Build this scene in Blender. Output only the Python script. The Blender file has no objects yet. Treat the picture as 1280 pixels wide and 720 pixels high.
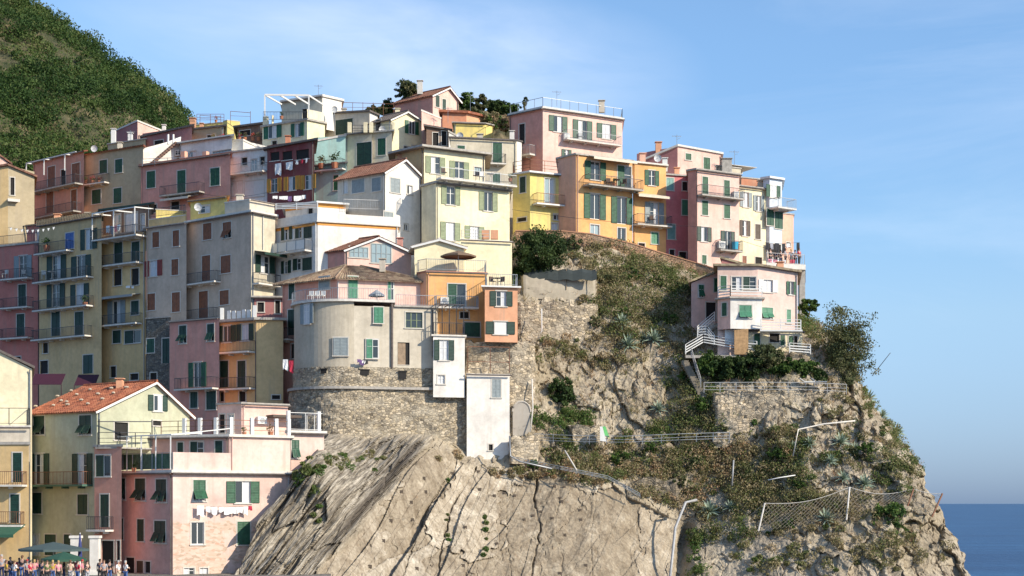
import bpy, math, random
import numpy as np
from mathutils import Vector, Matrix, noise as mnoise
random.seed(7); RNG = np.random.default_rng(11)
C = bpy.context.scene.collection
sc = bpy.context.scene
F = 2030.0; CX = 640.0; HY = 629.0; ZC = 18.0
R = math.radians
def at(px, py, Y): return Vector(((px-CX)*Y/F, Y, ZC+(HY-py)*Y/F))
def zat(py, Y): return ZC+(HY-py)*Y/F

# ------------------------------------------------------------------ mesh builder
class MB:
    def __init__(s): s.v = []; s.f = []
    def poly(s, pts):
        n = len(s.v); s.v += [tuple(p) for p in pts]; s.f.append(tuple(range(n, n+len(pts))))
    def hexa(s, p):            # p: 4 bottom + 4 top points, same winding
        n = len(s.v); s.v += [tuple(q) for q in p]
        for q in ((3,2,1,0),(4,5,6,7),(0,1,5,4),(1,2,6,5),(2,3,7,6),(3,0,4,7)): s.f.append(tuple(n+i for i in q))
    def box(s, x0, x1, y0, y1, z0, z1):
        s.hexa([(x0,y0,z0),(x1,y0,z0),(x1,y1,z0),(x0,y1,z0),(x0,y0,z1),(x1,y0,z1),(x1,y1,z1),(x0,y1,z1)])
    def prism(s, poly, z0, z1):   # poly: list of (x,y)
        n = len(s.v); k = len(poly)
        s.v += [(p[0],p[1],z0) for p in poly]+[(p[0],p[1],z1) for p in poly]
        s.f.append(tuple(n+i for i in reversed(range(k)))); s.f.append(tuple(n+k+i for i in range(k)))
        for i in range(k):
            j = (i+1) % k; s.f.append((n+i, n+j, n+k+j, n+k+i))
    def bar(s, a, b, w, h=None):   # straight bar of square section between two points
        a = Vector(a); b = Vector(b); h = h or w
        d = (b-a)
        if d.length < 1e-5: return
        d.normalize()
        up = Vector((0,0,1)) if abs(d.z) < .95 else Vector((1,0,0))
        r = d.cross(up).normalized()*w/2; u = r.cross(d).normalized()*h/2
        s.hexa([a-r-u, a+r-u, b+r-u, b-r-u, a-r+u, a+r+u, b+r+u, b-r+u])
    def tube(s, pts, rad, n=6):
        pts = [Vector(p) for p in pts]; rings = []
        if not hasattr(rad, '__len__'): rad = [rad]*len(pts)
        for i, p in enumerate(pts):
            d = (pts[min(i+1, len(pts)-1)]-pts[max(i-1, 0)]).normalized()
            up = Vector((0,0,1)) if abs(d.z) < .9 else Vector((1,0,0))
            r = d.cross(up).normalized(); u = r.cross(d).normalized()
            b = len(s.v)
            for k in range(n):
                a = 2*math.pi*k/n; s.v.append(tuple(p+(r*math.cos(a)+u*math.sin(a))*rad[i]))
            rings.append(b)
        for a, b in zip(rings, rings[1:]):
            for k in range(n): s.f.append((a+k, a+(k+1)%n, b+(k+1)%n, b+k))
        s.f.append(tuple(rings[0]+k for k in reversed(range(n)))); s.f.append(tuple(rings[-1]+k for k in range(n)))
    def ball(s, c, r, n=8, m=5):
        if not hasattr(r, '__len__'): r = (r, r, r)
        b = len(s.v)
        s.v.append((c[0], c[1], c[2]-r[2]))
        for i in range(1, m):
            t = -math.pi/2+math.pi*i/m
            for k in range(n):
                a = 2*math.pi*k/n; s.v.append((c[0]+r[0]*math.cos(t)*math.cos(a), c[1]+r[1]*math.cos(t)*math.sin(a), c[2]+r[2]*math.sin(t)))
        s.v.append((c[0], c[1], c[2]+r[2])); top = len(s.v)-1
        for k in range(n): s.f.append((b, b+1+(k+1)%n, b+1+k)); s.f.append((top, top-n+k, top-n+(k+1)%n))
        for i in range(m-2):
            for k in range(n):
                q = b+1+i*n; s.f.append((q+k, q+(k+1)%n, q+n+(k+1)%n, q+n+k))
    def build(s, name, mat, parent=None, origin=(0,0,0), smooth=False):
        if not s.f: return None
        o = Vector(origin)
        me = bpy.data.meshes.new(name)
        me.from_pydata([(v[0]-o.x, v[1]-o.y, v[2]-o.z) for v in s.v], [], s.f)
        me.materials.append(mat)
        if smooth: me.polygons.foreach_set('use_smooth', [True]*len(me.polygons))
        me.update()
        ob = bpy.data.objects.new(name, me); C.objects.link(ob)
        if parent: ob.parent = parent
        else: ob.location = o
        return ob
def tag(o, label=None, cat=None, group=None, kind=None):
    if label: o['label'] = label
    if cat: o['category'] = cat
    if group: o['group'] = group
    if kind: o['kind'] = kind
    return o
def empty(name, loc, label, cat, group=None):
    o = bpy.data.objects.new(name, None); C.objects.link(o); o.location = loc; o.empty_display_size = .5
    return tag(o, label, cat, group)

# ------------------------------------------------------------------ materials
MATS = {}
def nodes(name):
    m = bpy.data.materials.new(name); m.use_nodes = True; nt = m.node_tree
    return m, nt, nt.nodes['Principled BSDF']
def N(nt, t, **kw):
    n = nt.nodes.new(t)
    for k, v in kw.items():
        if k in n.inputs: n.inputs[k].default_value = v
        else: setattr(n, k, v)
    return n
def ramp(nt, fac, stops):
    r = nt.nodes.new('ShaderNodeValToRGB'); e = r.color_ramp.elements
    e[0].position, e[0].color = stops[0][0], (*stops[0][1], 1); e[1].position, e[1].color = stops[-1][0], (*stops[-1][1], 1)
    for p, c in stops[1:-1]:
        x = e.new(p); x.color = (*c, 1)
    nt.links.new(fac, r.inputs[0]); return r.outputs[0]
def mixc(nt, fac, a, b, mode='MIX'):
    m = nt.nodes.new('ShaderNodeMix'); m.data_type = 'RGBA'; m.blend_type = mode
    for s, v in ((0, fac), (6, a), (7, b)):
        if isinstance(v, (int, float)): m.inputs[s].default_value = v
        elif isinstance(v, tuple): m.inputs[s].default_value = (*v, 1) if len(v) == 3 else v
        else: nt.links.new(v, m.inputs[s])
    return m.outputs[2]
def scaled(nt, sx, sy, sz):
    t = nt.nodes.new('ShaderNodeTexCoord'); mp = nt.nodes.new('ShaderNodeMapping'); mp.inputs['Scale'].default_value = (sx, sy, sz)
    nt.links.new(t.outputs['Object'], mp.inputs[0]); return mp.outputs[0]
def noise(nt, vec, scale, detail=5, rough=.6):
    n = N(nt, 'ShaderNodeTexNoise', Scale=scale, Detail=detail, Roughness=rough); nt.links.new(vec, n.inputs['Vector']); return n.outputs['Fac']
def bump(nt, b, h, strength, dist):
    n = N(nt, 'ShaderNodeBump', Strength=strength, Distance=dist); nt.links.new(h, n.inputs['Height']); nt.links.new(n.outputs[0], b.inputs['Normal'])
def plain(name, col, rough=.7, metal=0, var=.12):
    if name in MATS: return MATS[name]
    m, nt, b = nodes(name); b.inputs['Roughness'].default_value = rough; b.inputs['Metallic'].default_value = metal
    v = scaled(nt, 1, 1, 1); f = noise(nt, v, 3.5, 4)
    c = ramp(nt, f, [(.3, tuple(x*(1-var) for x in col)), (.7, tuple(min(1, x*(1+var)) for x in col))])
    nt.links.new(c, b.inputs['Base Color']); MATS[name] = m; return m
def stucco(name, col, dirt=.35, age=(.30,.25,.20)):
    """painted render on a wall: blotches of faded paint, rain streaks and patched spots"""
    if name in MATS: return MATS[name]
    m, nt, b = nodes(name); b.inputs['Roughness'].default_value = .92
    v = scaled(nt, 1, 1, 1); vs = scaled(nt, 1.6, 1.6, .12)
    big = noise(nt, v, .35, 6, .62); fine = noise(nt, v, 2.6, 7, .7); st = noise(nt, vs, 1.1, 6, .65)
    lo = tuple(x*.78 for x in col); hi = tuple(min(1, x*1.10+.012) for x in col)
    c = ramp(nt, big, [(.32, lo), (.5, col), (.68, hi)])
    c2 = ramp(nt, fine, [(.35, (.86,.85,.84)), (.6, (1,1,1))])
    c = mixc(nt, .9, c, c2, 'MULTIPLY')
    s = ramp(nt, st, [(.50, (0,0,0)), (.68, (1,1,1))])
    k = N(nt, 'ShaderNodeMath', operation='MULTIPLY'); nt.links.new(s, k.inputs[0]); k.inputs[1].default_value = dirt
    c = mixc(nt, k.outputs[0], c, tuple(a*.55+q*.45 for a, q in zip(age, col)))
    nt.links.new(c, b.inputs['Base Color']); bump(nt, b, fine, .25, .03)
    MATS[name] = m; return m
def masonry(name, base=(.40,.34,.255), scale=2.6, mortar=(.42,.37,.29), patch=.5):
    """rubble stone wall: irregular stones in courses, mortar patches"""
    if name in MATS: return MATS[name]
    m, nt, b = nodes(name); b.inputs['Roughness'].default_value = .95
    v = scaled(nt, 1, 1, 1.6)
    w = N(nt, 'ShaderNodeTexNoise', Scale=1.6, Detail=3.0); nt.links.new(v, w.inputs['Vector'])
    vv = mixc(nt, .12, v, w.outputs['Color'], 'ADD')
    vo = N(nt, 'ShaderNodeTexVoronoi', Scale=scale); nt.links.new(vv, vo.inputs['Vector'])
    ve = N(nt, 'ShaderNodeTexVoronoi', Scale=scale, feature='DISTANCE_TO_EDGE'); nt.links.new(vv, ve.inputs['Vector'])
    hsv = N(nt, 'ShaderNodeSeparateColor'); nt.links.new(vo.outputs['Color'], hsv.inputs[0])
    stone = ramp(nt, hsv.outputs[0], [(0, tuple(x*.52 for x in base)), (.35, tuple(x*.85 for x in base)), (.7, (base[0]*1.05, base[1]*1.0, base[2]*.9)), (1, tuple(min(1, x*1.45) for x in base))])
    fine = noise(nt, v, 7, 6, .7)
    stone = mixc(nt, .6, stone, ramp(nt, fine, [(.3, (.6,.6,.6)), (.65, (1,1,1))]), 'MULTIPLY')
    gap = ramp(nt, ve.outputs[0], [(.0, (1,1,1)), (.07, (0,0,0))])
    pn = noise(nt, v, .45, 6, .65)
    isp = ramp(nt, pn, [(.5, (0,0,0)), (.6, (1,1,1))])
    joint = mixc(nt, isp, tuple(x*.42 for x in base), mortar)
    c = mixc(nt, gap, stone, joint)
    k = N(nt, 'ShaderNodeMath', operation='MULTIPLY'); nt.links.new(isp, k.inputs[0]); k.inputs[1].default_value = patch
    c = mixc(nt, k.outputs[0], c, mixc(nt, .5, mortar, ramp(nt, fine, [(.3, (.5,.46,.4)), (.7, (1,1,1))]), 'MULTIPLY'))
    nt.links.new(c, b.inputs['Base Color'])
    h = ramp(nt, ve.outputs[0], [(0, (0,0,0)), (.12, (1,1,1))]); h2 = mixc(nt, .4, h, fine)
    bump(nt, b, h2, .9, .10)
    MATS[name] = m; return m
def tiles(name, col=(.32,.10,.05), old=.3):
    if name in MATS: return MATS[name]
    m, nt, b = nodes(name); b.inputs['Roughness'].default_value = .85
    v = scaled(nt, 1, 1, 1)
    vo = N(nt, 'ShaderNodeTexVoronoi', Scale=3.2); nt.links.new(v, vo.inputs['Vector'])
    s = N(nt, 'ShaderNodeSeparateColor'); nt.links.new(vo.outputs['Color'], s.inputs[0])
    c = ramp(nt, s.outputs[0], [(0, tuple(x*.62 for x in col)), (.4, col), (.8, (col[0]*1.2, col[1]*1.35, col[2]*1.3)), (1, (col[0]*1.35, col[1]*1.5, col[2]*1.5))])
    f = noise(nt, v, .8, 6, .7)
    c = mixc(nt, ramp(nt, f, [(.5, (0,0,0)), (.75, (old,)*3)]), c, (.16,.14,.11))
    f2 = noise(nt, v, 9, 4, .7)
    c = mixc(nt, .5, c, ramp(nt, f2, [(.3, (.6,)*3), (.7, (1,1,1))]), 'MULTIPLY')
    nt.links.new(c, b.inputs['Base Color']); bump(nt, b, f2, .3, .02); MATS[name] = m; return m
def glassm(name, col, rough=.08):
    if name in MATS: return MATS[name]
    m, nt, b = nodes(name); b.inputs['Base Color'].default_value = (*col, 1); b.inputs['Roughness'].default_value = rough
    b.inputs['Specular IOR Level'].default_value = .6; MATS[name] = m; return m
def leafmat(name, cols, trans=.25):
    """leaves: colour picked per leaf clump by the mesh attribute 'tint'"""
    if name in MATS: return MATS[name]
    m, nt, b = nodes(name); b.inputs['Roughness'].default_value = .65; b.inputs['Specular IOR Level'].default_value = .25
    a = N(nt, 'ShaderNodeAttribute', attribute_name='tint')
    st = [(i/(len(cols)-1), c) for i, c in enumerate(cols)]
    c = ramp(nt, a.outputs['Fac'], st); nt.links.new(c, b.inputs['Base Color'])
    t = N(nt, 'ShaderNodeBsdfTranslucent'); nt.links.new(c, t.inputs[0])
    mx = N(nt, 'ShaderNodeMixShader'); mx.inputs[0].default_value = trans
    nt.links.new(b.outputs[0], mx.inputs[1]); nt.links.new(t.outputs[0], mx.inputs[2]); nt.links.new(mx.outputs[0], nt.nodes['Material Output'].inputs[0])
    MATS[name] = m; return m

def bare_stone_wall(name, key, z_local, hgt):
    """painted render that has fallen off the lower wall, showing rubble and brick"""
    m = W(key).copy(); m.name = name; nt = m.node_tree; b = nt.nodes['Principled BSDF']; old = b.inputs['Base Color'].links[0].from_socket
    src = masonry('bare_rubble', (.50,.38,.27), 3.4, (.60,.47,.37), .6); 
    v = scaled(nt, 1, 1, 1); sp = N(nt, 'ShaderNodeSeparateXYZ'); nt.links.new(v, sp.inputs[0]); n = noise(nt, v, .6, 5, .65)
    vo = N(nt, 'ShaderNodeTexVoronoi', Scale=4.2); vv = scaled(nt, .8, .8, 1.8); nt.links.new(vv, vo.inputs['Vector']); sc_ = N(nt, 'ShaderNodeSeparateColor'); nt.links.new(vo.outputs['Color'], sc_.inputs[0])
    st = ramp(nt, sc_.outputs[0], [(0, (.38,.28,.20)), (.4, (.55,.41,.31)), (.75, (.64,.48,.39)), (1, (.50,.30,.21))])
    mr = N(nt, 'ShaderNodeMapRange'); nt.links.new(sp.outputs[2], mr.inputs[0]); mr.inputs[1].default_value = z_local; mr.inputs[2].default_value = z_local-hgt
    ad = N(nt, 'ShaderNodeMath', operation='MULTIPLY_ADD'); nt.links.new(n, ad.inputs[0]); ad.inputs[1].default_value = 2.4; ad.inputs[2].default_value = -1.5; a2 = N(nt, 'ShaderNodeMath', operation='ADD'); nt.links.new(ad.outputs[0], a2.inputs[0]); nt.links.new(mr.outputs[0], a2.inputs[1])
    f = ramp(nt, a2.outputs[0], [(.42, (0,0,0)), (.52, (.85,)*3)]); nt.links.new(mixc(nt, f, old, st), b.inputs['Base Color']); return m
WALL = dict(
 softpink=(.62,.375,.325), pink=(.66,.31,.245), dustypink=(.58,.285,.215), palepink=(.76,.50,.42), paler=(.70,.51,.44), salmon=(.74,.42,.30), mauve=(.40,.17,.16),
 redpink=(.56,.195,.155), red=(.62,.20,.20), darkred=(.22,.055,.055), cream=(.76,.68,.47), creamy=(.80,.72,.48), yellow=(.72,.58,.20), ochre=(.66,.465,.225),
 orange=(.76,.41,.16), terracotta=(.70,.36,.21), tan=(.66,.465,.235), olive=(.45,.37,.24), sage=(.46,.465,.33), beige=(.58,.52,.40), grey=(.56,.435,.335),
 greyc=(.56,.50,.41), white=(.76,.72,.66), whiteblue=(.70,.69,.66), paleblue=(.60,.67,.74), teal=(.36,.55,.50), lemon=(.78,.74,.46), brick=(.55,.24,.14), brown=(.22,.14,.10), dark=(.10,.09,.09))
def W(k):
    return stucco('plaster_'+k, WALL[k], .38 if k in ('white', 'whiteblue', 'creamy', 'paleblue') else .6)
GREEN = plain('green_paint', (.010,.070,.036), .55, var=.25); DGREEN = plain('dark_green_paint', (.008,.038,.024), .55, var=.3)
MGREEN = plain('faded_green_paint', (.06,.22,.13), .6, var=.2); OLIVEP = plain('olive_paint', (.20,.24,.13), .6, var=.2)
BROWN = plain('brown_paint', (.22,.075,.03), .6, var=.25); OCHREP = plain('ochre_paint', (.50,.24,.03), .6); GREYP = plain('grey_blue_paint', (.25,.29,.30), .6)
TEALP = plain('teal_paint', (.18,.36,.33), .6); REDP = plain('red_paint', (.22,.03,.02), .6); BLUEP = plain('blue_paint', (.05,.12,.35), .5); DBROWN = plain('dark_brown_paint', (.07,.045,.03), .6)
WHITEP = plain('white_paint', (.66,.65,.62), .5, var=.05); TRIMP = plain('trim_paint', (.55,.51,.45), .8, var=.1); METAL = plain('grey_metal', (.30,.31,.32), .45, .6)
IRON = plain('dark_iron', (.06,.06,.065), .5, .4); RUST = plain('rusty_iron', (.20,.09,.05), .7, .3); GALV = plain('galvanised_metal', (.36,.36,.36), .6, .2)
CONC = plain('concrete_slab', (.38,.35,.31), .9, var=.25); LCONC = plain('pale_slab', (.62,.58,.52), .9, var=.15); DARKR = plain('dark_roof_edge', (.12,.10,.09), .85, var=.3)
GLASS = glassm('window_glass', (.035,.045,.05)); CURT = plain('net_curtain', (.55,.56,.58), .6, var=.1); DARKIN = plain('dark_interior', (.018,.016,.015), .9)
PGLASS = glassm('pale_window_glass', (.28,.36,.38), .12); WOOD = plain('weathered_wood', (.28,.20,.13), .8, var=.3)
SHUT = dict(g=GREEN, d=DGREEN, m=MGREEN, v=OLIVEP, b=BROWN, y=OCHREP, a=GREYP, t=TEALP, r=REDP, l=BLUEP, w=WHITEP, n=DBROWN)
TILE = tiles('red_roof_tiles'); TILED = tiles('dark_roof_tiles', (.21,.09,.06), .6); SLATE = tiles('stone_slates', (.27,.205,.135), .7)

# ------------------------------------------------------------------ walls, openings
class Face:
    def __init__(s, A, B):
        s.A = Vector((A[0], A[1])); s.B = Vector((B[0], B[1])); d = s.B-s.A; s.L = d.length; s.u = d/s.L; s.n = Vector((s.u.y, -s.u.x))
    def t(s, px):
        k = (px-CX)/F; return (k*s.A.y-s.A.x)/(s.u.x-k*s.u.y)
    def p(s, t, z, d=0):
        q = s.A+s.u*t+s.n*d; return Vector((q.x, q.y, z))
    def Y(s, px): return s.A.y+s.u.y*s.t(px)
    def z(s, px, py): return zat(py, s.Y(px))
    def rect(s, x0, y0, x1, y1):
        t0, t1 = s.t(x0), s.t(x1); Ym = s.Y((x0+x1)/2); return t0, t1, zat(y1, Ym), zat(y0, Ym)
def fbox(mb, f, t0, t1, z0, z1, d0, d1):
    mb.hexa([f.p(t0,z0,d1), f.p(t1,z0,d1), f.p(t1,z0,d0), f.p(t0,z0,d0), f.p(t0,z1,d1), f.p(t1,z1,d1), f.p(t1,z1,d0), f.p(t0,z1,d0)])
def facade(mb, f, z0, z1, holes, reveal=.16):
    hs = []
    for (a, b, c, d) in holes:
        if a < .03 or b > f.L-.03 or c < z0+.03 or d > z1-.03: continue
        if any(not (b <= h[0] or a >= h[1] or d <= h[2] or c >= h[3]) for h in hs): continue
        hs.append((a, b, c, d))
    ts = sorted({0, f.L, *[h[0] for h in hs], *[h[1] for h in hs]}); zs = sorted({z0, z1, *[h[2] for h in hs], *[h[3] for h in hs]})
    for a, b in zip(ts, ts[1:]):
        for c, d in zip(zs, zs[1:]):
            m, n = (a+b)/2, (c+d)/2
            if any(h[0] < m < h[1] and h[2] < n < h[3] for h in hs): continue
            mb.poly([f.p(a,c), f.p(b,c), f.p(b,d), f.p(a,d)])
    for (a, b, c, d) in hs:
        r = -reveal
        mb.poly([f.p(a,c), f.p(a,c,r), f.p(b,c,r), f.p(b,c)]); mb.poly([f.p(a,d), f.p(b,d), f.p(b,d,r), f.p(a,d,r)])
        mb.poly([f.p(a,c), f.p(a,d), f.p(a,d,r), f.p(a,c,r)]); mb.poly([f.p(b,c), f.p(b,c,r), f.p(b,d,r), f.p(b,d)])
        mb.poly([f.p(a,c,r-.01), f.p(b,c,r-.01), f.p(b,d,r-.01), f.p(a,d,r-.01)])
    return hs
def leaf(mb, f, a, b, z0, z1, d, tilt=0, fine=True):
    """one louvred shutter leaf; tilt swings its foot outward (degrees)"""
    def q(t, z, dd):
        r = (z1-z)*math.sin(R(tilt)); zz = z1-(z1-z)*math.cos(R(tilt)); return f.p(t, zz, dd+r)
    def bx(t0, t1, za, zb, d0, d1): mb.hexa([q(t0,za,d1), q(t1,za,d1), q(t1,za,d0), q(t0,za,d0), q(t0,zb,d1), q(t1,zb,d1), q(t1,zb,d0), q(t0,zb,d0)])
    w = min(.06, (b-a)*.2); bx(a, a+w, z0, z1, d, d+.045); bx(b-w, b, z0, z1, d, d+.045)
    bx(a+w, b-w, z0, z0+.07, d, d+.04); bx(a+w, b-w, z1-.07, z1, d, d+.04); bx(a+w, b-w, z0+.07, z1-.07, d, d+.012)
    if z1-z0 > 1.1: zm = z0+(z1-z0)*.48; bx(a+w, b-w, zm-.035, zm+.035, d, d+.04)
    n = max(3, int((z1-z0)/.13))
    for i in range(n):
        zc = z0+.07+(z1-z0-.14)*(i+.5)/n; h = (z1-z0-.14)/n*.36
        mb.hexa([q(a+w,zc-h,d+.038), q(b-w,zc-h,d+.038), q(b-w,zc-h,d+.03), q(a+w,zc-h,d+.03), q(a+w,zc+h,d+.02), q(b-w,zc+h,d+.02), q(b-w,zc+h,d+.012), q(a+w,zc+h,d+.012)])
NW = [0]
def window(root, org, f, kind, col, r, trim=True, hole=True):
    """kind: c closed, o open leaves beside glass, f foot of leaves pushed out, x one leaf shut, w glass only, k dark opening, d door leaf, g many panes"""
    t0, t1, z0, z1 = r; Wd = t1-t0; Hh = z1-z0
    o0, o1 = (t0, t1)
    if kind == 'o': o0, o1 = t0+Wd*.27, t1-Wd*.27
    rng = random.Random(NW[0]*13+5); NW[0] += 1
    dp = -.12 if hole else .012
    isdoor = Hh > 1.9 or kind == 'd'
    w = MB(); tw = .09
    if trim:
        fbox(w, f, o0-tw, o0, z0, z1, 0, .025); fbox(w, f, o1, o1+tw, z0, z1, 0, .025); fbox(w, f, o0-tw, o1+tw, z1, z1+tw, 0, .03)
    if not isdoor: fbox(w, f, o0-tw-.04, o1+tw+.04, z0-.08, z0, 0, .09)
    elif not trim: fbox(w, f, o0, o1, z0-.03, z0, 0, .04)
    wo = w.build('door' if isdoor else 'window', TRIMP if trim else LCONC, root, org)
    if wo is None: wo = root
    if kind in 'owxgfk':
        fm = MB(); e = .055
        if kind != 'k':
            fbox(fm, f, o0, o0+e, z0, z1, dp, dp+.05); fbox(fm, f, o1-e, o1, z0, z1, dp, dp+.05); fbox(fm, f, o0+e, o1-e, z0, z0+e, dp, dp+.05); fbox(fm, f, o0+e, o1-e, z1-e, z1, dp, dp+.05)
            nm = 1 if kind != 'g' else max(2, int((o1-o0)/.5))
            for i in range(1, nm+1):
                tc = o0+(o1-o0)*i/(nm+1); fbox(fm, f, tc-.035, tc+.035, z0+e, z1-e, dp, dp+.05)
            if kind == 'g' or rng.random() < .5: zc = z0+Hh*(.5 if kind == 'g' else .62); fbox(fm, f, o0+e, o1-e, zc-.02, zc+.02, dp+.002, dp+.045)
            fm.build('frame', GREYP if col == 'a' and kind == 'g' else (OLIVEP if kind == 'g' and col == 'v' else WHITEP), wo, org)
        g = MB(); g.poly([f.p(o0,z0,dp+.01), f.p(o1,z0,dp+.01), f.p(o1,z1,dp+.01), f.p(o0,z1,dp+.01)])
        g.build('pane', DARKIN if kind == 'k' else (PGLASS if col == 'a' and kind in 'wg' else GLASS), wo, org)
        if kind in 'ow' and rng.random() < .6:
            cu = MB(); m = (o0+o1)/2; a = rng.choice([(o0+.06, m-.04), (m+.04, o1-.06), (o0+.06, o1-.06)])
            cu.poly([f.p(a[0],z0+.07,dp+.016), f.p(a[1],z0+.07,dp+.016), f.p(a[1],z1-.07,dp+.016), f.p(a[0],z1-.07,dp+.016)]); cu.build('curtain', CURT, wo, org)
    M = SHUT.get(col, GREEN); m = (o0+o1)/2
    if col == 'g': M = [GREEN, plain('green_paint_worn', (.022,.09,.045), .65, var=.35), DGREEN, plain('green_paint_fresh', (.010,.10,.045), .45, var=.2)][int(abs(org.x)*7.3+org.z) % 4]
    def lf(a, b, za, zb, d, tilt=0):
        q = MB(); leaf(q, f, a, b, za, zb, d, tilt); q.build('shutter', M, wo, org)
    dc = -.03 if hole else .03
    if kind == 'c' or kind == 'd':
        if kind == 'c': g = MB(); g.poly([f.p(o0,z0,dc-.005), f.p(o1,z0,dc-.005), f.p(o1,z1,dc-.005), f.p(o0,z1,dc-.005)]); g.build('pane', DARKIN, wo, org)
        if Wd > .75: lf(o0+.01, m-.006, z0+.01, z1-.01, dc); lf(m+.006, o1-.01, z0+.01, z1-.01, dc+.003)
        else: lf(o0+.01, o1-.01, z0+.01, z1-.01, dc)
    elif kind == 'o':
        lf(t0, o0-.01, z0+.02, z1, .03); lf(o1+.01, t1, z0+.02, z1, .033)
    elif kind == 'x':
        lf(o0+.01, m-.006, z0+.01, z1-.01, dc)
    elif kind == 'f':
        zm = z0+Hh*.5
        for a, b in ((o0+.01, m-.006), (m+.006, o1-.01)):
            lf(a, b, zm, z1-.01, dc); lf(a, b, z0+.02, zm, dc+.05, rng.uniform(20, 42))
    return (o0, o1, z0, z1)
def parse(ws):
    out = []
    for s in ws.split(';'):
        s = s.split()
        if not s: continue
        out.append((s[0], *[float(x) for x in s[1:5]]))
    return out
def railing(mb, pts, h, gap=.16, kind='iron', post=None):
    """pts: 3-D polyline at foot level"""
    th = .022 if kind == 'iron' else .035
    for a, b in zip(pts, pts[1:]):
        a, b = Vector(a), Vector(b); L = (b-a).length; up = Vector((0,0,h)); d = (b-a)
        mb.bar(a+up, b+up, .045); 
        if kind == 'bars3':
            for q in (.3, .6): mb.bar(a+up*q, b+up*q, .035)
            n = max(1, int(L/1.3))
            for i in range(n+1): mb.bar(a+d*i/n, a+d*i/n+up, .05)
        elif kind == 'ladder':
            for q in (.2, .45, .72): mb.bar(a+up*q, b+up*q, .07, .09)
            n = max(1, int(L/1.5))
            for i in range(n+1): mb.bar(a+d*i/n, a+d*i/n+up, .08)
        elif kind == 'panel':
            n = max(1, int(L/1.1))
            for i in range(n+1): mb.bar(a+d*i/n, a+d*i/n+up, .05)
            mb.bar(a+Vector((0,0,.08)), b+Vector((0,0,.08)), .03)
        else:
            mb.bar(a+Vector((0,0,.07)), b+Vector((0,0,.07)), .03)
            n = max(2, int(L/gap))
            for i in range(n+1): mb.bar(a+d*i/n+Vector((0,0,.0)), a+d*i/n+up, th if i % 8 else th*1.6)
def balcony(root, org, f, x0, x1, py, dep=.9, h=.95, kind='iron', mat=None, slab=LCONC, rail=True):
    t0, t1 = f.t(x0), f.t(x1); z = zat(py, f.Y((x0+x1)/2))
    b = MB(); fbox(b, f, t0, t1, z-.14, z, 0, dep); 
    n = max(2, int((t1-t0)/1.6))
    for i in range(n):
        t = t0+(t1-t0)*(i+.5)/n; fbox(b, f, t-.07, t+.07, z-.3, z-.14, 0, dep*.6)
    bo = b.build('balcony', slab, root, org)
    if rail:
        r = MB(); e = .05
        railing(r, [f.p(t0+e,z,0), f.p(t0+e,z,dep-e), f.p(t1-e,z,dep-e), f.p(t1-e,z,0)], h, kind=kind)
        if kind == 'panel':
            pn = MB(); pn.poly([f.p(t0+e,z+.1,dep-.07), f.p(t1-e,z+.1,dep-.07), f.p(t1-e,z+h-.05,dep-.07), f.p(t0+e,z+h-.05,dep-.07)]); pn.build('panel', WHITEP, bo, org)
        r.build('railing', mat or IRON, bo, org)
    return (t0, t1, z, dep)

def offset_poly(poly, o):
    cx = sum(p[0] for p in poly)/len(poly); cy = sum(p[1] for p in poly)/len(poly); out = []
    n = len(poly)
    for i in range(n):
        p = Vector(poly[i]); a = Vector(poly[i-1]); b = Vector(poly[(i+1) % n])
        e1 = (p-a).normalized(); e2 = (b-p).normalized(); n1 = Vector((e1.y, -e1.x)); n2 = Vector((e2.y, -e2.x))
        if n1.dot(p-Vector((cx, cy))) < 0 and n2.dot(p-Vector((cx, cy))) < 0: n1 = -n1; n2 = -n2
        m = (n1+n2); 
        if m.length < .2: m = n1
        m.normalize(); k = 1/max(.5, m.dot(n1)); out.append(tuple(p+m*o*k))
    return out
def tile_sheet(mb, e0, e1, r1, r0, corr=.045, pitch=.26, th=.10):
    """roof slope: corrugated tile rows running from eave e0-e1 up to ridge r0-r1"""
    e0, e1, r1, r0 = map(Vector, (e0, e1, r1, r0)); L = max((e1-e0).length, (r1-r0).length); n = max(4, int(L/pitch*4))
    nr = (e1-e0).cross(r0-e0).normalized() if (r0-e0).length > .01 else (e1-e0).cross(r1-e0).normalized()
    if nr.z < 0: nr = -nr
    m = max(2, int(((r0+r1)/2-(e0+e1)/2).length/.4)); base = len(mb.v)
    for j in range(m+1):
        for sj in ((0, 1) if 0 < j < m else (0,)):
            s = j/m; a = e0.lerp(r0, s); b = e1.lerp(r1, s); 
            lift = .03*(1 if sj == 0 else 0) if j > 0 else 0
            for i in range(n+1):
                t = i/n; q = a.lerp(b, t)+nr*(corr*math.cos(t*L/pitch*2*math.pi)+th-lift+.0)
                mb.v.append(tuple(q))
    rows = 2*(m+1)-2
    for j in range(rows-1):
        for i in range(n):
            q = base+j*(n+1)+i; mb.f.append((q, q+1, q+n+2, q+n+1))
    mb.hexa([e0-nr*.02, e1-nr*.02, r1-nr*.02, r0-nr*.02, e0+nr*(th-.045), e1+nr*(th-.045), r1+nr*(th-.045), r0+nr*(th-.045)])

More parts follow.
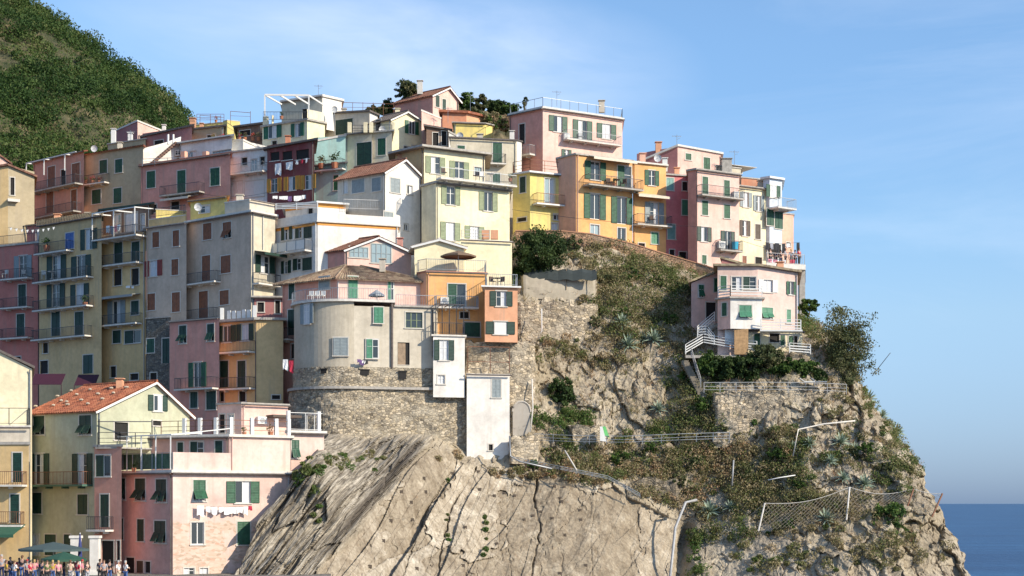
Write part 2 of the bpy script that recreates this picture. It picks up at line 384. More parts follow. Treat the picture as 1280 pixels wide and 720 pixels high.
def corners(xs, Y, yaw):
    tw = lambda a: a-10 if -40 < a < -9 else a
    yaw = tuple(tw(a) for a in yaw) if hasattr(yaw, '__len__') else tw(yaw)
    """plan corners left to right; Y is the depth of the anchor (middle corner, or the left one for a single face)"""
    def pt(px, Yv): return Vector(((px-CX)*Yv/F, Yv))
    if len(xs) == 2:
        A = pt(xs[0], Y); a = yaw[0] if hasattr(yaw, '__len__') else yaw; u = Vector((math.cos(R(a)), math.sin(R(a))))
        k = (xs[1]-CX)/F; t = (k*A.y-A.x)/(u.x-k*u.y); return [A, A+u*t]
    M = pt(xs[1], Y); out = [None, M, None]
    for i, a in ((0, yaw[0]), (2, yaw[1])):
        u = Vector((math.cos(R(a)), math.sin(R(a)))); k = (xs[i]-CX)/F; t = (k*M.y-M.x)/(u.x-k*u.y); out[i] = M+u*t
    return out
HOUSES = {}
def house(key, label, xs, Y, yaw, top, bot, col, wins=(), roof=('flat',), depth=8, balc=(), name='house', cat='house', trim=True, deep=9, colR=None, band=None, rails=(), surround=None):
    cs = corners(xs, Y, yaw); faces = [Face(a, b) for a, b in zip(cs, cs[1:])]
    anc = cs[1] if len(cs) == 3 else cs[0]
    z1 = zat(top, anc.y); z0 = zat(bot, anc.y)-deep
    org = Vector((sum(c.x for c in cs)/len(cs), sum(c.y for c in cs)/len(cs)+depth/2, z0))
    root = empty(name, org, label, cat)
    def back(p, s):
        k = p.x/p.y+s*2.5/F; y = p.y+depth; return Vector((k*y, y))
    kind = roof[0]
    if kind in ('gable0', 'gable1', 'hip') and len(cs) == 3:
        if kind == 'hip': foot = [cs[0], cs[1], cs[2], cs[0]+cs[2]-cs[1]]
        else: foot = [cs[0], cs[1], cs[2], cs[0]+cs[2]-cs[1]]
    else:
        d = depth; foot = cs+[back(cs[-1], -1), back(cs[0], 1)]
    if isinstance(wins, str): wins = (wins,)
    wl = [parse(w) for w in wins]
    while len(wl) < len(faces): wl.append([])
    for i, f in enumerate(faces):
        mb = MB(); holes = []; specs = []
        for (k, x0, y0, x1, y1) in wl[i]:
            r = f.rect(x0, y0, x1, y1); kd = k[0]; a, b = r[0], r[1]
            if kd == 'o': w = b-a; a, b = a+w*.27, b-w*.27
            specs.append((k, r)); holes.append((a, b, r[2], r[3]))
        hs = facade(mb, f, z0, z1, holes)
        if i == 0:
            for a, b in zip(foot[len(cs)-1:], foot[len(cs):]+[foot[0]]): mb.poly([(a.x,a.y,z0), (b.x,b.y,z0), (b.x,b.y,z1), (a.x,a.y,z1)])
            mb.poly([(p.x,p.y,z1-.01) for p in foot])
            walls_extra = mb
        if kind == 'gable0' and i == 0 or kind == 'gable1' and i == 1:
            pk = f.t(roof[1]); zp = f.z(roof[1], roof[2]); mb.poly([f.p(0,z1), f.p(f.L,z1), f.p(pk,zp)])
        if kind == 'slant':   # roof[1:]: pixel y of the roof at every front corner
            zs = [zat(y, c.y) for y, c in zip(roof[1], cs)]
            if i < len(zs)-1: mb.poly([f.p(0,z1), f.p(f.L,z1), f.p(f.L,max(z1,zs[i+1])), f.p(0,max(z1,zs[i]))])
        mb.build('wall', W(colR) if (i == 1 and colR) else W(col), root, org)  # plaster tone per face: sunlit and shaded sides are put into the colour
        for (k, r), h in zip(specs, holes): window(root, org, f, k[0], k[1] if len(k) > 1 else 'g', r, trim, hole=(h in hs))
    # roofs
    if kind == 'flat':
        o = roof[1] if len(roof) > 1 else .18; th = roof[2] if len(roof) > 2 else .22; m = roof[3] if len(roof) > 3 else LCONC
        mb = MB(); mb.prism(offset_poly([tuple(p) for p in foot], o), z1+.003, z1+th); mb.build('roof', m, root, org)
    elif kind in ('gable0', 'gable1'):
        gi = 0 if kind == 'gable0' else len(faces)-1
        f = faces[gi]; pk = f.t(roof[1]); zp = f.z(roof[1], roof[2]); tm = roof[3] if len(roof) > 3 else TILE
        if len(cs) == 3: V = (cs[0]-cs[1]) if gi == 1 else (cs[2]-cs[1])
        else: V = -f.n*depth
        Vn = V.normalized(); ov = .3; P3 = lambda q, z: Vector((q.x, q.y, z))
        A, B = f.A-Vn*ov, f.B-Vn*ov; K = f.A+f.u*pk-Vn*ov; A2, B2, K2 = A+V+Vn*2*ov, B+V+Vn*2*ov, K+V+Vn*2*ov
        sl = (zp-z1)/max(pk, .1); sr = (zp-z1)/max(f.L-pk, .1); e = .3
        mb = MB()
        tile_sheet(mb, P3(A-f.u*e, z1-sl*e), P3(A2-f.u*e, z1-sl*e), P3(K2, zp), P3(K, zp)); tile_sheet(mb, P3(B+f.u*e, z1-sr*e), P3(B2+f.u*e, z1-sr*e), P3(K2, zp), P3(K, zp))
        mb.tube([P3(K, zp+.12), P3(K2, zp+.12)], .11, 6)
        ro = mb.build('roof', tm, root, org)
        g = MB(); rm = roof[4] if len(roof) > 4 else WHITEP   # bargeboards under the verge
        for a, za, b, zb in ((A-f.u*e, z1-sl*e, K, zp), (B+f.u*e, z1-sr*e, K, zp)): g.bar(P3(a, za-.05), P3(b, zb-.05), .06, .16)
        g.build('bargeboard', rm, ro, org)
        if len(cs) == 2:   # far gable end
            q = MB(); q.poly([P3(f.A+V, z1), P3(f.B+V, z1), P3(f.A+f.u*pk+V, zp)]); q.build('wall', W(col), root, org)
    elif kind == 'hip':
        o = .45; tm = roof[2]; zp = zat(roof[1], anc.y+2); pl = [Vector(p) for p in offset_poly([tuple(p) for p in foot], o)]
        a, b, c, d = pl; L1 = (b-a).length; L2 = (c-b).length
        if L1 < L2: k1 = (a+b)/2+(c-b).normalized()*L1*.5; k2 = (c+d)/2-(c-b).normalized()*L1*.5; ends = [(a,b,k1,k1),(b,c,k2,k1),(c,d,k2,k2),(d,a,k1,k2)]
        else: k1 = (a+d)/2+(b-a).normalized()*L2*.5; k2 = (b+c)/2-(b-a).normalized()*L2*.5; ends = [(a,b,k2,k1),(b,c,k2,k2),(c,d,k1,k2),(d,a,k1,k1)]
        mb = MB(); P3 = lambda q, z: Vector((q.x, q.y, z))
        for p, q, r1, r0 in ends: tile_sheet(mb, P3(p, z1-.05), P3(q, z1-.05), P3(r1, zp), P3(r0, zp))
        for p, k in ((a,k1),(b,k1 if L1<L2 else k2),(c,k2),(d,k2 if L1<L2 else k1)): mb.tube([P3(p, z1+.07), P3(k, zp+.12)], .09, 5)
        mb.build('roof', tm, root, org)
    elif kind == 'shed':     # rises towards the back: roof[1] rise in metres, roof[2] run, roof[3] tiles
        rise, run = roof[1], roof[2]; tm = roof[3]; f = faces[0]; e = .35; mb = MB(); s = rise/run
        A, B = cs[0], cs[-1]; n = Vector((0, -1)) ; P3 = lambda q, z: Vector((q.x, q.y, z))
        mb2 = foot
        E0, E1 = A+n*e-f.u*.2, B+n*e+f.u*.2; R0, R1 = back(cs[0], -2)-f.u*.2, back(cs[-1], 2)+f.u*.2
        R0 = A+(R0-A)*run/depth; R1 = B+(R1-B)*run/depth
        tile_sheet(mb, P3(E0, z1-s*e), P3(E1, z1-s*e), P3(R1, z1+rise), P3(R0, z1+rise)); mb.build('roof', tm, root, org)
        q = MB(); RR0, RR1 = A+(back(cs[0], 1)-A)*run/depth, B+(back(cs[-1], -1)-B)*run/depth
        q.poly([P3(A, z1), P3(RR0, z1), P3(RR0, z1+rise)]); q.poly([P3(B, z1), P3(RR1, z1), P3(RR1, z1+rise)]); q.poly([P3(RR0, z1), P3(RR1, z1), P3(RR1, z1+rise), P3(RR0, z1+rise)])
        q.build('wall', W(col), root, org)
    elif kind == 'slant':
        tm = roof[2]; o = roof[3] if len(roof) > 3 else .3; zs = [zat(y, c.y) for y, c in zip(roof[1], cs)]
        # plane through front corners, carried back level
        zz = zs+[zs[-1]+(roof[4] if len(roof) > 4 else 0), zs[0]+(roof[4] if len(roof) > 4 else 0)]; pl = offset_poly([tuple(p) for p in foot], o)
        mb = MB(); n = len(pl); b0 = 0
        mb.v += [(p[0], p[1], z+.004) for p, z in zip(pl, zz)]+[(p[0], p[1], z+.2) for p, z in zip(pl, zz)]
        mb.f.append(tuple(reversed(range(n)))); mb.f.append(tuple(range(n, 2*n)))
        for i in range(n): j = (i+1) % n; mb.f.append((i, j, n+j, n+i))
        mb.build('roof', tm, root, org)
        q = MB()
        for i in range(len(cs)-1, n):
            j = (i+1) % n; a, b = foot[i], foot[j]; q.poly([(a.x,a.y,z1), (b.x,b.y,z1), (b.x,b.y,max(z1,zz[j])), (a.x,a.y,max(z1,zz[i]))])
        q.build('wall', W(col), root, org)
    elif kind == 'parapet':  # roof[1] height
        h = roof[1]; m = W(roof[2]) if len(roof) > 2 else W(col); mb = MB()
        ring = [Vector(p) for p in offset_poly([tuple(p) for p in foot], .06)]
        for a, b in zip(ring, ring[1:]+ring[:1]):
            d = (b-a).normalized(); nn = Vector((d.y, -d.x))*.0
            inn = (sum(ring, Vector((0,0)))/len(ring)-(a+b)/2).normalized()*.18
            mb.hexa([(a.x,a.y,z1), (b.x,b.y,z1), (b.x+inn.x,b.y+inn.y,z1), (a.x+inn.x,a.y+inn.y,z1), (a.x,a.y,z1+h), (b.x,b.y,z1+h), (b.x+inn.x,b.y+inn.y,z1+h), (a.x+inn.x,a.y+inn.y,z1+h)])
        mb.build('parapet', m, root, org)
        q = MB(); q.prism(offset_poly([tuple(p) for p in foot], .2), z1-.12, z1-.004); q.build('cornice', LCONC, root, org)
    for b in balc:
        fi, x0, x1, py = b[:4]; kw = b[4] if len(b) > 4 else {}
        balcony(root, org, faces[fi], x0, x1, py, **kw)
    top_z = z1+(.22 if kind == 'flat' else 0)
    for rl in rails:   # (height, kind, mat) round the roof edge
        h, kd, mt = rl; r = MB(); pts = [Vector((p[0], p[1], top_z)) for p in offset_poly([tuple(p) for p in foot], -.02)]
        railing(r, [pts[-1]]+pts[:len(cs)+1], h, kind=kd); r.build('railing', mt, root, org)
    if band:   # coloured string course under the roof
        for f in faces:
            q = MB(); fbox(q, f, 0, f.L, z1-band[1], z1-band[2], 0, .03); q.build('band', band[0], root, org)
    rg_ = random.Random(key)
    for f in faces[:1]+faces[1:2]:
        if f.L > 3 and rg_.random() < .6:
            q = MB(); t_ = rg_.choice([.16, f.L-.16]); q.tube([f.p(t_, z0, .07), f.p(t_, z1-.3, .07), f.p(t_, z1-.02, .16)], .05, 5); q.build('drainpipe', rg_.choice([METAL, DARKR, W(col)]), root, org)
        if f.L > 3 and kind in ('flat', 'slant', 'shed') and rg_.random() < .6:
            q = MB(); q.tube([f.p(-.1, z1-.04, .30), f.p(f.L+.1, z1-.04, .30)], .07, 5) if kind != 'slant' else None; q.build('gutter', DARKR, root, org)
    HOUSES[key] = dict(root=root, org=org, f=faces, z1=z1, top=top_z, z0=z0, foot=foot)
    return HOUSES[key]
def part(h, name, mb, mat, sub=None):
    H = HOUSES[h]; return mb.build(name, mat, sub or H['root'], H['org'])
def add_box(h, name, fi, x0, y0, x1, y1, d0, d1, mat):
    H = HOUSES[h]; f = H['f'][fi]; r = f.rect(x0, y0, x1, y1); mb = MB(); fbox(mb, f, *r, d0, d1); return part(h, name, mb, mat)
def chimney(h, px, py, Y, w=.5, hh=1.0, mat=None, cap=True):
    p = at(px, py, Y); mb = MB(); mb.box(p.x-w/2, p.x+w/2, Y-w/2, Y+w/2, p.z-hh, p.z)
    if cap: mb.box(p.x-w/2-.08, p.x+w/2+.08, Y-w/2-.08, Y+w/2+.08, p.z+.14, p.z+.2); mb.box(p.x-w/2+.05, p.x+w/2-.05, Y-w/2+.05, Y+w/2-.05, p.z, p.z+.14)
    part(h, 'chimney', mb, mat or W('terracotta'))
def aircon(h, fi, x0, y0, x1, y1):
    H = HOUSES[h]; f = H['f'][fi]; r = f.rect(x0, y0, x1, y1); mb = MB(); fbox(mb, f, *r, .05, .38); o = part(h, 'air_conditioner', mb, WHITEP)
    t = (r[0]+r[1])/2; z = (r[2]+r[3])/2; rr = min(r[1]-r[0], r[3]-r[2])*.38; g = MB(); 
    g.tube([f.p(t, z, .381), f.p(t, z, .40)], rr, 12); part(h, 'fan_grille', g, METAL, o)
def pipe(h, fi, px, y0, y1, r=.045, mat=None):
    H = HOUSES[h]; f = H['f'][fi]; t = f.t(px); Yv = f.Y(px); mb = MB(); mb.tube([f.p(t, zat(y0, Yv), .08), f.p(t, zat(y1, Yv), .08)], r, 6); part(h, 'drainpipe', mb, mat or METAL)
def awning(h, fi, x0, x1, py, dep, drop, mat, th=.05):
    H = HOUSES[h]; f = H['f'][fi]; t0, t1 = f.t(x0), f.t(x1); z = zat(py, f.Y((x0+x1)/2)); mb = MB()
    mb.hexa([f.p(t0,z-drop,dep), f.p(t1,z-drop,dep), f.p(t1,z,.02), f.p(t0,z,.02), f.p(t0,z-drop+th,dep), f.p(t1,z-drop+th,dep), f.p(t1,z+th,.02), f.p(t0,z+th,.02)])
    fbox(mb, f, t0, t1, z-drop-.18, z-drop, dep-.03, dep); return part(h, 'awning', mb, mat)
# =================================================================== lower left, by the harbour square
h = house('G1', 'sage green house with red tiled gable roof dotted with stones, above the crowd', (36,121,237), 120, (-25,50), 513, 700, 'sage',
  ('fd 42 520 55.6 543.6; fd 99 519 114 543.6; od 37.5 567 61.7 606; od 90.8 567 115.8 606; cd 40.5 616 52 642; cd 97 618 109.6 643; cd 56 668 70 694; cd 80 668 88 695; wa 41 668 49 694',
   'og 185 494 209 514; k 191 526 201 532; kg 143 528 160 550'), ('gable1', 193, 478, TILE), deep=5,
  balc=((0,36,116,606,dict(dep=1.0,slab=plain('green_slab',(.06,.13,.09)),mat=RUST)),))
# stones weighing the tiles down
f = h['f'][0]; zR = zat(478, h['f'][1].Y(193)); V = (h['f'][0].A-h['f'][0].B); mb = MB(); PKt = h['f'][1].t(193)
for (zx, zy) in ((160,312),(240,312),(303,312),(275,290),(365,292),(258,265),(300,297),(440,265),(510,265),(460,292),(320,240),(405,240),(500,240),(568,240),(345,262),(395,313)):
    px, py = zx/3.6, 420+zy/3.6; v = (513-py)/(513-478); a = f.B+V*1.0*0; 
    k = (px-CX)/F; row = f.B+h['f'][1].u*PKt*v; uu = f.u; t = (k*row.y-row.x)/(uu.x-k*uu.y); q = row+uu*t; zz = h['z1']+(zR-h['z1'])*v+.22
    mb = MB(); mb.ball((q.x, q.y, zz), (random.uniform(.14,.24), .16, .09), 6, 4); part('G1', 'roof_stone', mb, plain('pale_stone', (.50,.42,.32), .9, var=.2))
house('G2', 'narrow mauve beige house between the green house and the pink veranda house', (118,152), 119.5, -18, 559, 700, 'dustypink',
  'xd 120 569 138 595.6; dd 125.5 618 136 659; kg 127 676 142 716; k 146 676 150 700', ('flat',.12,.18,CONC), deep=5, depth=5, balc=((0,91+27,142,662,dict(dep=.9)),))
house('G3', 'pink house with green net veranda and laundry line, beside the rock foot', (142,216,363), 117.5, (-30,33), 591, 716, 'softpink',
  ('fd 146 598 156.6 625; fd 169 598 181.6 626; fd 195 599 208 628; cd 143.6 648 154 674; cd 171.6 649 180 676.6; fd 193 651 207 679; kd 145 694 151 706; kg 157 697 168 716; dn 171 701 179 716; kd 181 702 188 716',
   'fg 241.6 600 257 626.6; og 283 601.6 324 629; ww 239 653 255 680.6; cg 296.6 652 312.6 681; wn 230 710 243 719; wn 250 710 260 719'), ('flat',.25,.22,LCONC), deep=5, colR='paler', depth=10)
H_ = HOUSES['G3']; w_ = [c for c in H_['root'].children if c.name.startswith('wall')][1]; w_.data.materials[0] = bare_stone_wall('bare_pink_wall', 'paler', zat(636,118)-H_['org'].z, 1.2)
house('G3b', 'pink upper floor with shaded loggia doors behind the green net veranda', (147,287,363), 121.2, (-12,33), 546, 600, 'softpink',
  ('cd 222 553 229 574; xd 238 552 254 574; cd 269 551 278 574; k 171 567 181 574', ''), ('flat',.28,.2,LCONC), deep=1, colR='paler', depth=6, name='house')
house('G3c', 'pale pink terrace wing with one green shutter on a bare wall beside the round bastion', (360,405), 124.4, 33, 541, 580, 'paler', 'fg 364.5 550 374 573', ('flat',.25,.2,LCONC), deep=4, depth=3)
house('G4', 'small pale pink penthouse with air conditioner on the terrace of the pink house', (272,302,360), 126, (-22,35), 505, 546, 'palepink',
  ('kd 274 518 281 541; wa 285 518 292 541', ''), ('flat',.15,.14,CONC), deep=1, depth=4)
aircon('G4', 1, 320, 521, 331, 530)
add_box('G3b', 'parapet', 1, 219-0.5+70, 560, 290, 561, 0, .02, W('paler'))
# bottom-left corner
house('G0', 'plain sunlit cream building cut by the left edge, sloping roof line', (-40,40), 121, 12, 461, 560, 'cream', 'k -10 500 -5 510', ('slant',(420,461),DARKR,.2), deep=9, depth=12, rails=())
house('G0c', 'orange ochre house with long iron balcony at the left edge above the green awning', (-40,36), 118, -6, 556, 690, 'ochre',
  'cd 16 566 27 603; cd 13 618 24 654; cd -20 566 -9 603', ('flat',.1,.2,CONC), deep=5, depth=3, balc=((0,-40,34,606,dict(dep=.9,mat=RUST)),(0,-40,31,656,dict(dep=.7,mat=RUST))))
awning('G0c', 0, -40, 32, 656, 2.2, .7, plain('green_canvas',(.03,.10,.06)))
house('G0e', 'flat grey parapet terrace wall at the left edge under the cream building', (-40,37), 119.5, 5, 534, 560, 'greyc', '', ('flat',.1,.15,LCONC), deep=1, depth=2, rails=((1.2,'panel',IRON),))
house('GB', 'tan house upper left edge with round balcony underside and tall shadowed side', (-30,10,43), 173, (-5,24), 212, 325, 'ochre',
  ('', 'kn 13 222 18 244'), ('slant',(215,207,222),TILED,.3), deep=18, depth=6, colR='olive')
awning('GB', 1, 9, 24, 251, .6, .0, LCONC, .12)
house('GC', 'pink gable of a sunlit house peeping over the roof at the left edge', (-20,13), 182, 20, 206, 240, 'palepink', '', ('slant',(180,206),TILED,.2), deep=4, depth=3)
# =================================================================== tall shaded houses, left
house('A1', 'narrow brick red tall house with three small iron balconies at far left', (-30,50), 169.5, -18, 312, 445, 'redpink',
  'oa 18 319.5 40 347; cd 23 355.6 32.5 384; cd 21 392.5 30.6 420; kd 14 446 26 456', ('flat',.2,.2,CONC), deep=14, depth=8,
  balc=((0,5,42,349,{}),(0,4,42,385,{}),(0,3,42,423,{})), rails=((.9,'iron',IRON),))
house('A1b', 'little mauve roof room with blue windows behind the red house terrace', (30,78), 174, -18, 283, 315, 'mauve', 'wl 45 287 55 302; kl 58 287 70 309', ('flat',.15,.12,SLATE), deep=3, depth=5)
house('A2', 'tall tan house with slate roof, blue shutter on top and two doors per balcony', (49,127), 165, -27, 283, 475, 'tan',
  'cl 82 291 92.5 311; od 101 286 121.6 312; od 59 319.5 83 349; od 89.5 319.5 114 349; od 59 355 81.5 383.6; od 88.5 355 111.5 383.6; cd 64.5 389.7 75 420; cd 93.6 389.7 104 420; kd 53.6 428.6 60 441.6; kd 50 451 60 467; dd 104 443.6 116 467',
  ('shed',1.4,5,SLATE), deep=10, depth=9, balc=((0,51,92,316,{}),(0,49,117,350,{}),(0,49,117,385.5,{}),(0,47,115,422.5,{})))
house('A3', 'tall ochre house with white framed roof veranda and row of small balconies', (127,182), 160.8, -26, 297, 475, 'ochre',
  'cd 143 303 153 330; cd 164.7 302 174.5 330; kd 142 336.5 152 357; kd 164 335.6 173.6 356.4; oa 135 376 157 404.5; cd 164 376 173.6 393.6; cd 141 413 151 429; xd 156 413 176 429; kg 138 458 145 472; kg 163 467 173 475',
  ('flat',.15,.16,CONC), deep=10, depth=9, balc=((0,128,184,298.6,dict(dep=1.4)),(0,128,179,331,{}),(0,128,178,406,{})))
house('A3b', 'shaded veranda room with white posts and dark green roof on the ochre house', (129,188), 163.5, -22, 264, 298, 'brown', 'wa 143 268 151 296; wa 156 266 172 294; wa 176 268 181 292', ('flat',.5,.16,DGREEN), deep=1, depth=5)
house('A4', 'big grey plastered house with brown shutters, left half one step lower', (183,233), 156.6, -24, 286, 404, 'grey',
  'cb 190.6 290 199 309.4; cb 216 288 224 308; or 181 325.6 203 345.5; cb 214.4 324 223 344; cb 184.5 367 194 388; cb 215 365.4 225 390', ('flat',.12,.14,CONC), deep=8, depth=9)
house('A4b', 'tallest grey plastered house with brown shutters and a sunlit parapet on top', (231,314,344), 149, (-40,52), 265.5, 404, 'grey',
  ('cb 254 279 264.6 299.6; fb 278.6 277.6 289 297.5; cb 252.6 319.5 263 351; cb 276 319.5 288.4 341.5; cb 248.7 364 260 398; cb 274.7 363 286 381',
   'og 319 320 343 342'), ('flat',.3,.2,LCONC), deep=8, depth=7, colR='beige', balc=((0,232,276,354.5,dict(dep=.8)),(0,192,273,402,dict(dep=.6,rail=True)),(1,315,343,356,{})))
pipe('A4b', 1, 328, 268, 312)
awning('A4b', 1, 318, 346, 316, 1.4, .25, DGREEN)
house('A4c', 'pale parapet box on the roof of the grey house catching the sun', (281,312,343), 150, (-22,50), 250, 266, 'greyc', ('',''), ('flat',.05,.1,LCONC), deep=.5, depth=4)
house('A4d', 'yellow sunlit roof terrace wall above the lower grey house', (195,233), 158, 20, 262, 286, 'yellow', '', ('flat',.05,.08,LCONC), deep=4, depth=.5)
house('A4e', 'low ochre parapet in front of the yellow roof terrace', (186,232), 157.2, -22, 275, 287, 'ochre', '', ('flat',.03,.08,LCONC), deep=1, depth=.6, rails=((.8,'iron',IRON),))
house('A4f', 'small yellow terrace canopy room on top of the grey house', (238,284), 157, -20, 252, 268, 'yellow', 'w 250 257 262 266', ('flat',.3,.12,plain('orange_canvas',(.55,.24,.08))), deep=2, depth=3)
house('A0', 'dark grey stone house front with green doors between ochre and pink houses', (183,213), 151, -20, 399, 470, 'grey', 'cg 183.5 423.5 193 441; cd 203 423 212 454; kg 188 466 196 476', ('flat',.1,.12,CONC), deep=8, depth=5)
A0w = [c for c in HOUSES['A0']['root'].children if c.name.startswith('wall')][0]; A0w.data.materials[0] = masonry('dark_masonry', (.20,.185,.16), 3.0, (.2,.18,.15))
house('A5', 'dusty pink house with green shutters tucked under the grey house', (212,274), 146, -22, 403, 505, 'pink',
  'fd 224 407 233 429.6; fd 259 405 267.6 426.6; og 236 453 258 484; cd 238 490 247 510; cd 258 489 270 512', ('flat',.08,.12,CONC), deep=8, depth=5, balc=((0,225,273,486,dict(dep=.8)),))
house('A6', 'ochre house with two iron balconies and white fenced roof terrace', (264.5+8,319,354), 143.5, (-20,10), 400, 505, 'ochre',
  ('od 272.7 407 295 428; od 296 405 317 426; cd 275 451 285.4 484; cd 297 451 307 484; k 275 490 280 502; kg 299 489 307 502', 'k 340 494 350 499'), ('flat',.3,.22,CONC), deep=8, depth=6,
  colR='tan', balc=((0,265,319,441,dict(dep=1.0)),(0,274,319,486,dict(dep=.8))))
pipe('A6', 1, 319.5, 402, 505, mat=DARKR)
house('A7', 'low dark roofed outbuilding in the gap behind the ochre house', (318,360), 149, 5, 372, 400, 'mauve', 'kd 322 378 330 390; kd 344 376 350 392', ('flat',.3,.15,CONC), deep=8, depth=4)
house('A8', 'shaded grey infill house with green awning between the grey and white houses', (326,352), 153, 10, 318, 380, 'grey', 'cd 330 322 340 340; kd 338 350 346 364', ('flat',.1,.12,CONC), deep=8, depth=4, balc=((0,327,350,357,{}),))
# =================================================================== upper left
house('B1', 'mauve pink house with red shed roof and two long galleries with white posts', (42,105), 187, -30, 204, 272, 'dustypink',
  'cb 60 208 69 233; cb 90 204 100 231; cb 58 240 67 266; cb 89 237 96 265; kb 76 212 82 232', ('shed',2.0,9,TILE), deep=10, depth=11,
  balc=((0,44,104,236,dict(dep=1.1,slab=CONC)),(0,42,102,270,dict(dep=1.1,slab=CONC))))
house('B2', 'olive beige house with red tiled roof edge and flower box balcony', (104,179), 183, -22, 194, 272, 'olive',
  'cg 124.5 200 134 217; cg 144 199 153 216; cg 115 237 126 255; cg 142 235 152 254', ('shed',.7,4,TILE), deep=10, depth=7, balc=((0,96,137,231,dict(dep=.8)),))
house('B2b', 'mauve gabled house peeping above the red roofs below the green hill', (139,172,201), 200, (-40,38), 168, 185, 'mauve', ('',''), ('slant',(167,152,164),LCONC,.1), deep=6, depth=8, colR='palepink')
house('B2c', 'low beige roof wall with white chimneys above the red roof', (135,182), 192, -20, 181, 192, 'olive', '', ('flat',.15,.12,CONC), deep=4, depth=4)
chimney('B2c', 142, 163, 193, .5, 2.2, WHITEP); chimney('B2c', 163, 168, 193, .5, 1.6, WHITEP)
house('B3', 'pink terraced house with green door balcony and three green shuttered openings', (176,288), 178, -20, 208, 262, 'pink',
  'cg 183.6 214 194 235; dg 221.7 213 232 243.6; cg 263 210 274.5 232; kd 214 252 224 262; kd 186 256 196 266', ('flat',.25,.2,plain('red_ledge',(.40,.16,.11))), deep=10, depth=5, balc=((0,206,256,243,dict(dep=.9,slab=CONC)),))
awning('B3', 0, 210, 245, 247, 1.3, .25, plain('cream_canvas',(.55,.5,.42)))
house('B3b', 'white rooftop apartment with glass doors and brick posts above the pink house', (224,290), 183, -20, 180, 205, 'whiteblue',
  'wg 219.5 188 226 194; wa 237 189 245 203; ga 266 188 289 203', ('flat',.25,.2,LCONC), deep=2, depth=6)
for x in (232.5, 259.5): add_box('B3b', 'brick_post', 0, x, 191, x+5, 205, .4, .9, W('salmon'))
house('B3c', 'white stairway wall with brown steps climbing beside the rooftop apartment', (177,226), 181.5, 30, 186, 206, 'white', '', ('slant',(192,173),WHITEP,.02), deep=2, depth=1.2)
mb = MB(); H_ = HOUSES['B3c']; 
for i in range(11):
    px = 188+i*2.9; py = 205-i*2.45; f = H_['f'][0]; r = f.rect(px, py-2.2, px+3.2, py+.6); fbox(mb, f, r[0], r[1], r[2], r[3], .02, .5)
part('B3c', 'steps', mb, plain('brown_step',(.12,.06,.04)))
mb = MB()
for px in (209.5, 216): r = H_['f'][0].rect(px, 168, px+1.6, 180); fbox(mb, H_['f'][0], *r, -.2, .1)
part('B3c', 'post', mb, WHITEP)
house('B4', 'mauve house with dark sloping roof behind the white stairway', (178,240), 190, -20, 167, 190, 'mauve', 'kg 193 175.5 204 182; kg 217 173 225 182', ('slant',(172,158),DARKR,.3), deep=6, depth=6)
house('B5', 'olive house with small white framed window and red flower ledge', (239,280), 190, -14, 161, 182, 'olive', 'kg 259 168.5 269 174.5', ('slant',(163,158.5),DARKR,.3), deep=6, depth=6)
house('B5b', 'ochre yellow roof terrace parapets with rusty rails against the sky', (243,280,300), 197, (-10,30), 153, 165, 'yellow', ('',''), ('flat',.05,.08,LCONC), deep=5, depth=5)
house('B5c', 'taller ochre stair box with orange flower pots on the ridge', (279,284,300), 194, (-45,25), 150.5, 175, 'yellow', ('',''), ('flat',.03,.08,LCONC), deep=5, depth=1.5)
chimney('B5b', 241, 150, 197, .7, 1.4)
house('B6', 'flat dark roofed roof shelter open to the terrace beside the yellow pergola house', (297,331), 188, -18, 160, 178, 'brown', 'kg 300 163 313 170', ('flat',.5,.2,DARKR), deep=5, depth=5)
house('B7', 'blank white house with one bright sunlit side under the roof shelter', (271,304,333), 180, (-20,45), 177, 196, 'whiteblue', ('',''), ('slant',(178,176,190),LCONC,.08), deep=6, depth=4, colR='white')
house('B8', 'white house with glazed balcony and folded white garage shutters', (285,336), 174, -18, 192, 252, 'whiteblue',
  'k 302 197 309 207; wa 314 199 321 216; ka 325 196 331 206; cw 290 227 303 246; cw 306 226 330 246', ('flat',.3,.16,CONC), deep=10, depth=6, balc=((0,285,335,217.5,dict(dep=1.0,kind='iron',mat=METAL)),))
house('B7b', 'white wall with tiny chimney catching the sun right of the glazed balcony house', (290,305), 176, 35, 188, 205, 'white', '', ('flat',.05,.1,CONC), deep=3, depth=2)
house('B9', 'dark red house with ochre shutters and laundry strung under its open loggia', (334,393), 171, -20, 182, 256, 'darkred',
  'kn 338 190 349 201; kn 353 189 365 200; kn 370 187 386 199; oy 334 223 352 240.5; oy 355 220.5 375 238; oy 376 218.5 395 236.5', trim=False, roof=('slant',(187,176),DARKR,.4), deep=10, depth=6)
house('C1', 'pale yellow house with white pergola and roof room, green shutters either side', (328,384,406), 180, (-22,45), 150.5, 190, 'cream',
  ('og 330 156 352 173; og 364 154 380 171; kg 340 176 346 184', ''), ('flat',.25,.2,CONC), deep=8, depth=8, colR='creamy')
house('C1b', 'beige rooftop room beside the white pergola, highest on the left block', (352,403,428), 185, (-18,45), 121, 150, 'beige', ('k 378 136 384 150','') , ('flat',.2,.25,LCONC), deep=1, depth=4, colR='white')
house('C1c', 'blank cream wall rising behind the pergola terrace in full sun', (384,405), 181, 45, 137, 172, 'cream', '', ('flat',.02,.06,LCONC), deep=4, depth=2)
house('C2', 'greyish white house with wide green double shutters right of the pergola house', (405,462,472), 184, (-18,45), 142, 180, 'greyc', ('cd 419.5 149 441 168',''), ('slant',(143,140,145),DARKR,.25), deep=8, depth=6, colR='white')
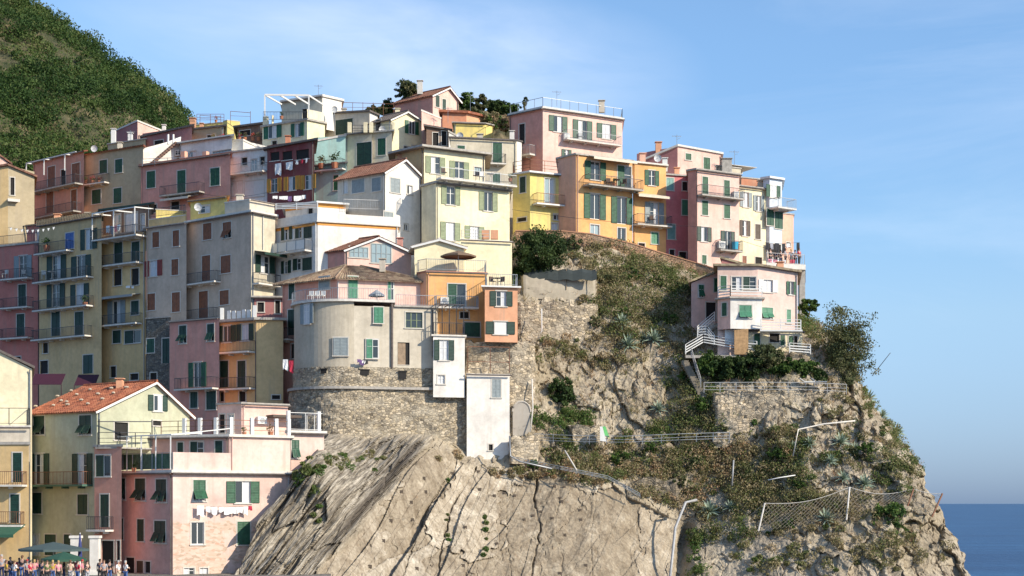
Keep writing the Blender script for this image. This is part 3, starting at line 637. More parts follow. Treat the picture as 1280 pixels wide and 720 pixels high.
house('C4', 'pale teal house with balcony plants and sunlit white roof wall', (392,433), 172, -15, 208, 258, 'teal', 'cg 417 219 423 238', ('flat',.15,.15,CONC), deep=10, depth=3, balc=((0,394,432,213,dict(dep=.7)),))
house('C4b', 'teal roof room with white sunlit top set back behind the balcony plants', (392,432), 175, 0, 172, 212, 'teal', '', ('slant',(178,170),LCONC,.1), deep=3, depth=4)
house('C5', 'grey beige house with a huge dark green garage door on the terrace', (432,465), 176, -15, 169, 212, 'beige', 'cd 446 178 464.5 206', ('flat',.2,.15,CONC), deep=8, depth=5)
house('C6', 'beige house with one green shutter under a pale roof terrace', (463,490), 175, -12, 167, 215, 'beige', 'cg 472 173 482 194', ('flat',.25,.15,CONC), deep=8, depth=5)
house('D6', 'cream gabled attic house with open green shutters, behind the terrace parapet', (463,489,534), 181, (-30,38), 149, 200, 'cream', ('k 470 150 476 166','og 506 151.5 523 168; k 505 183 511 190; ww 515 182 520 188'), ('gable1',508,140,DARKR), deep=8, depth=6, colR='creamy')
house('C7', 'white house with red hipped gable roof and pale green shutters, centre of the town', (422,481.5,527), 153, (-28,42), 214.5, 312, 'greyc',
  ('wa 429 225 434.5 242; ca 440 224 455.5 241; ca 465 222 476 239', 'ca 488 223 500 241; ww 509 232 515.5 243; ca 480 265 491 274; ww 505 280 510 288'), ('gable1',505,200,TILED), deep=10, colR='white')
HOUSES['C7']
# =================================================================== centre
house('C8', 'white house with orange band and terrace rail, wooden shutters on shaded side', (345,397,498), 148.5, (-30,20), 276, 345, 'whiteblue',
  ('od 352 283.5 365.5 300; xd 369 283 377 298; cd 379.5 281 390 298; od 352 326 364 342; xd 366 323 376 338; cd 378 322 390 338', ''), ('parapet',.75,'white'), deep=12, depth=6, colR='white',
  balc=((0,345,391,316.5,dict(dep=1.0,kind='panel',mat=METAL)),), band=(plain('orange_band',(.70,.30,.06)),.38,.02))
house('C8b', 'white rooftop room with orange trim and a white slatted canopy', (357,397,432), 151.5, (-25,22), 254, 272, 'white', ('k 385 258 391 268',''), ('flat',.35,.16,WHITEP), deep=1, depth=4, band=(plain('orange_band',(.70,.30,.06)),.35,.0))
house('C9', 'pink gabled attic with two big trapezoid windows under a red edged roof', (402,431,514), 147.5, (-28,20), 312, 345, 'pink', ('kg 404 322 408 332','ga 437 309 460 322; ga 464 305 489 329'), ('gable1',471,297,TILED,WHITEP), deep=3, colR='palepink')
house('C10', 'pink house with slate hipped roof and terrace on top of the round tower', (353,421,531), 142, (-26,17), 349, 440, 'dustypink',
  ('cd 361.5 352 368 374; ca 399 346 412 362; cd 360 387 368 419; kd 364 430 368 448','cm 435.5 345.5 447 373; xm 485 352 492 375'), ('hip',331,tiles('old_brown_tiles', (.30,.20,.135), .5)), deep=10, colR='palepink',
  balc=((0,343,368,425,dict(dep=.9)),))
pipe('C10', 1, 422.5, 352, 378)
house('C11', 'cream gabled house wall with brown parasol terrace above the orange house', (518,580), 146, 8, 308, 345, 'creamy', '', ('gable0',549,300,LCONC), deep=3, depth=5)
house('C12', 'tall blank cream block with open roof terrace above the orange annex', (576,640), 148, 16, 300, 362, 'creamy', '', ('flat',.05,.1,WHITEP), deep=4, depth=5)
house('C13', 'orange house with open green door and air conditioner over the iron terrace', (522,533,608), 143.5, (-50,12), 340, 425, 'terracotta',
  ('','xg 560 355 582 384.5; ka 575 390 586 398; cg 580 403 600 421'), ('flat',.1,.12,plain('red_ledge',(.40,.16,.11))), deep=.8, depth=5, colR='orange', rails=((.95,'iron',METAL),), balc=((1,543,596,385,dict(dep=1.0,slab=LCONC,mat=METAL)),))
aircon('C13', 1, 550, 372, 560, 380)
house('C14', 'small salmon orange annex with white awning windows beside the stone wall', (606,647), 141.2, 12, 359, 423, 'terracotta', 'og 612.6 364 640.5 383; og 607.5 402 643.5 418', ('flat',.3,.14,WHITEP), deep=.3, depth=4, rails=((.95,'iron',METAL),))
f = HOUSES['C14']['f'][0]; mb = MB(); r = f.rect(618,403,633,418); fbox(mb, f, *r, -.04, .0); part('C14', 'roller_blind', mb, WHITEP)
house('D1', 'large pale yellow house with loggia of tables and grey shuttered windows', (527,545,637), 152, (-52,30), 229, 305, 'cream',
  ('','ov 551.7 233 575 256; ov 598.6 240 621.7 264; ov 550.5 278 575 300.6; ov 581 283 605 299'), ('flat',.2,.2,CONC), deep=6, depth=8, colR='creamy', balc=((1,545,640,229,dict(dep=1.0,mat=METAL)),))
house('D1b', 'yellow loggia floor under a thin grey roof with three open shuttered doors', (494,530,606), 155.5, (-45,30), 185, 228, 'ochre',
  ('','ov 532 196 556 217; ov 562 202 586 223; ga 593 209 602 219'), ('flat',.7,.2,CONC), deep=2, depth=6, colR='cream')
house('D2', 'beige house with green shutters and a half round balcony under the trees', (563,646,652), 170, (12,50), 176, 262, 'beige',
  ('cg 571.7 182 581 191; cg 616 178.5 627.5 203.5; cg 616 216 625 232', ''), ('flat',.15,.12,DARKR), deep=8, depth=6, colR='white', balc=((0,592,631,205,dict(dep=.8)),(0,604,640,240,dict(dep=.8))))
house('D3', 'topmost rose gabled house against the sky with two dark windows', (493,541,573), 184, (-30,42), 119, 160, 'pink', ('','cd 544.6 119.5 549 134; cd 553 124 557.3 139'), ('gable1',560.5,110,TILED,WHITEP), deep=8, colR='palepink')
chimney('D3', 525, 103, 187, .6, 1.4, LCONC)
house('D3b', 'pale pink sloping wall just below the topmost rose house', (527,556), 180, 38, 150, 172, 'palepink', '', ('slant',(139,151),LCONC,.05), deep=5, depth=3)
house('D4', 'low terracotta orange house with flat tiled roof below the trees', (553,583,604), 182, (10,45), 142, 165, 'brick', ('',''), ('flat',.4,.25,TILE), deep=6, depth=5, colR='terracotta')
house('D5', 'low ochre yellow wall house right below the terracotta one', (567,606,616), 178, (8,45), 155, 180, 'yellow', ('',''), ('flat',.2,.12,CONC), deep=8, depth=5)
house('D7', 'dark timber shed with slanting slate roof left of a white wall', (533,562), 178, 12, 161, 185, 'brown', 'kn 541 166 548 182; kn 552 164 558 182', ('slant',(158,164),DARKR,.3), deep=5, depth=4)
house('D8', 'white lean-to wall with slanting top beside the dark timber shed', (561,588), 175.5, 30, 178, 186, 'white', '', ('slant',(165,180),CONC,.08), deep=6, depth=3)
# =================================================================== right cluster
house('E1', 'salmon pink villa with railed roof terrace, highest right of the trees', (637,678.5,778), 172, (-42,30), 136, 230, 'pink',
  ('kg 649 155 656 180','og 686 145 709 165; og 716 150.5 740 178; og 746 155 770 173.6; og 702 187 714 196'), ('flat',.22,.2,LCONC), deep=8, depth=6, colR='palepink',
  balc=((1,703,771,179,dict(dep=1.0,mat=GALV)),(0,642,670,196,dict(dep=1.0,mat=GALV))), rails=((1.0,'panel',METAL),))
aircon('E1', 1, 703, 167, 710, 176)
house('E2', 'bright yellow house with terrace posts and a pale balcony door', (641,662.5,717.5), 158, (-40,27), 216, 292, 'yellow',
  ('cd 650 221 657 241; kn 647 272 658 277','wa 681 223 693 256; wb 692 268 701 275; ww 690 279 697 289'), ('flat',.35,.16,WHITEP), deep=5, depth=6, balc=((1,666,713,257,dict(dep=.9,slab=WHITEP,mat=RUST)),), rails=((1.1,'bars3',RUST),))
house('E3', 'orange house with two rows of green shutters and a furnished balcony', (697,720,790.5), 157.5, (-50,30), 193.5, 294, 'salmon',
  ('','og 731 202 757 225; xg 772 207.5 789 236; og 730 242.4 757 274; og 764 246.7 790 280; wa 738 281 749 294; wb 772 285 782 303'), ('flat',.2,.16,CONC), deep=6, depth=6, colR='orange',
  balc=((1,728.6,797,235.5,dict(dep=1.1,slab=CONC)),))
awning('E3', 1, 735, 789, 198, 1.1, .3, plain('beige_canvas',(.62,.54,.42)))
house('E3b', 'orange house right half with one long balcony and beige awning', (791,832.5), 161, 26, 203.5, 312, 'orange',
  'og 806 213 823.5 232; oa 806 253 829.5 283; cm 814 290.5 823 305; km 798 304 806 310', ('flat',.25,.16,LCONC), deep=6, depth=6, balc=((0,791,834,282.5,dict(dep=1.0,slab=LCONC)),))
awning('E3b', 0, 791, 830, 243, 1.2, .35, plain('beige_canvas',(.62,.54,.42)))
chimney('E3b', 803, 194, 164, .6, 1.5, W('salmon')); chimney('E3b', 831, 200, 163, .5, 1.2, WHITEP)
house('E4', 'narrow crimson red house with white framed pale green shutters', (832.5,861), 163, 18, 219, 322, 'red',
  'ct 833 222.5 842 238; kg 853 227.5 859.5 238.5; cm 852.5 250 860 269; ct 834.5 280.5 844 299; kg 837 312 843 320; kg 849 315 858 324', ('flat',.2,.16,CONC), deep=6, depth=5)
house('E5', 'tall pink house with two green doors on a top balcony and blue pot below', (860,870.5,924), 160, (-45,30), 212.5, 332, 'pink',
  ('','cg 878 221 885 246; cg 905 225.5 912 250; cg 877.5 251 885 269; cg 905 256 912.5 273; od 871.5 283.6 889 302; od 901 289 918 314; cg 877.5 319 883 330; cb 907 322 911 335'), ('flat',.2,.18,CONC), deep=6, depth=6, colR='palepink',
  balc=((1,871,924,247,dict(dep=.9,slab=CONC)),(1,894,922,314,dict(dep=.9,slab=CONC))))
aircon('E5', 1, 896, 302, 904, 311); aircon('E5', 1, 915, 240, 921, 250)
pipe('E5', 1, 867.5+3, 214, 332, mat=DARKR)
house('E5b', 'pink set back top floor with mauve side and white roof edge', (796,847,902), 168, (-12,28), 188, 240, 'mauve', ('','cg 857 192 864 200; cg 879.5 197 887.5 213'), ('slant',(205,183,193),LCONC,.2), deep=4, depth=5, colR='palepink')
chimney('E5b', 823, 180, 169, .6, 1.2)
house('E6', 'cream yellow narrow house with grey shuttered windows right of the tall pink house', (924,960), 165, 30, 233, 340, 'creamy',
  'oa 924.8 240.5 939.5 259; oa 941.5 244.7 954.5 264; on 924.5 275.7 937.5 295; cn 944 280.5 950.5 299; kg 944 321.5 952.5 330; cb 928 320 933 330', ('flat',.2,.15,CONC), deep=6, depth=5)
house('E6b', 'brown brick roof shed with slanting canvas sunshade behind the cream house', (924,957), 169, 25, 222, 240, 'brick', '', ('flat',.1,.12,CONC), deep=3, depth=4)
house('E6c', 'beige chimney terrace box left of the canvas sunshade', (895,926), 168, 28, 207.5, 225, 'beige', '', ('flat',.1,.12,CONC), deep=3, depth=4)
chimney('E6c', 908, 201, 168, 1.0, 1.4, CONC)
awning('E6c', 0, 915, 946, 208, -2.5, 0, plain('cream_canvas',(.55,.5,.42)))
house('E7', 'pale blue house with dark green shutters and an end balcony', (954,962,977.5), 166.5, (-40,34), 223, 330, 'paleblue',
  ('','og 957.5 231.5 975 247; cg 958.5 261 967 282; cg 968.5 265 978 286; kd 960 305 976 322'), ('flat',.3,.2,WHITEP), deep=5, depth=5, balc=((1,961,984,262,dict(dep=1.4,mat=GALV)),))
house('E8', 'narrow salmon house at the sea end of the row', (977,992), 170, 30, 267, 325, 'salmon', 'kd 983 303 988 308', ('flat',.1,.12,CONC), deep=6, depth=5)
# =================================================================== pink house on the spur
house('F1a', 'pale pink wing with slanting roof and entrance door above the white stair rails', (864,899), 150.5, 20, 355, 412, 'palepink', 'fg 873 356 879.5 372; cg 892.5 348 898.5 365; kd 882.5 378 895 400', ('slant',(354,339),SLATE,.25), deep=6, depth=6)
house('F1', 'pale pink house on the spur with white railed upper loggia and green shutters', (897,947,997), 147.5, (5,24), 339, 412, 'paler',
  ('cg 900.5 345 908 363; ww 914.5 346 927 363; xd 929 346 945 362','ow 948 350 972 365.5; og 983 352 995 368.5; fm 952.5 384.5 966 398.5; cm 983.5 387 988.5 404'), ('slant',(333,333,341),SLATE,.4), deep=8, depth=8, colR='paler')
house('F1b', 'white projecting room under the loggia of the spur house', (897,913,952.5), 146, (-35,8), 373, 408, 'palepink', ('cg 902.5 378.5 908.5 395','fm 924 381.5 939.5 397.5'), ('flat',.25,.16,CONC), deep=.2, depth=2.5, colR='white')
house('F1c', 'cream basement of the spur house with arched green doors', (930,1003), 147, 15, 413, 436, 'cream', 'cg 942.5 417 950 433; kg 962 417 974 428; cg 975.5 419 981 432; cg 985.5 420 991.5 433; kd 992.5 420 997 432', ('flat',.05,.12,LCONC), deep=4, depth=4)
house('F1d', 'mauve gabled dormer on the roof of the spur house', (902,948), 150, 8, 337, 345, 'mauve', '', ('slant',(323,337),SLATE,.15), deep=1, depth=4)
# =================================================================== numpy noise
PERM = np.random.default_rng(3).permutation(512).astype(np.int64); PERM = np.concatenate([PERM, PERM])
GR = np.random.default_rng(4).normal(size=(512,3)); GR /= np.linalg.norm(GR, axis=1)[:,None]
def perlin(x, y, z):
    x, y, z = np.broadcast_arrays(np.asarray(x, float), np.asarray(y, float), np.asarray(z, float))
    xi, yi, zi = np.floor(x).astype(int), np.floor(y).astype(int), np.floor(z).astype(int); xf, yf, zf = x-xi, y-yi, z-zi
    fd = lambda t: t*t*t*(t*(t*6-15)+10); u, v, w = fd(xf), fd(yf), fd(zf); out = 0
    for a in (0,1):
        for b in (0,1):
            for c in (0,1):
                h = PERM[(PERM[(PERM[(xi+a) & 511]+yi+b) & 511]+zi+c) & 511]; g = GR[h]
                d = g[...,0]*(xf-a)+g[...,1]*(yf-b)+g[...,2]*(zf-c)
                out = out+d*(u if a else 1-u)*(v if b else 1-v)*(w if c else 1-w)
    return out*1.5
def fbm(x, y, z, o=5, lac=2.03, g=.5, ridged=False):
    s, a, t = 0, 1., 0
    for i in range(o):
        n = perlin(x+i*17.3, y-i*9.1, z+i*5.7); n = 1-2*np.abs(n) if ridged else n; s = s+n*a; t += a; a *= g; x, y, z = x*lac, y*lac, z*lac
    return s/t
def cells(x, y, seed=0):
    """2-D voronoi: returns distance gap (F2-F1) and a random value per cell"""
    xi, yi = np.floor(x).astype(int), np.floor(y).astype(int); f1 = np.full(x.shape, 9.); f2 = f1.copy(); val = np.zeros(x.shape)
    for a in (-1,0,1):
        for b in (-1,0,1):
            h = PERM[(PERM[(xi+a+seed) & 511]+yi+b) & 511]; jx = xi+a+.5+(h % 97/97-.5)*.9; jy = yi+b+.5+(h % 89/89-.5)*.9
            d = np.hypot(x-jx, y-jy); cl = d < f1; f2 = np.where(cl, f1, np.minimum(f2, d)); val = np.where(cl, h % 101/101., val); f1 = np.where(cl, d, f1)
    return f2-f1, val
def np_mesh(name, verts, quads, mat, smooth=True, attrs=None, origin=(0,0,0), tri=False):
    me = bpy.data.meshes.new(name); k = quads.shape[1]; o = np.asarray(origin, float)
    me.vertices.add(len(verts)); me.vertices.foreach_set('co', (verts-o).astype(np.float32).ravel())
    me.loops.add(quads.size); me.loops.foreach_set('vertex_index', quads.astype(np.int32).ravel())
    me.polygons.add(len(quads)); me.polygons.foreach_set('loop_start', np.arange(0, quads.size, k, dtype=np.int32))
    me.polygons.foreach_set('use_smooth', np.full(len(quads), smooth))
    for an, (dom, typ, arr) in (attrs or {}).items():
        at_ = me.attributes.new(an, typ, dom); at_.data.foreach_set('color' if typ == 'FLOAT_COLOR' else 'value', arr.astype(np.float32).ravel())
    me.update(calc_edges=True); me.validate(); me.materials.append(mat)
    ob = bpy.data.objects.new(name, me); C.objects.link(ob); ob.location = origin; return ob
def grid_quads(nr, nc):
    i = np.arange(nr-1)[:,None]*nc+np.arange(nc-1)[None]; return np.stack([i, i+1, i+nc+1, i+nc], -1).reshape(-1, 4)

# =================================================================== the cliff of the headland
CP = [(290,720,118.5),(310,760,117),(400,565,125.2),(360,612,122.5),(330,645,120.6),(450,720,120.5),(450,600,128),(400,660,122),(520,575,134),(500,660,128),(560,720,126),(600,585,139.6),(640,592,139.8),(560,575,138.2),(640,720,128.5),(760,620,139.5),(760,720,131.5),
 (850,655,141),(850,720,136),(950,580,142.5),(950,650,139),(950,720,134),(1100,720,132),(1100,620,138),(1050,520,143.5),(1060,440,149),(990,490,144),(880,490,145.5),(880,545,143.5),(700,555,142.5),(700,500,146),(700,430,149),(620,520,143),(600,470,144.5),(650,430,148),(650,350,152),(690,360,152),
 (800,330,158),(800,420,150),(870,415,150.5),(840,480,147),(870,350,158),(700,295,159),(760,300,159),(900,400,152),(940,430,149),(1000,420,150),(1000,390,156),(1040,385,158),(1090,480,147.5),(1150,560,142.5),(1200,660,138),(1230,720,136),
 (300,930,112),(600,930,118),(900,930,122),(1200,930,124),(1300,930,126),(450,540,141),(400,540,140),(520,530,142),(480,470,144),(580,540,142.5),(400,480,143),(900,330,166),(960,340,168)]
cp = np.array(CP, float); A_ = cp[:, :2]/100
def tps(r): return np.where(r > 0, r*r*np.log(np.maximum(r, 1e-9)), 0)
K_ = tps(np.linalg.norm(A_[:,None]-A_[None], axis=2))+np.eye(len(A_))*.006; P_ = np.c_[np.ones(len(A_)), A_]
sol = np.linalg.solve(np.block([[K_, P_], [P_.T, np.zeros((3,3))]]), np.r_[cp[:,2], 0, 0, 0])
def base_depth(px, py):
    x = np.stack([np.asarray(px, float), np.asarray(py, float)], -1)/100
    out = sol[-3]+sol[-2]*x[...,0]+sol[-1]*x[...,1]
    for i in range(len(A_)): out = out+sol[i]*tps(np.hypot(x[...,0]-A_[i,0], x[...,1]-A_[i,1]))
    return out
TX = [286,300,310,330,352,366,378,400,440,520,583,600,640,660,700,760,820,870,900,950,1000,1030,1052,1066,1080,1095,1112,1130,1148,1160,1172,1187,1198,1210,1218,1228,1255,1300]
TY = [735,712,690,645,622,605,584,562,500,478,450,420,352,300,293,298,316,336,352,372,386,392,405,425,452,478,500,520,545,562,590,618,640,662,690,720,800,935]
def top_px(px): return np.interp(px, TX, TY)
def sstep(a, b, x): t = np.clip((x-a)/(b-a), 0, 1); return t*t*(3-2*t)
def zones(px, py):
    """strata (left), concreted face (middle), the rest is soil and rough rock"""
    edge = 545-(py-545)*.85                                    # right edge of the tilted strata
    wob = perlin(px/25, py/25, 3)*8
    st = sstep(8, -8, px-edge+wob)*sstep(535, 555, py)
    ctop = np.interp(px, [430,520,560,583,640,660,700,760,790,850,856], [560,560,566,584,586,592,600,602,625,652,720])
    cn = sstep(-2, 2, py-ctop+wob*.3)*sstep(-8, 8, px-edge+wob)*sstep(4, -4, px-np.interp(py, [560,650,720,930], [856,850,838,830]))
    cn *= (1-st); return st, cn
CRACKS = [[(612,560),(592,590),(566,632),(550,690),(548,730)],[(614,590),(604,640),(594,730)],[(562,590),(532,640),(500,730)],[(583,600),(572,640),(588,690),(580,730)],[(672,590),(668,625),(676,660),(662,730)],[(700,605),(694,660),(704,700),(700,730)],[(640,600),(632,650),(640,730)],[(745,625),(738,670),(742,730)],[(800,640),(788,690),(790,730)]]
def cliff_surface(px, py, detail=True):
    Y = base_depth(px, py); x = (px-CX)*Y/F; z = ZC+(HY-py)*Y/F
    d = py-top_px(px); edge = sstep(880, 1080, px); Y = Y+edge*9*np.exp(-np.maximum(d, 0)/22.)   # round the sea edge over
    st, cn = zones(px, py); ro = 1-np.clip(st+cn, 0, 1); dx = 0; dz = 0; dY = 0
    if detail:
        # tilted strata: thin sheets running up to the right
        a = R(54); c = x*math.sin(a)-z*math.cos(a); l = x*math.cos(a)+z*math.sin(a)
        wv = perlin(c*.2, l*.10, 7)*.5
        s1 = fbm((c+wv)*.55, l*.07, Y*.0+1, 3, ridged=True); s2 = fbm((c+wv)*2.1, l*.22, 5., 4, ridged=True)
        saw = (((c+wv)*.62+perlin(l*.2, c*.3, 2)*.6) % 1.0); saw2 = (((c+wv)*1.9+perlin(l*.35, c*.5, 9)*.9) % 1.0)
        brk, bv = cells(c*.9+perlin(x,z,5)*.2, l*.22, 31)
        dst = -(s1*.8+s2*.42+saw*.95+saw2*.42+(bv-.5)*.9)+sstep(.09, 0, brk)*.2-fbm(x*2.2,z*2.2,1.,3)*.15
        # concreted face: big slabs with a step at each crack
        wx = perlin(x*1.3, z*1.3, 4)*.10+perlin(x*4, z*4, 4)*.008
        g1, v1 = cells(x*.17-z*.07+wx*1.5+perlin(x*.25,z*.25,44)*.35, z*.075+x*.02+wx+perlin(x*.2,z*.2,54)*.2, 5)
        g2, v2 = cells(x*.6-z*.22+wx*3, z*.33+x*.1+wx*2, 77)
        cs_ = x*math.sin(R(62))-z*math.cos(R(62)); ls_ = x*math.cos(R(62))+z*math.sin(R(62)); dj = ((cs_*.36+perlin(cs_*.3, ls_*.12, 61)*.5) % 1.0); dj2 = ((cs_*1.15+perlin(cs_*.5, ls_*.3, 71)*.8) % 1.0)
        dcn = -(v1-.5)*.35-(v2-.5)*.22+(dj*(.75+.9*perlin(cs_*.25, ls_*.18, 81))+dj2*.12-.6)*(.14+.86*sstep(670, 590, px))+sstep(.03, 0, g1)*.14-fbm(x*.35, z*.28, 3., 6)*.8-fbm(x*.9+z*.3, z*.3, 8., 5, ridged=True)*.14-fbm(x*3, z*3, 8., 5)*.13
        for ci, pl in enumerate(CRACKS):
            dmin = np.full(px.shape, 99.); wob2 = perlin(px/9, py/9, 1)*2.5+perlin(px/3, py/3, 2)*.8
            for (xa, ya), (xb, yb) in zip(pl, pl[1:]):
                t_ = np.clip(((px-xa)*(xb-xa)+(py-ya)*(yb-ya))/((xb-xa)**2+(yb-ya)**2), 0, 1); dmin = np.minimum(dmin, np.hypot(px+wob2-xa-t_*(xb-xa), py-ya-t_*(yb-ya)))
            dcn = dcn+np.exp(-(dmin/(.9+.5*perlin(px/30,py/30,7)))**2)*(.55+.6*perlin(px/22, py/22, 17))*(1.1 if ci in (0, 2, 4) else .25)
        # rough rock and terraces
        vr = sstep(590, 700, py); ve = fbm(x*.35, z*.22, Y*.2, 6, ridged=True)
        g3, v3 = cells(x*.42+perlin(x*.5, z*.5, 24)*.5, z*.30+perlin(x*.5, z*.5, 34)*.5, 12); g4, v4 = cells(x*1.3+perlin(x, z, 21)*.4, z*1.1+perlin(x, z, 29)*.4, 50)
        dro = -ve*.5-(v3-.5)*1.0-(v4-.5)*.5-fbm(x*1.8, z*1.5, Y*.5+3, 5)*.35+sstep(.05, 0, g3)*.25-fbm(x*5, z*5, Y+3, 3)*.08
        fall = sstep(870, 1120, px)*.35+.75
        dY = dst*st+dcn*cn+dro*ro*fall
        # smaller relief right where houses and walls stand
        k = 1-.75*sstep(30, 5, d)*sstep(1040, 1000, px)*sstep(583, 640, px)
        dY = dY*k
        dx = fbm(x*.6, z*.6, 31., 4)*.5*edge*2; dz = fbm(x*.7, z*.7, 41., 4)*.35*edge*2
        # deep cleft right of the concreted face
        cl = np.exp(-((px-(860-(py-650)*.12))/9)**2)*sstep(640, 680, py); dY = dY+cl*3.0
        # dark diagonal hollow at the foot of the strata
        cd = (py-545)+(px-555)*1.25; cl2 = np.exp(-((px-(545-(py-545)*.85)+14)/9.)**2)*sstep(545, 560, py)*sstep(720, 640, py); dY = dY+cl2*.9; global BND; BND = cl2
        global FAC; FAC = v1
    return x+dx, Y+dY, z+dz, st, cn
NCc, NRc = 860, 420
uu = np.linspace(0, 1, NCc); pxs = 286+uu*(1300-286); vv = np.linspace(0, 1, NRc)**.9
PX = np.repeat(pxs[None], NRc, 0); TOPY = top_px(pxs); PY = TOPY[None]+(935-TOPY[None])*vv[:,None]
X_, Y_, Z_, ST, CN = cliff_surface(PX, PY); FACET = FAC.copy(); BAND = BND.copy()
V0 = np.stack([X_, Y_, Z_], -1)
backs = []
for dd, dzz in ((60, -4), (30, -1.5), (12, -.6), (5, -.2), (1.5, -.05)):
    b = V0[0].copy(); b[:,1] += dd; dxx = sstep(950, 1150, pxs)*dd*.55; b[:,0] -= dxx; b[:,2] += dzz-sstep(1000, 1100, pxs)*dd*.35; b[:,2] = np.maximum(b[:,2], -6); backs.append(b)
VV = np.concatenate([np.stack(backs), V0]); nb = len(backs)
ex = lambda a: np.concatenate([np.repeat(a[:1], nb, 0), a])
wet = ex(sstep(640, 720, PY)*0)
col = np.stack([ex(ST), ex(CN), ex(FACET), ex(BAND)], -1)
def rock_mat():
    m, nt, b = nodes('cliff_rock'); b.inputs['Roughness'].default_value = .95
    v = scaled(nt, 1, 1, 1); at_ = N(nt, 'ShaderNodeVertexColor', layer_name='zone'); s = N(nt, 'ShaderNodeSeparateColor'); nt.links.new(at_.outputs[0], s.inputs[0])
    # strata stripes across the dip
    mp = N(nt, 'ShaderNodeMapping'); mp.inputs['Rotation'].default_value = (0, R(54-90), 0); mp.inputs['Scale'].default_value = (1, 1, 1)
    tc = N(nt, 'ShaderNodeTexCoord'); nt.links.new(tc.outputs['Object'], mp.inputs[0]); mp2 = N(nt, 'ShaderNodeMapping'); mp2.inputs['Scale'].default_value = (.28, .6, 8.0); 
    mp.inputs['Rotation'].default_value = (0, R(-54+108), 0)
    nt.links.new(mp.outputs[0], mp2.inputs[0])
    n1 = noise(nt, mp2.outputs[0], .8, 8, .68); n2 = noise(nt, v, .5, 8, .65); n3 = noise(nt, v, 4, 8, .72); n4 = noise(nt, v, .16, 5, .6)
    strata = ramp(nt, n1, [(.36, (.10,.085,.066)), (.45, (.24,.205,.16)), (.54, (.38,.335,.265)), (.64, (.58,.52,.43))])
    conc = ramp(nt, n2, [(.30, (.34,.285,.21)), (.44, (.43,.37,.285)), (.56, (.50,.435,.34)), (.66, (.63,.565,.46))])
    vs = scaled(nt, 1.3, 1.3, .12); stn = noise(nt, vs, 1.0, 7, .7)
    conc = mixc(nt, .8, conc, ramp(nt, stn, [(.34, (.52,.47,.42)), (.56, (1,1,1))]), 'MULTIPLY')
    conc = mixc(nt, .9, conc, ramp(nt, s.outputs[2], [(.0, (.70,.66,.60)), (.35, (.92,.89,.85)), (.7, (1,1,1)), (.75, (1.16,1.16,1.16)), (1, (1.0,.98,.95))]), 'MULTIPLY')
    rust = noise(nt, v, .9, 4, .6); conc = mixc(nt, ramp(nt, rust, [(.66, (0,0,0)), (.78, (.5,.5,.5))]), conc, (.34,.19,.09))
    rough = ramp(nt, n2, [(.25, (.24,.195,.145)), (.42, (.39,.33,.25)), (.58, (.50,.43,.325)), (.78, (.62,.54,.42))])
    soil = ramp(nt, n4, [(.42, (1,1,1)), (.62, (.70,.66,.56))]); rough = mixc(nt, .7, rough, soil, 'MULTIPLY')
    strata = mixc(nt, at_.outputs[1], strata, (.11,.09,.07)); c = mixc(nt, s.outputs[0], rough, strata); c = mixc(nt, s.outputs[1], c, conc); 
    c = mixc(nt, .75, c, ramp(nt, n3, [(.3, (.55,.53,.5)), (.6, (1,1,1))]), 'MULTIPLY')
    # cracks
    vo = N(nt, 'ShaderNodeTexVoronoi', Scale=.33, feature='DISTANCE_TO_EDGE'); w = N(nt, 'ShaderNodeTexNoise', Scale=.8, Detail=6.0); nt.links.new(v, w.inputs['Vector'])
    vw = mixc(nt, .8, v, w.outputs['Color'], 'ADD'); nt.links.new(vw, vo.inputs['Vector'])
    c = mixc(nt, ramp(nt, vo.outputs[0], [(0, (.6,)*3), (.010, (0,0,0))]), c, (.10,.085,.065))
    nt.links.new(c, b.inputs['Base Color'])
    h = mixc(nt, .5, n3, n1); bump(nt, b, h, .9, .22); return m
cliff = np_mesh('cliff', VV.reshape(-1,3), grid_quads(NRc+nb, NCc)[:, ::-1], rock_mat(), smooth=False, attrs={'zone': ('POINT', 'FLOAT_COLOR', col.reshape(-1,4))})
tag(cliff, 'steep tan rock headland falling to the sea', kind='structure')
def cliff_at(px, py, lift=0):
    x, y, z, _, _ = cliff_surface(np.array([float(px)]), np.array([float(py)])); return Vector((x[0], y[0]-lift, z[0]))

# land under the town
pxg = np.linspace(-120, 700, 60); yg = np.concatenate([[60, 100, 122], np.linspace(128, 330, 50)])
zt = np.interp(yg, [60,125,140,150,165,175,190,215,300,330], [12.7,12.8,15,20,24,33,44,47,50,50])
PXg, YG = np.meshgrid(pxg, yg); ZG = np.repeat(zt[:,None], 60, 1); XG = (PXg-CX)*YG/F
rightcut = sstep(430, 330, PXg); ZG = np.where((YG < 150), 6+(ZG-6)*np.where(YG < 132, sstep(330, 300, PXg), np.maximum(rightcut, .0)), ZG)
ZG = ZG+fbm(XG*.1, YG*.1, 2., 3)*.6*(YG > 140)
earth = plain('town_earth', (.16,.12,.08), .95, var=.3)
g = np_mesh('terrain', np.stack([XG, YG, ZG], -1).reshape(-1,3), grid_quads(len(yg), 60), earth); tag(g, kind='structure')
mb = MB(); a, b_ = at(-160, 700, 60), at(330, 700, 60)
mb.poly([(-75, 70, 12.83), (-8, 70, 12.83), (-14, 126, 12.83), (-62, 126, 12.83)]); s_ = mb.build('square', masonry('paving', (.22,.20,.18), 1.5, (.2,.18,.16), .2)); tag(s_, kind='structure')

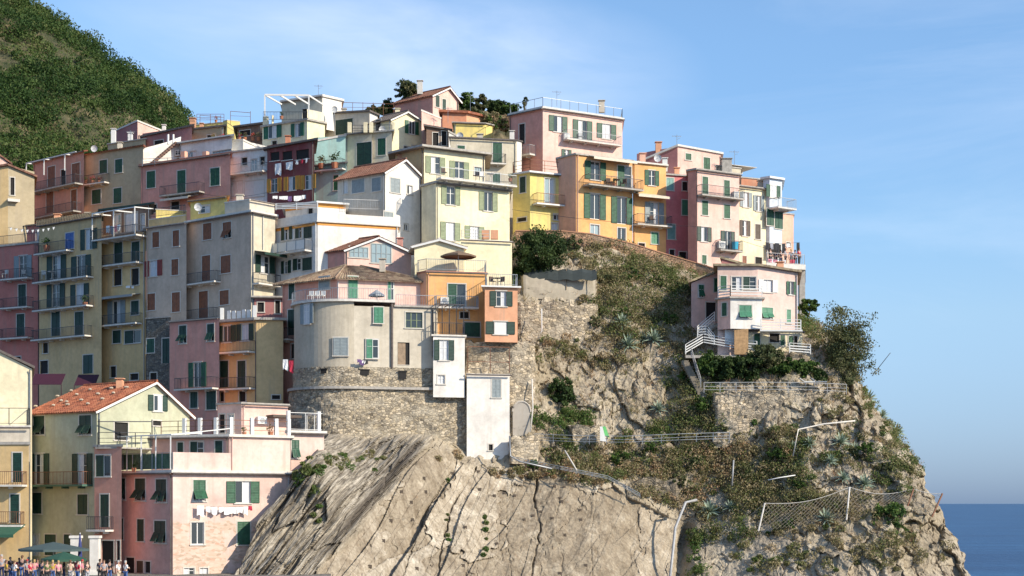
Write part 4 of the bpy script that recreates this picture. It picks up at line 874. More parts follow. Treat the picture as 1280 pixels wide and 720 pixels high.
# sea
m, nt, b = nodes('sea_water'); b.inputs['Specular IOR Level'].default_value = .12; b.inputs['Roughness'].default_value = .35; b.inputs['IOR'].default_value = 1.33
v = scaled(nt, .9, .25, 1); n1 = noise(nt, v, .22, 8, .65); v2 = scaled(nt, .010, .028, 1); n2 = noise(nt, v2, 1.0, 5, .6)
c = ramp(nt, n2, [(.35, (.005,.035,.115)), (.65, (.02,.085,.20))]); nt.links.new(c, b.inputs['Base Color']); bump(nt, b, n1, 1.0, .9)
mb = MB(); mb.poly([(-30000, 20, 0), (30000, 20, 0), (30000, 45000, 0), (-30000, 45000, 0)]); s_ = mb.build('sea', m); tag(s_, 'deep blue sea reaching the horizon', kind='structure')

# =================================================================== green hill behind, upper left
HX = [-90,0,29,52,64,85,96,117,128,140,160,175,192,207,219,233,236,250,290]; HYY = [-70,-18,0,13,24,34,46,55,66,80,84,98,111,122,137,148,160,190,260]
nr, nc = 170, 190
hx = np.linspace(-90, 290, nc); tops = np.interp(hx, HX, HYY)
tt = np.linspace(0, 1, nr); Yr = 232+tt*95; ridgeY = 327.; zr = ZC+(HY-tops)*ridgeY/F
PXh = np.repeat(hx[None], nr, 0); Yh = np.repeat(Yr[:,None], nc, 1); pr = (tt**.8)[:,None]
ZH = 38+(zr[None]-38)*pr; XH = (PXh-CX)*Yh/F
rel = fbm(XH*.035, ZH*.05, Yh*.03, 5, ridged=True)*4.5+fbm(XH*.12, ZH*.12, Yh*.1, 4)*2.2; fade = np.minimum(1, (1-tt)*6)[:,None]
Yh2 = Yh-rel*(.25+.75*fade); ZH2 = ZH+rel*.25*fade
bk = np.stack([XH[-1], Yh[-1]+60, ZH[-1]-45], -1)
bare = sstep(.05, .22, fbm(XH*.05, ZH*.07, 9., 4)+.16*np.exp(-((PXh-60)/60)**2-((ZH-64)/8)**2)+.25*np.exp(-((PXh-100)/45)**2-((ZH-70)/6)**2)+.25*np.exp(-((PXh-70)/18)**2-((ZH-107)/3.5)**2)+.22*np.exp(-((PXh-178)/22)**2-((ZH-83)/7)**2))
m, nt, b = nodes('hill_earth'); b.inputs['Roughness'].default_value = .95; v = scaled(nt, 1, 1, 1); n1 = noise(nt, v, .25, 8, .7); n2 = noise(nt, v, 1.6, 6, .7)
c = ramp(nt, n1, [(.38, (.05,.06,.022)), (.54, (.11,.10,.045)), (.70, (.34,.25,.15))]); c = mixc(nt, .6, c, ramp(nt, n2, [(.3, (.5,.5,.45)), (.65, (1,1,1))]), 'MULTIPLY'); nt.links.new(c, b.inputs['Base Color']); bump(nt, b, n2, 1, .5)
HV = np.concatenate([np.stack([XH, Yh2, ZH2], -1), bk[None]])
hill = np_mesh('hill', HV.reshape(-1,3), grid_quads(nr+1, nc), m); tag(hill, 'scrub covered hillside behind the town', kind='structure')

# =================================================================== leaves
def rand_dirs(n, rng):
    d = rng.normal(size=(n,3)); return d/np.linalg.norm(d, axis=1)[:,None]
def leaf_quads(cen, size, rng, up=.25):
    """one bent leaf-like quad per centre"""
    n = len(cen); a = rand_dirs(n, rng); a[:,2] = np.abs(a[:,2])*(1+up*2); a /= np.linalg.norm(a, axis=1)[:,None]
    r = rand_dirs(n, rng); b = np.cross(a, r); b /= np.maximum(np.linalg.norm(b, axis=1)[:,None], 1e-6)
    s = (size*rng.uniform(.6, 1.4, n))[:,None]
    return np.stack([cen-a*s*.5, cen+b*s*.32, cen+a*s*.5, cen-b*s*.32], 1)
def clumps(C0, R0, per, lsize, rng, tint=None, shell=.55):
    """leaf clumps: C0 centres (n,3), R0 radii (n,3)"""
    n = len(C0); d = rand_dirs(n*per, rng); rad = rng.uniform(shell, 1.0, n*per)**.7
    c = np.repeat(C0, per, 0)+d*np.repeat(R0, per, 0)*rad[:,None]; q = leaf_quads(c, np.repeat(np.full(n, lsize) if np.isscalar(lsize) else lsize, per), rng)
    t = np.repeat(rng.uniform(0, 1, n) if tint is None else tint, per)+rng.normal(0, .06, n*per)
    return q, np.clip(t, 0, 1)
def leaf_mesh(name, q, t, mat, parent=None, origin=(0,0,0)):
    n = len(q); quads = np.arange(n*4).reshape(n, 4)
    o = np_mesh(name, q.reshape(-1,3), quads, mat, smooth=False, attrs={'tint': ('FACE', 'FLOAT', t)}, origin=origin)
    if parent: o.parent = parent; o.location = (0,0,0)
    return o
LHILL = leafmat('hill_leaves', [(.020,.048,.012), (.042,.085,.020), (.075,.12,.028), (.115,.145,.042), (.17,.165,.07)], .3)
LGREEN = leafmat('green_leaves', [(.02,.045,.012), (.04,.08,.018), (.075,.13,.028), (.11,.18,.035)])
LDARK = leafmat('dark_leaves', [(.022,.042,.014), (.042,.075,.02), (.075,.11,.03)])
LDRY = leafmat('dry_scrub', [(.07,.14,.03), (.14,.17,.055), (.25,.215,.105), (.37,.30,.18), (.40,.25,.14)], .35)
LOLIVE = leafmat('olive_scrub', [(.045,.07,.025), (.08,.10,.04), (.12,.13,.055), (.18,.165,.08)])
BARK = plain('bark', (.13,.10,.07), .9, var=.3)
# hill cover
rng = np.random.default_rng(21); idx = rng.integers(0, nr*nc, 7000); ii, jj = idx//nc, idx % nc
keep = (rng.uniform(0, 1, len(ii)) > bare[ii, jj]*.8); ii, jj = ii[keep], jj[keep]
C0 = np.stack([XH[ii,jj], Yh2[ii,jj], ZH2[ii,jj]], -1)+rng.normal(0, .5, (len(ii), 3)); sz = rng.gamma(5, .25, len(ii)).clip(.5, 3.0)
C0[:,2] += sz*.25; R0 = np.stack([sz*1.15, sz*1.15, sz*.85], -1)
tint = np.clip(.36+fbm(C0[:,0]*.05, C0[:,1]*.05, C0[:,2]*.05, 3)*.7+rng.normal(0, .2, len(C0)), 0, 1)
q, t = clumps(C0, R0, 85, .38, rng, tint, .8)
o = leaf_mesh('hill_scrub', q, t, LHILL); tag(o, 'dense green macchia covering the hillside', kind='stuff')

# ---------------- cliff scrub
SC = [  # cx, cy, rx, ry, count, size, lo tint, hi tint  (0 green .. 1 rusty dry)
 (795,375,72,52,430,.55,.15,.75),(765,330,40,26,120,.45,.2,.7),(850,352,35,16,110,.4,.1,.4),(830,330,50,10,60,.35,.2,.8),(740,312,60,12,50,.3,.3,.9),(720,395,30,18,35,.35,.3,.9),
 (700,440,35,18,50,.35,.2,.9),(760,440,50,20,60,.35,.2,.8),(700,525,45,13,90,.4,0,.25),(740,550,60,12,80,.35,.1,.5),(860,470,35,22,60,.4,.1,.6),(850,430,25,20,45,.35,.3,.8),
 (880,510,40,28,110,.45,.05,.6),(860,540,60,18,90,.45,0,.6),(790,575,110,22,260,.42,.15,.95),(740,590,60,16,120,.38,.2,1),(850,600,60,35,190,.4,.2,1),(900,570,35,30,100,.45,.3,1),(960,610,55,30,260,.5,.15,.7),
 (945,560,40,30,90,.4,.3,1),(1000,640,70,22,140,.4,.2,.8),(1060,640,60,25,90,.35,.2,.9),(900,655,30,25,60,.4,.1,.7),(960,690,60,28,70,.38,.1,.7),(1040,690,80,30,70,.35,.2,.8),(1130,690,60,25,40,.35,.3,.8),
 (1010,575,45,25,70,.35,.1,.5),(1080,560,35,35,60,.35,.1,.7),(1125,560,25,40,90,.42,.1,.5),(1120,600,30,20,45,.35,.1,.5),(1050,500,25,30,30,.3,.3,.8),(1090,500,14,20,25,.3,.1,.5),(1060,425,42,40,150,.5,.2,.7),
 (400,582,28,10,30,.25,0,.4),(430,580,25,12,20,.25,0,.5),(385,600,16,14,18,.22,0,.5),(470,575,30,14,18,.22,.1,.6),(560,572,20,6,12,.2,.4,.9),(650,592,40,6,50,.25,.4,1),(690,585,40,8,40,.25,.3,.9),(395,640,8,30,10,.2,0,.3),
 (870,690,10,35,40,.4,0,.3),(1015,395,22,18,70,.45,0,.35),(640,330,22,25,60,.45,0,.2),(985,545,25,12,40,.3,.2,.8),(560,640,3,40,10,.14,0,.3),(606,660,2.5,45,14,.14,0,.3),(930,520,15,20,20,.3,0,.3)]
qs, ts = [], []
for (cx_, cy_, rx_, ry_, n_, s_, lo, hi) in SC:
    n_ = max(3, int(n_*.52)); s_ = s_*1.35
    a = rng.uniform(0, 2*math.pi, n_); r_ = np.sqrt(rng.uniform(0, 1, n_)); px = cx_+np.cos(a)*r_*rx_; py = cy_+np.sin(a)*r_*ry_; py = np.maximum(py, top_px(px)+1)
    x, y, z, _, _ = cliff_surface(px, py); s = s_*rng.uniform(.5, 1.5, n_); c0 = np.stack([x, y-s*.25, z+s*.2], -1)
    q, t = clumps(c0, np.stack([s*1.15, s, s*rng.uniform(.6,1.1,n_)], -1), 120, .17, rng, rng.uniform(lo, hi, n_), .35); qs.append(q); ts.append(t)
o = leaf_mesh('cliff_scrub', np.concatenate(qs), np.concatenate(ts), LDRY); tag(o, 'dry brown and olive scrub clinging to the rock', kind='stuff')
# thin dry stalks and grass tufts
n_ = 2200; px = rng.uniform(640, 1150, n_); py = top_px(px)+rng.uniform(3, 250, n_)**1.0; _st, _cn = zones(px, py); k = (_cn < .2) & (py < 700); px, py = px[k], py[k]
x, y, z, _, _ = cliff_surface(px, py); b0 = np.stack([x, y-.05, z], -1); K = 9; b0 = np.repeat(b0, K, 0); m_ = len(b0); d = rng.normal(0, .28, (m_, 3)); d[:,2] = rng.uniform(.5, 1, m_); d[:,1] -= .15; L_ = rng.uniform(.25, .75, m_)[:,None]
w_ = np.stack([rng.uniform(.008, .02, m_)]*3, -1)*rand_dirs(m_, rng); q = np.stack([b0-w_, b0+w_, b0+d*L_+w_*.3+np.array([0,0,-.05]), b0+d*L_-w_*.3], 1)
o = leaf_mesh('dry_grass', q, np.repeat(rng.uniform(.3, 1, len(px)), K), LDRY); tag(o, 'straw coloured grass tufts on the cliff ledges', kind='stuff')

def bush(label, cat, name, c, rad, n, lsize, mat, group=None, trunk=None, per=60, lo=0, hi=1, irregular=.45):
    """tree or shrub: trunk and limbs carrying leaf clumps spread through the crown"""
    c = Vector(c); r = rad; base = Vector((c.x, c.y, c.z-rad[2]-(trunk or .2)))
    root = empty(name, base, label, cat, group); rg = np.random.default_rng(abs(hash(label)) % 1000 if False else (len(label)*37+int(c.x*10)) % 9973)
    d = rand_dirs(n, rg); rr = rg.uniform(.25, 1, n)**.6; lump = 1+irregular*perlin(d[:,0]*1.7+c.x, d[:,1]*1.7, d[:,2]*1.7+c.z)
    c0 = np.array(c)+d*np.array(rad)*(rr*lump)[:,None]; s = np.mean(rad)*rg.uniform(.16, .34, n)
    q, t = clumps(c0, np.stack([s, s, s*.8], -1), per, lsize, rg, rg.uniform(lo, hi, n), .2)
    leaf_mesh('crown', q, t, mat, root, base)
    mb = MB(); top = c+Vector((0,0,-rad[2]*.2)); mid = base.lerp(top, .5)+Vector((rad[0]*.08, 0, 0)); tr = max(.05, rad[0]*.07)
    mb.tube([base, mid, top], [tr, tr*.75, tr*.5], 7)
    for i in range(7): e = Vector(c0[i*max(1, n//8)]); mb.tube([mid.lerp(top, .3+.1*i), (mid+e)/2+Vector((0,0,rad[2]*.08)), e], [tr*.45, tr*.3, tr*.12], 5)
    mb.build('trunk', BARK, root, base); return root
def bush_px(label, cat, name, px, py, rx, ry, n, mat, Y=None, lsize=.2, **kw):
    Yb = Y if Y else float(cliff_surface(np.array([float(px)]), np.array([float(py)]), True)[1][0])-.6
    c = at(px, py, Yb); r = (rx*Yb/F, min(rx, ry*1.3)*Yb/F*.9, ry*Yb/F); return bush(label, cat, name, c, r, n, lsize, mat, **kw)
bush_px('big rounded dark green bush below the yellow house, left end of the stone wall', 'bush', 'round_bush', 674, 315, 32, 31, 220, LDARK, Y=151.5, lo=.1, hi=.9, irregular=.2)
bush_px('smaller dark shrub touching the right side of the big round bush', 'bush', 'shrub', 712, 308, 12, 14, 40, LOLIVE, lo=.1, hi=.6)
bush_px('upright dark green shrub on the rock right of the arched wall', 'bush', 'shrub', 704, 492, 17, 21, 80, LDARK, lo=.1, hi=1)
bush_px('tall feathery grey green bush at the sea edge beside the spur house', 'tree', 'coastal_tree', 1058, 438, 29, 46, 280, LOLIVE, Y=147.5, lo=.3, hi=1, irregular=1.0, lsize=.17)
bush_px('low green shrub right behind the spur house, under the overlook pillars', 'bush', 'shrub', 1011, 382, 14, 10, 40, LGREEN, Y=155)
bush_px('bright green fig shrub hanging under the net fence', 'bush', 'fig_shrub', 1112, 648, 24, 22, 70, LGREEN, lo=.3, hi=1, per=35, lsize=.25)
for i, (x_, y_, rx_, ry_, lb, mt) in enumerate([
  (885,456,15,15,'light green shrub at the left end of the terrace garden', LGREEN),(906,462,19,15,'low dark shrub second from the left in the terrace garden', LDARK),(934,460,21,18,'wide dark shrub in the middle of the terrace garden', LDARK),
  (958,446,19,17,'tallest olive green tree of the garden in front of the cream basement', LOLIVE),(980,462,16,13,'round green shrub right of the tallest garden tree', LGREEN),(1003,461,17,14,'green shrub near the sunbeds in the terrace garden', LGREEN),(1022,470,12,9,'small dark shrub at the right end of the terrace garden', LDARK)]):
    bush_px(lb, 'bush' if 'tree' not in lb else 'tree', 'garden_shrub' if 'tree' not in lb else 'garden_tree', x_, y_, rx_, ry_, 90, mt, Y=145.6, group='shrubs of the terrace garden', lo=.1, hi=.9)
for (x_, y_, rx_, ry_, Yv, lb, mt, nn) in [
  (508,113,14,11,189,'dark tree crown peeping over the ridge of the topmost rose house', LOLIVE, 50),(583,128,9,15,190,'upright green tree against the sky right of the topmost rose house', LGREEN, 50),(485,136,9,12,190,'dark tree left of the topmost rose house', LDARK, 40),
  (602,128,9,10,189,'thin pale olive tree between the green trees on the ridge', LOLIVE, 30),(620,135,13,9,190,'dark bushy tree on the ridge above the terracotta house', LDARK, 60),(638,136,12,7,188,'bright green bush at the left foot of the salmon villa terrace', LGREEN, 45),(656,128,3,8,178,'thin plant on the terrace of the salmon villa', LOLIVE, 10),
  (590,145,14,10,187,'scrubby slope bush left above the ochre wall', LOLIVE, 45),(612,152,18,10,184,'dry bush on the slope above the ochre wall', LDRY, 60),(632,155,10,10,181,'shrub beside the left wall of the salmon villa', LDRY, 40),(470,138,14,6,188,'low bush behind the terrace rails left of the rose house', LOLIVE, 30)]:
    bush_px(lb, 'tree', 'ridge_tree', x_, y_, rx_, ry_, nn*2, mt, Y=Yv, group='trees on the ridge', trunk=.35, irregular=.3)
for i, (x_, y_, r_) in enumerate([(760,352,13),(790,345,11),(822,352,12),(850,360,10),(780,392,11),(838,398,10),(742,402,9),(860,470,11),(880,505,12),(905,535,11),(775,572,12),(812,560,9),(930,590,12),(968,566,10),(700,575,9),(850,600,11),(1000,605,9),(1082,560,10),(1130,585,9),(985,655,9),(668,580,7),(870,575,10)]):
    bush_px('green shrub growing among the dry scrub of the cliff', 'bush', 'cliff_shrub', x_, y_, r_, r_*.72, 26, LGREEN if i % 3 else LOLIVE, group='green shrubs in the dry scrub', per=42, lsize=.17, lo=.2, hi=1, trunk=.15)
# slope behind the ridge trees
xs_ = np.linspace(562, 668, 40); ys_ = np.linspace(0, 1, 14); GX, GS = np.meshgrid(xs_, ys_); GY = 183.5+GS*12; GP = np.interp(GX, [470,500,560,600,640,668], [150,128,128,134,140,150])+(1-GS)*45
rr = fbm(GX*.06, GS*4, 3., 4)*1.2; gz = ZC+(HY-GP)*GY/F+rr; o = np_mesh('hillside', np.stack([(GX-CX)*GY/F, GY, gz], -1).reshape(-1,3), grid_quads(14, 40), m); tag(o, 'earth slope between the top houses', kind='structure')

# agaves
AG = plain('agave_leaf', (.23,.29,.21), .55, var=.3)
def agave_mesh():
    mb = MB(); rg = random.Random(5)
    for i in range(34):
        a = i*2.4; el = R(8+70*(i/34)); L = .75+.25*rg.random(); w = .075
        for s in range(5):
            t0, t1 = s/5, (s+1)/5
            def pt(t, side): e = el-.35*t*t*0; h = L*t; zz = h*math.sin(e)-.22*t*t*(1-i/34); xx = h*math.cos(e); ww = w*(1-t**2.2)*(.75+.5*t if t < .5 else 1)*side; return (xx*math.cos(a)-ww*math.sin(a), xx*math.sin(a)+ww*math.cos(a), zz+abs(side)*.035*(1-t))
            if s < 4: mb.poly([pt(t0,-1), pt(t0,0), pt(t1,0), pt(t1,-1)]); mb.poly([pt(t0,0), pt(t0,1), pt(t1,1), pt(t1,0)])
            else: mb.poly([pt(t0,-1), pt(t0,0), pt(1,0)]); mb.poly([pt(t0,0), pt(t0,1), pt(1,0)])
    return mb
ag0 = agave_mesh().build('agave', AG)
AGS = [(776,406,1.0,'left of the four agaves in a row below the dry thicket'),(785,433,1.15,'largest pale agave below the dry thicket, lowest of its row'),(804,424,.8,'small agave between two big ones below the dry thicket'),(817,426,1.15,'rightmost agave of the row below the dry thicket'),
 (822,513,.9,'agave on the brown ledge above the cliff fence'),(887,640,1.1,'agave just right of the galvanised pipe'),(912,636,.8,'smaller agave between pipe and net fence'),(1033,650,1.05,'agave hanging in the net fence'),(1050,553,1.0,'agave below the white bent pipe'),(1012,555,.7,'small agave left of another below the white bent pipe'),
 (1072,562,.7,'small agave right below the white bent pipe'),(1038,577,.75,'agave on the pale outcrop in the middle of the right cliff'),(1080,605,.95,'agave above the middle post of the net fence'),(1052,598,.8,'agave left above the net fence'),(1105,492,1.2,'large dark agave on the sea side skyline of the cliff'),(1122,515,.8,'small agave lower on the sea side skyline'),(1137,540,1.1,'agave lower right on the sea side skyline'),(990,560,.6,'tiny agave beside the white bent pipe foot')]
for i, (x_, y_, s_, lb) in enumerate(AGS):
    o = ag0 if i == 0 else ag0.copy()
    if i: C.objects.link(o)
    p = cliff_at(x_, y_, .35); o.location = p; o.scale = (s_*1.2,)*3; o.rotation_euler = (R(38+random.uniform(-8,8)), R(random.uniform(-12,12)), random.uniform(-.5,.5)); tag(o, lb, 'agave', 'agaves on the cliff')
# =================================================================== the round bastion house and its stone base
ROCKW = masonry('rubble_wall', (.46,.385,.285), 2.6, (.48,.42,.33)); ROCKB = masonry('bastion_rubble', (.46,.39,.29), 3.2, (.52,.455,.35), .75)
Cc = Vector(((432-CX)*143/F, 143.0)); RB = 4.5
def curve(off, a0=-112, a1=15, n=26): return [Vector((Cc.x+(RB+off)*math.sin(R(a)), Cc.y-(RB+off)*math.cos(R(a)))) for a in np.linspace(a0, a1, n)]
fl = curve(0)[-1]; uf = Vector((math.cos(R(15)), math.sin(R(15))))
def flat_end(px, off=0):
    p = curve(off)[-1]; k = (px-CX)/F; t = (k*p.y-p.x)/(uf.x-k*uf.y); return p+uf*t
zt_, zb_ = zat(377, 138.6), zat(459, 138.6)
org = Vector((Cc.x, Cc.y, zb_-1)); root = empty('bastion_house', org, 'round grey beige house on the stone bastion, small shutters, terrace on top', 'house')
FT = Face(fl, flat_end(545))
mb = MB(); cv = curve(0); 
# curved wall cut into one facade strip per window row through small tangent faces
def seg_face(px):
    best = min(zip(cv, cv[1:]), key=lambda ab: abs(((ab[0].x+ab[1].x)/(ab[0].y+ab[1].y))-(px-CX)/F) if ab[0].y < Cc.y+.5 else 9); return Face(*best)
bw = parse('oa 376 380 392 405; cm 467.6 384 479 404; ca 417 422 435 444.5; xm 458 424 473 448')
for k, x0, y0, x1, y1 in bw:
    xm_ = (x0+x1)/2; f0 = seg_face(xm_); mid = (f0.A+f0.B)/2; 
    f = Face(mid-f0.u*1.5-f0.n*0, mid+f0.u*1.5); f.A -= f0.n*-.0
    f = Face(f.A+f0.n*.05, f.B+f0.n*.05); r = f.rect(x0, y0, x1, y1); window(root, org, f, k[0], k[1], r, True, hole=False)
for a, b in zip(cv, cv[1:]): mb.poly([(a.x,a.y,zb_), (b.x,b.y,zb_), (b.x,b.y,zt_), (a.x,a.y,zt_)])
BAST = stucco('bastion_plaster', (.50,.44,.34), .75, (.26,.22,.17))
mb.build('wall', BAST, root, org)
mb = MB(); wn = parse('gv 507 390.5 528 410; kn 497 428 512 456'); hl = []; rs = []
for k, x0, y0, x1, y1 in wn: r = FT.rect(x0, y0, x1, y1); hl.append(r); rs.append((k, r))
facade(mb, FT, zb_, zt_-.35, hl); e = FT.B; mb.poly([(e.x,e.y,zb_), (e.x,e.y+5,zb_), (e.x,e.y+5,zt_-.35), (e.x,e.y,zt_-.35)])
mb.build('wall', stucco('bastion_plaster_flat', (.56,.50,.40), .6, (.30,.26,.2)), root, org)
for k, r in rs: window(root, org, FT, k[0], k[1], r, k[0] == 'g')
f = FT; r = f.rect(497.5, 429, 507, 456); mb = MB(); fbox(mb, f, r[0], r[1], r[2], r[3], -.1, -.05); mb.build('door', WOOD, root, org)
# roof terrace slab, railing, furniture rail
ol = curve(.3); sl = [(p.x, p.y) for p in ol]+[tuple(flat_end(494, .3)), tuple(flat_end(494, -4)), (ol[0].x+2, ol[0].y+1)]
mb = MB(); mb.prism(sl, zt_+.003, zt_+.2); mb.build('terrace_slab', LCONC, root, org)
fe = [tuple(flat_end(493, .2)), tuple(flat_end(548, .2)), tuple(flat_end(548, -4)), tuple(flat_end(493, -4))]
mb = MB(); mb.prism(fe, zt_-.33, zt_-.18); mb.build('terrace_slab', CONC, root, org)
rl = MB(); pts = [Vector((p.x, p.y, zt_+.2)) for p in curve(.18)[6::2]]+[Vector((*flat_end(492, .18), zt_+.2))]
railing(rl, pts, .95, gap=.2); rl.build('railing', METAL, root, org)
rl = MB(); railing(rl, [Vector((*flat_end(495, .1), zt_-.18)), Vector((*flat_end(546, .1), zt_-.18))], .9, gap=.2); rl.build('railing', METAL, root, org)
dp = MB(); q = flat_end(490, .08); dp.tube([(q.x,q.y,zb_), (q.x,q.y,zt_)], .11, 7); dp.build('drainpipe', DARKR, root, org)
dp = MB(); q = flat_end(541, .1); dp.tube([(q.x,q.y,zb_+1), (q.x,q.y,zt_-.4)], .06, 7); dp.build('drainpipe', DARKR, root, org)
for px, y0, y1 in ((405,463,469),(455,464,470),(503,465,475)): 
    pass
# stone base
zb0 = zat(590, 138); base = curve(.35)[1:]; root = empty('bastion_wall', Vector((Cc.x, Cc.y, zb0)), 'massive rubble stone bastion base with projecting ledge under the round house', 'wall'); org = Vector((Cc.x, Cc.y, zb0))
def stone_sheet(name, line, z0, z1, mat, root, org, holes=(), batter=.0, amp=.10, top=True, thick=1.2, step=.22, ragged=0):
    """bumpy rubble wall surface following a plan line, with a solid top"""
    L = [0]; 
    for a, b in zip(line, line[1:]): L.append(L[-1]+(Vector(b)-Vector(a)).length)
    L = np.array(L); n = max(3, int(L[-1]/step)); m_ = max(3, int((z1-z0)/step)); s = np.linspace(0, L[-1], n)
    x = np.interp(s, L, [p[0] for p in line]); y = np.interp(s, L, [p[1] for p in line]); tx = np.gradient(x); ty = np.gradient(y); ln = np.hypot(tx, ty); nx, ny = ty/ln, -tx/ln
    z = np.linspace(z0, z1, m_); X, Z = np.meshgrid(x, z); Yv, _ = np.meshgrid(y, z); NX, _ = np.meshgrid(nx, z); NY, _ = np.meshgrid(ny, z)
    _, vc = cells(np.repeat(s[None]/.45, m_, 0)+perlin(X, Yv, Z)*.3, Z/.3, 8)
    d = batter*(z1-Z)+amp*(vc-.5)*1.2+amp*1.6*perlin(X*.5, Yv*.5, Z*.5); X = X+NX*d; Yv = Yv+NY*d
    if ragged: Z = Z+(Z-z0)/(z1-z0)*(perlin(X*.7, Yv*.7, 3.)*.9+np.round(perlin(X*2.5, 1., 3.)*3)*.12-.1)*ragged
    V = np.stack([X, Yv, Z], -1)
    if top: t = V[-1:].copy(); t[...,0] -= NX[-1]*thick; t[...,1] -= NY[-1]*thick; t2 = t.copy(); t2[...,2] = z0; V = np.concatenate([V, t, t2])
    o = np_mesh(name, V.reshape(-1,3), grid_quads(V.shape[0], n), mat, smooth=False, origin=tuple(org))
    if root: o.parent = root; o.location = (0,0,0)
    return o
line = [tuple(p) for p in base]+[tuple(flat_end(590, .35))]
zl = zat(484, 138)
stone_sheet('wall', line, zb0, zl-.12, ROCKB, root, org, batter=.03, amp=.12)
stone_sheet('parapet_wall', [tuple(p) for p in curve(.05)[1:]]+[tuple(flat_end(543, .05))], zl+.1, zb_+.05, ROCKB, root, org, amp=.10, thick=.8)
mb = MB(); c1 = [tuple(p) for p in curve(.6)[1:]]+[tuple(flat_end(541, .6))]; c2 = [tuple(p) for p in curve(-.6)[1:]]+[tuple(flat_end(541, -.6))]
for a, b, c, d in zip(c1, c1[1:], c2[1:], c2): mb.hexa([(*a,zl-.12), (*b,zl-.12), (*c,zl-.12), (*d,zl-.12), (*a,zl+.1), (*b,zl+.1), (*c,zl+.1), (*d,zl+.1)])
mb.build('ledge', CONC, root, org)
for px, py, w_, h_ in ((405.5,464.5,8,5),(455,466,12,6),(503,469.5,9,9)):
    f0 = seg_face(px) if px < 449 else FT; mid = f0.A+f0.u*f0.t(px); Yv = mid.y; ww = w_*Yv/F/2; z_ = zat(py, Yv); hh = h_*Yv/F/2; mb = MB()
    A = mid-f0.u*ww; B = mid+f0.u*ww; g_ = Face(A+f0.n*.16, B+f0.n*.16); mb.poly([g_.p(0,z_-hh), g_.p(g_.L,z_-hh), g_.p(g_.L,z_+hh), g_.p(0,z_+hh)]); fbox(mb, g_, -.08, g_.L+.08, z_+hh, z_+hh+.1, -.1, .05); mb.build('opening', DARKIN, root, org)
rg = random.Random(9)
# white box house and white buttress tower
house('T1', 'small white box house with open dark shutters under the iron framed terrace', (541.5,581), 139.5, 14, 420, 492, 'white', 'og 542.6 425 567.5 450.5; ww 547 469 556 480', ('flat',.15,.14,LCONC), deep=.3, depth=5, rails=((.95,'iron',IRON),), name='house')
house('T2', 'tall narrow blank white tower with one green window high up and a tiny hole below', (583.5,637), 140.0, 12, 468, 572, 'white', 'ca 615 474 626 497; k 611 555.5 616 563', ('flat',.04,.08,LCONC), deep=.4, depth=4, name='tower', cat='tower')
H_ = HOUSES['T1']; mb = MB(); f = H_['f'][0]; zz = H_['top']
for px in (545, 553, 562, 571, 580): t = f.t(px); mb.bar(f.p(t,zz,-.1), f.p(t,zz+2.55,-.1), .07); mb.bar(f.p(t,zz+2.55,-.1), f.p(t,zz+2.55,-2.2), .06)
mb.bar(f.p(f.t(544),zz+2.55,-.1), f.p(f.t(581),zz+2.55,-.1), .09); part('T1', 'pergola_frame', mb, IRON)
H_ = HOUSES['T2']; f = H_['f'][0]; mb = MB(); zz = H_['top']
for px in (585, 613, 637): t = f.t(px); mb.bar(f.p(t,zz,-.1), f.p(t,zz+2.2,-.1), .07)
mb.bar(f.p(f.t(585),zz+2.2,-.1), f.p(f.t(637),zz+2.2,-.1), .06); mb.bar(f.p(f.t(585),zz+.9,-.1), f.p(f.t(637),zz+.9,-.1), .05); part('T2', 'roof_frame', mb, RUST)

def wall_px(name, label, pts, z_top_py, z_bot_py, mat=ROCKW, cat='wall', step=.25, thick=.5, amp=.10):
    """pts: (px, Y) plan line left to right"""
    ln = [((px-CX)*Y/F, Y) for px, Y in pts]; e0, e1 = ln[0], ln[-1]; ln = [(e0[0]+.5, e0[1]+3.5), (e0[0]-.1, e0[1]+1.2), (e0[0]+.2, e0[1]+.2)]+ln[1:-1]+[(e1[0]-.2, e1[1]+.2), (e1[0]+.1, e1[1]+1.2), (e1[0]-.5, e1[1]+3.5)]; Ym = sum(p[1] for p in pts)/len(pts); z1 = zat(z_top_py, Ym); z0 = zat(z_bot_py, Ym)
    o = Vector((ln[0][0], ln[0][1], z0)); ob = stone_sheet(name, ln, z0, z1, mat, None, o, amp=amp, step=step, thick=thick, ragged=.6); tag(ob, label, cat); return ob
wall_px('stone_wall', 'rubble wall with put holes under the orange annex, right of the white tower', [(580,142.2),(606,142.4),(640,142.6),(668,143.2)], 425, 560, amp=.15)
wall_px('stone_wall', 'low block of stone wall at the right foot of the white tower', [(637,139.3),(675,140.5)], 546, 580, amp=.1)
wall_px('stone_wall', 'terraced rubble wall with pale horizontal band right of the orange annex', [(646,147.5),(700,148.5),(746,149.5)], 378, 432, amp=.14)
wall_px('stone_wall', 'plastered upper band of wall under the dark garden net', [(652,150),(746,151.5)], 346, 374, mat=stucco('old_render', (.40,.35,.27), .6), amp=.04)
wall_px('stone_wall', 'long rubble terrace wall below the sunbed terrace railing', [(893,142.8),(980,143.2),(1056,144.2)], 489, 560, amp=.2)
wall_px('stone_wall', 'ruined rubble hut wall above the cliff fence', [(713,141.6),(756,142.0)], 531, 560, amp=.15, thick=1.8)
wall_px('stone_wall', 'dry stone wall slumping down the scrub slope, middle of the cliff', [(800,141.9),(880,142.5)], 572, 600, mat=masonry('dark_rubble', (.25,.21,.155), 3.2, (.2,.17,.13), .3), amp=.2)
wall_px('stone_wall', 'lower dry stone wall just above the concreted rock edge', [(785,140.5),(850,141.2)], 598, 625, mat=masonry('dark_rubble', (.25,.21,.155), 3.2, (.2,.17,.13), .3), amp=.2)
wall_px('stone_wall', 'garden wall under the white railed path of the spur house', [(858,148.0),(930,147.6),(1003,148.2)], 443, 470, amp=.15)
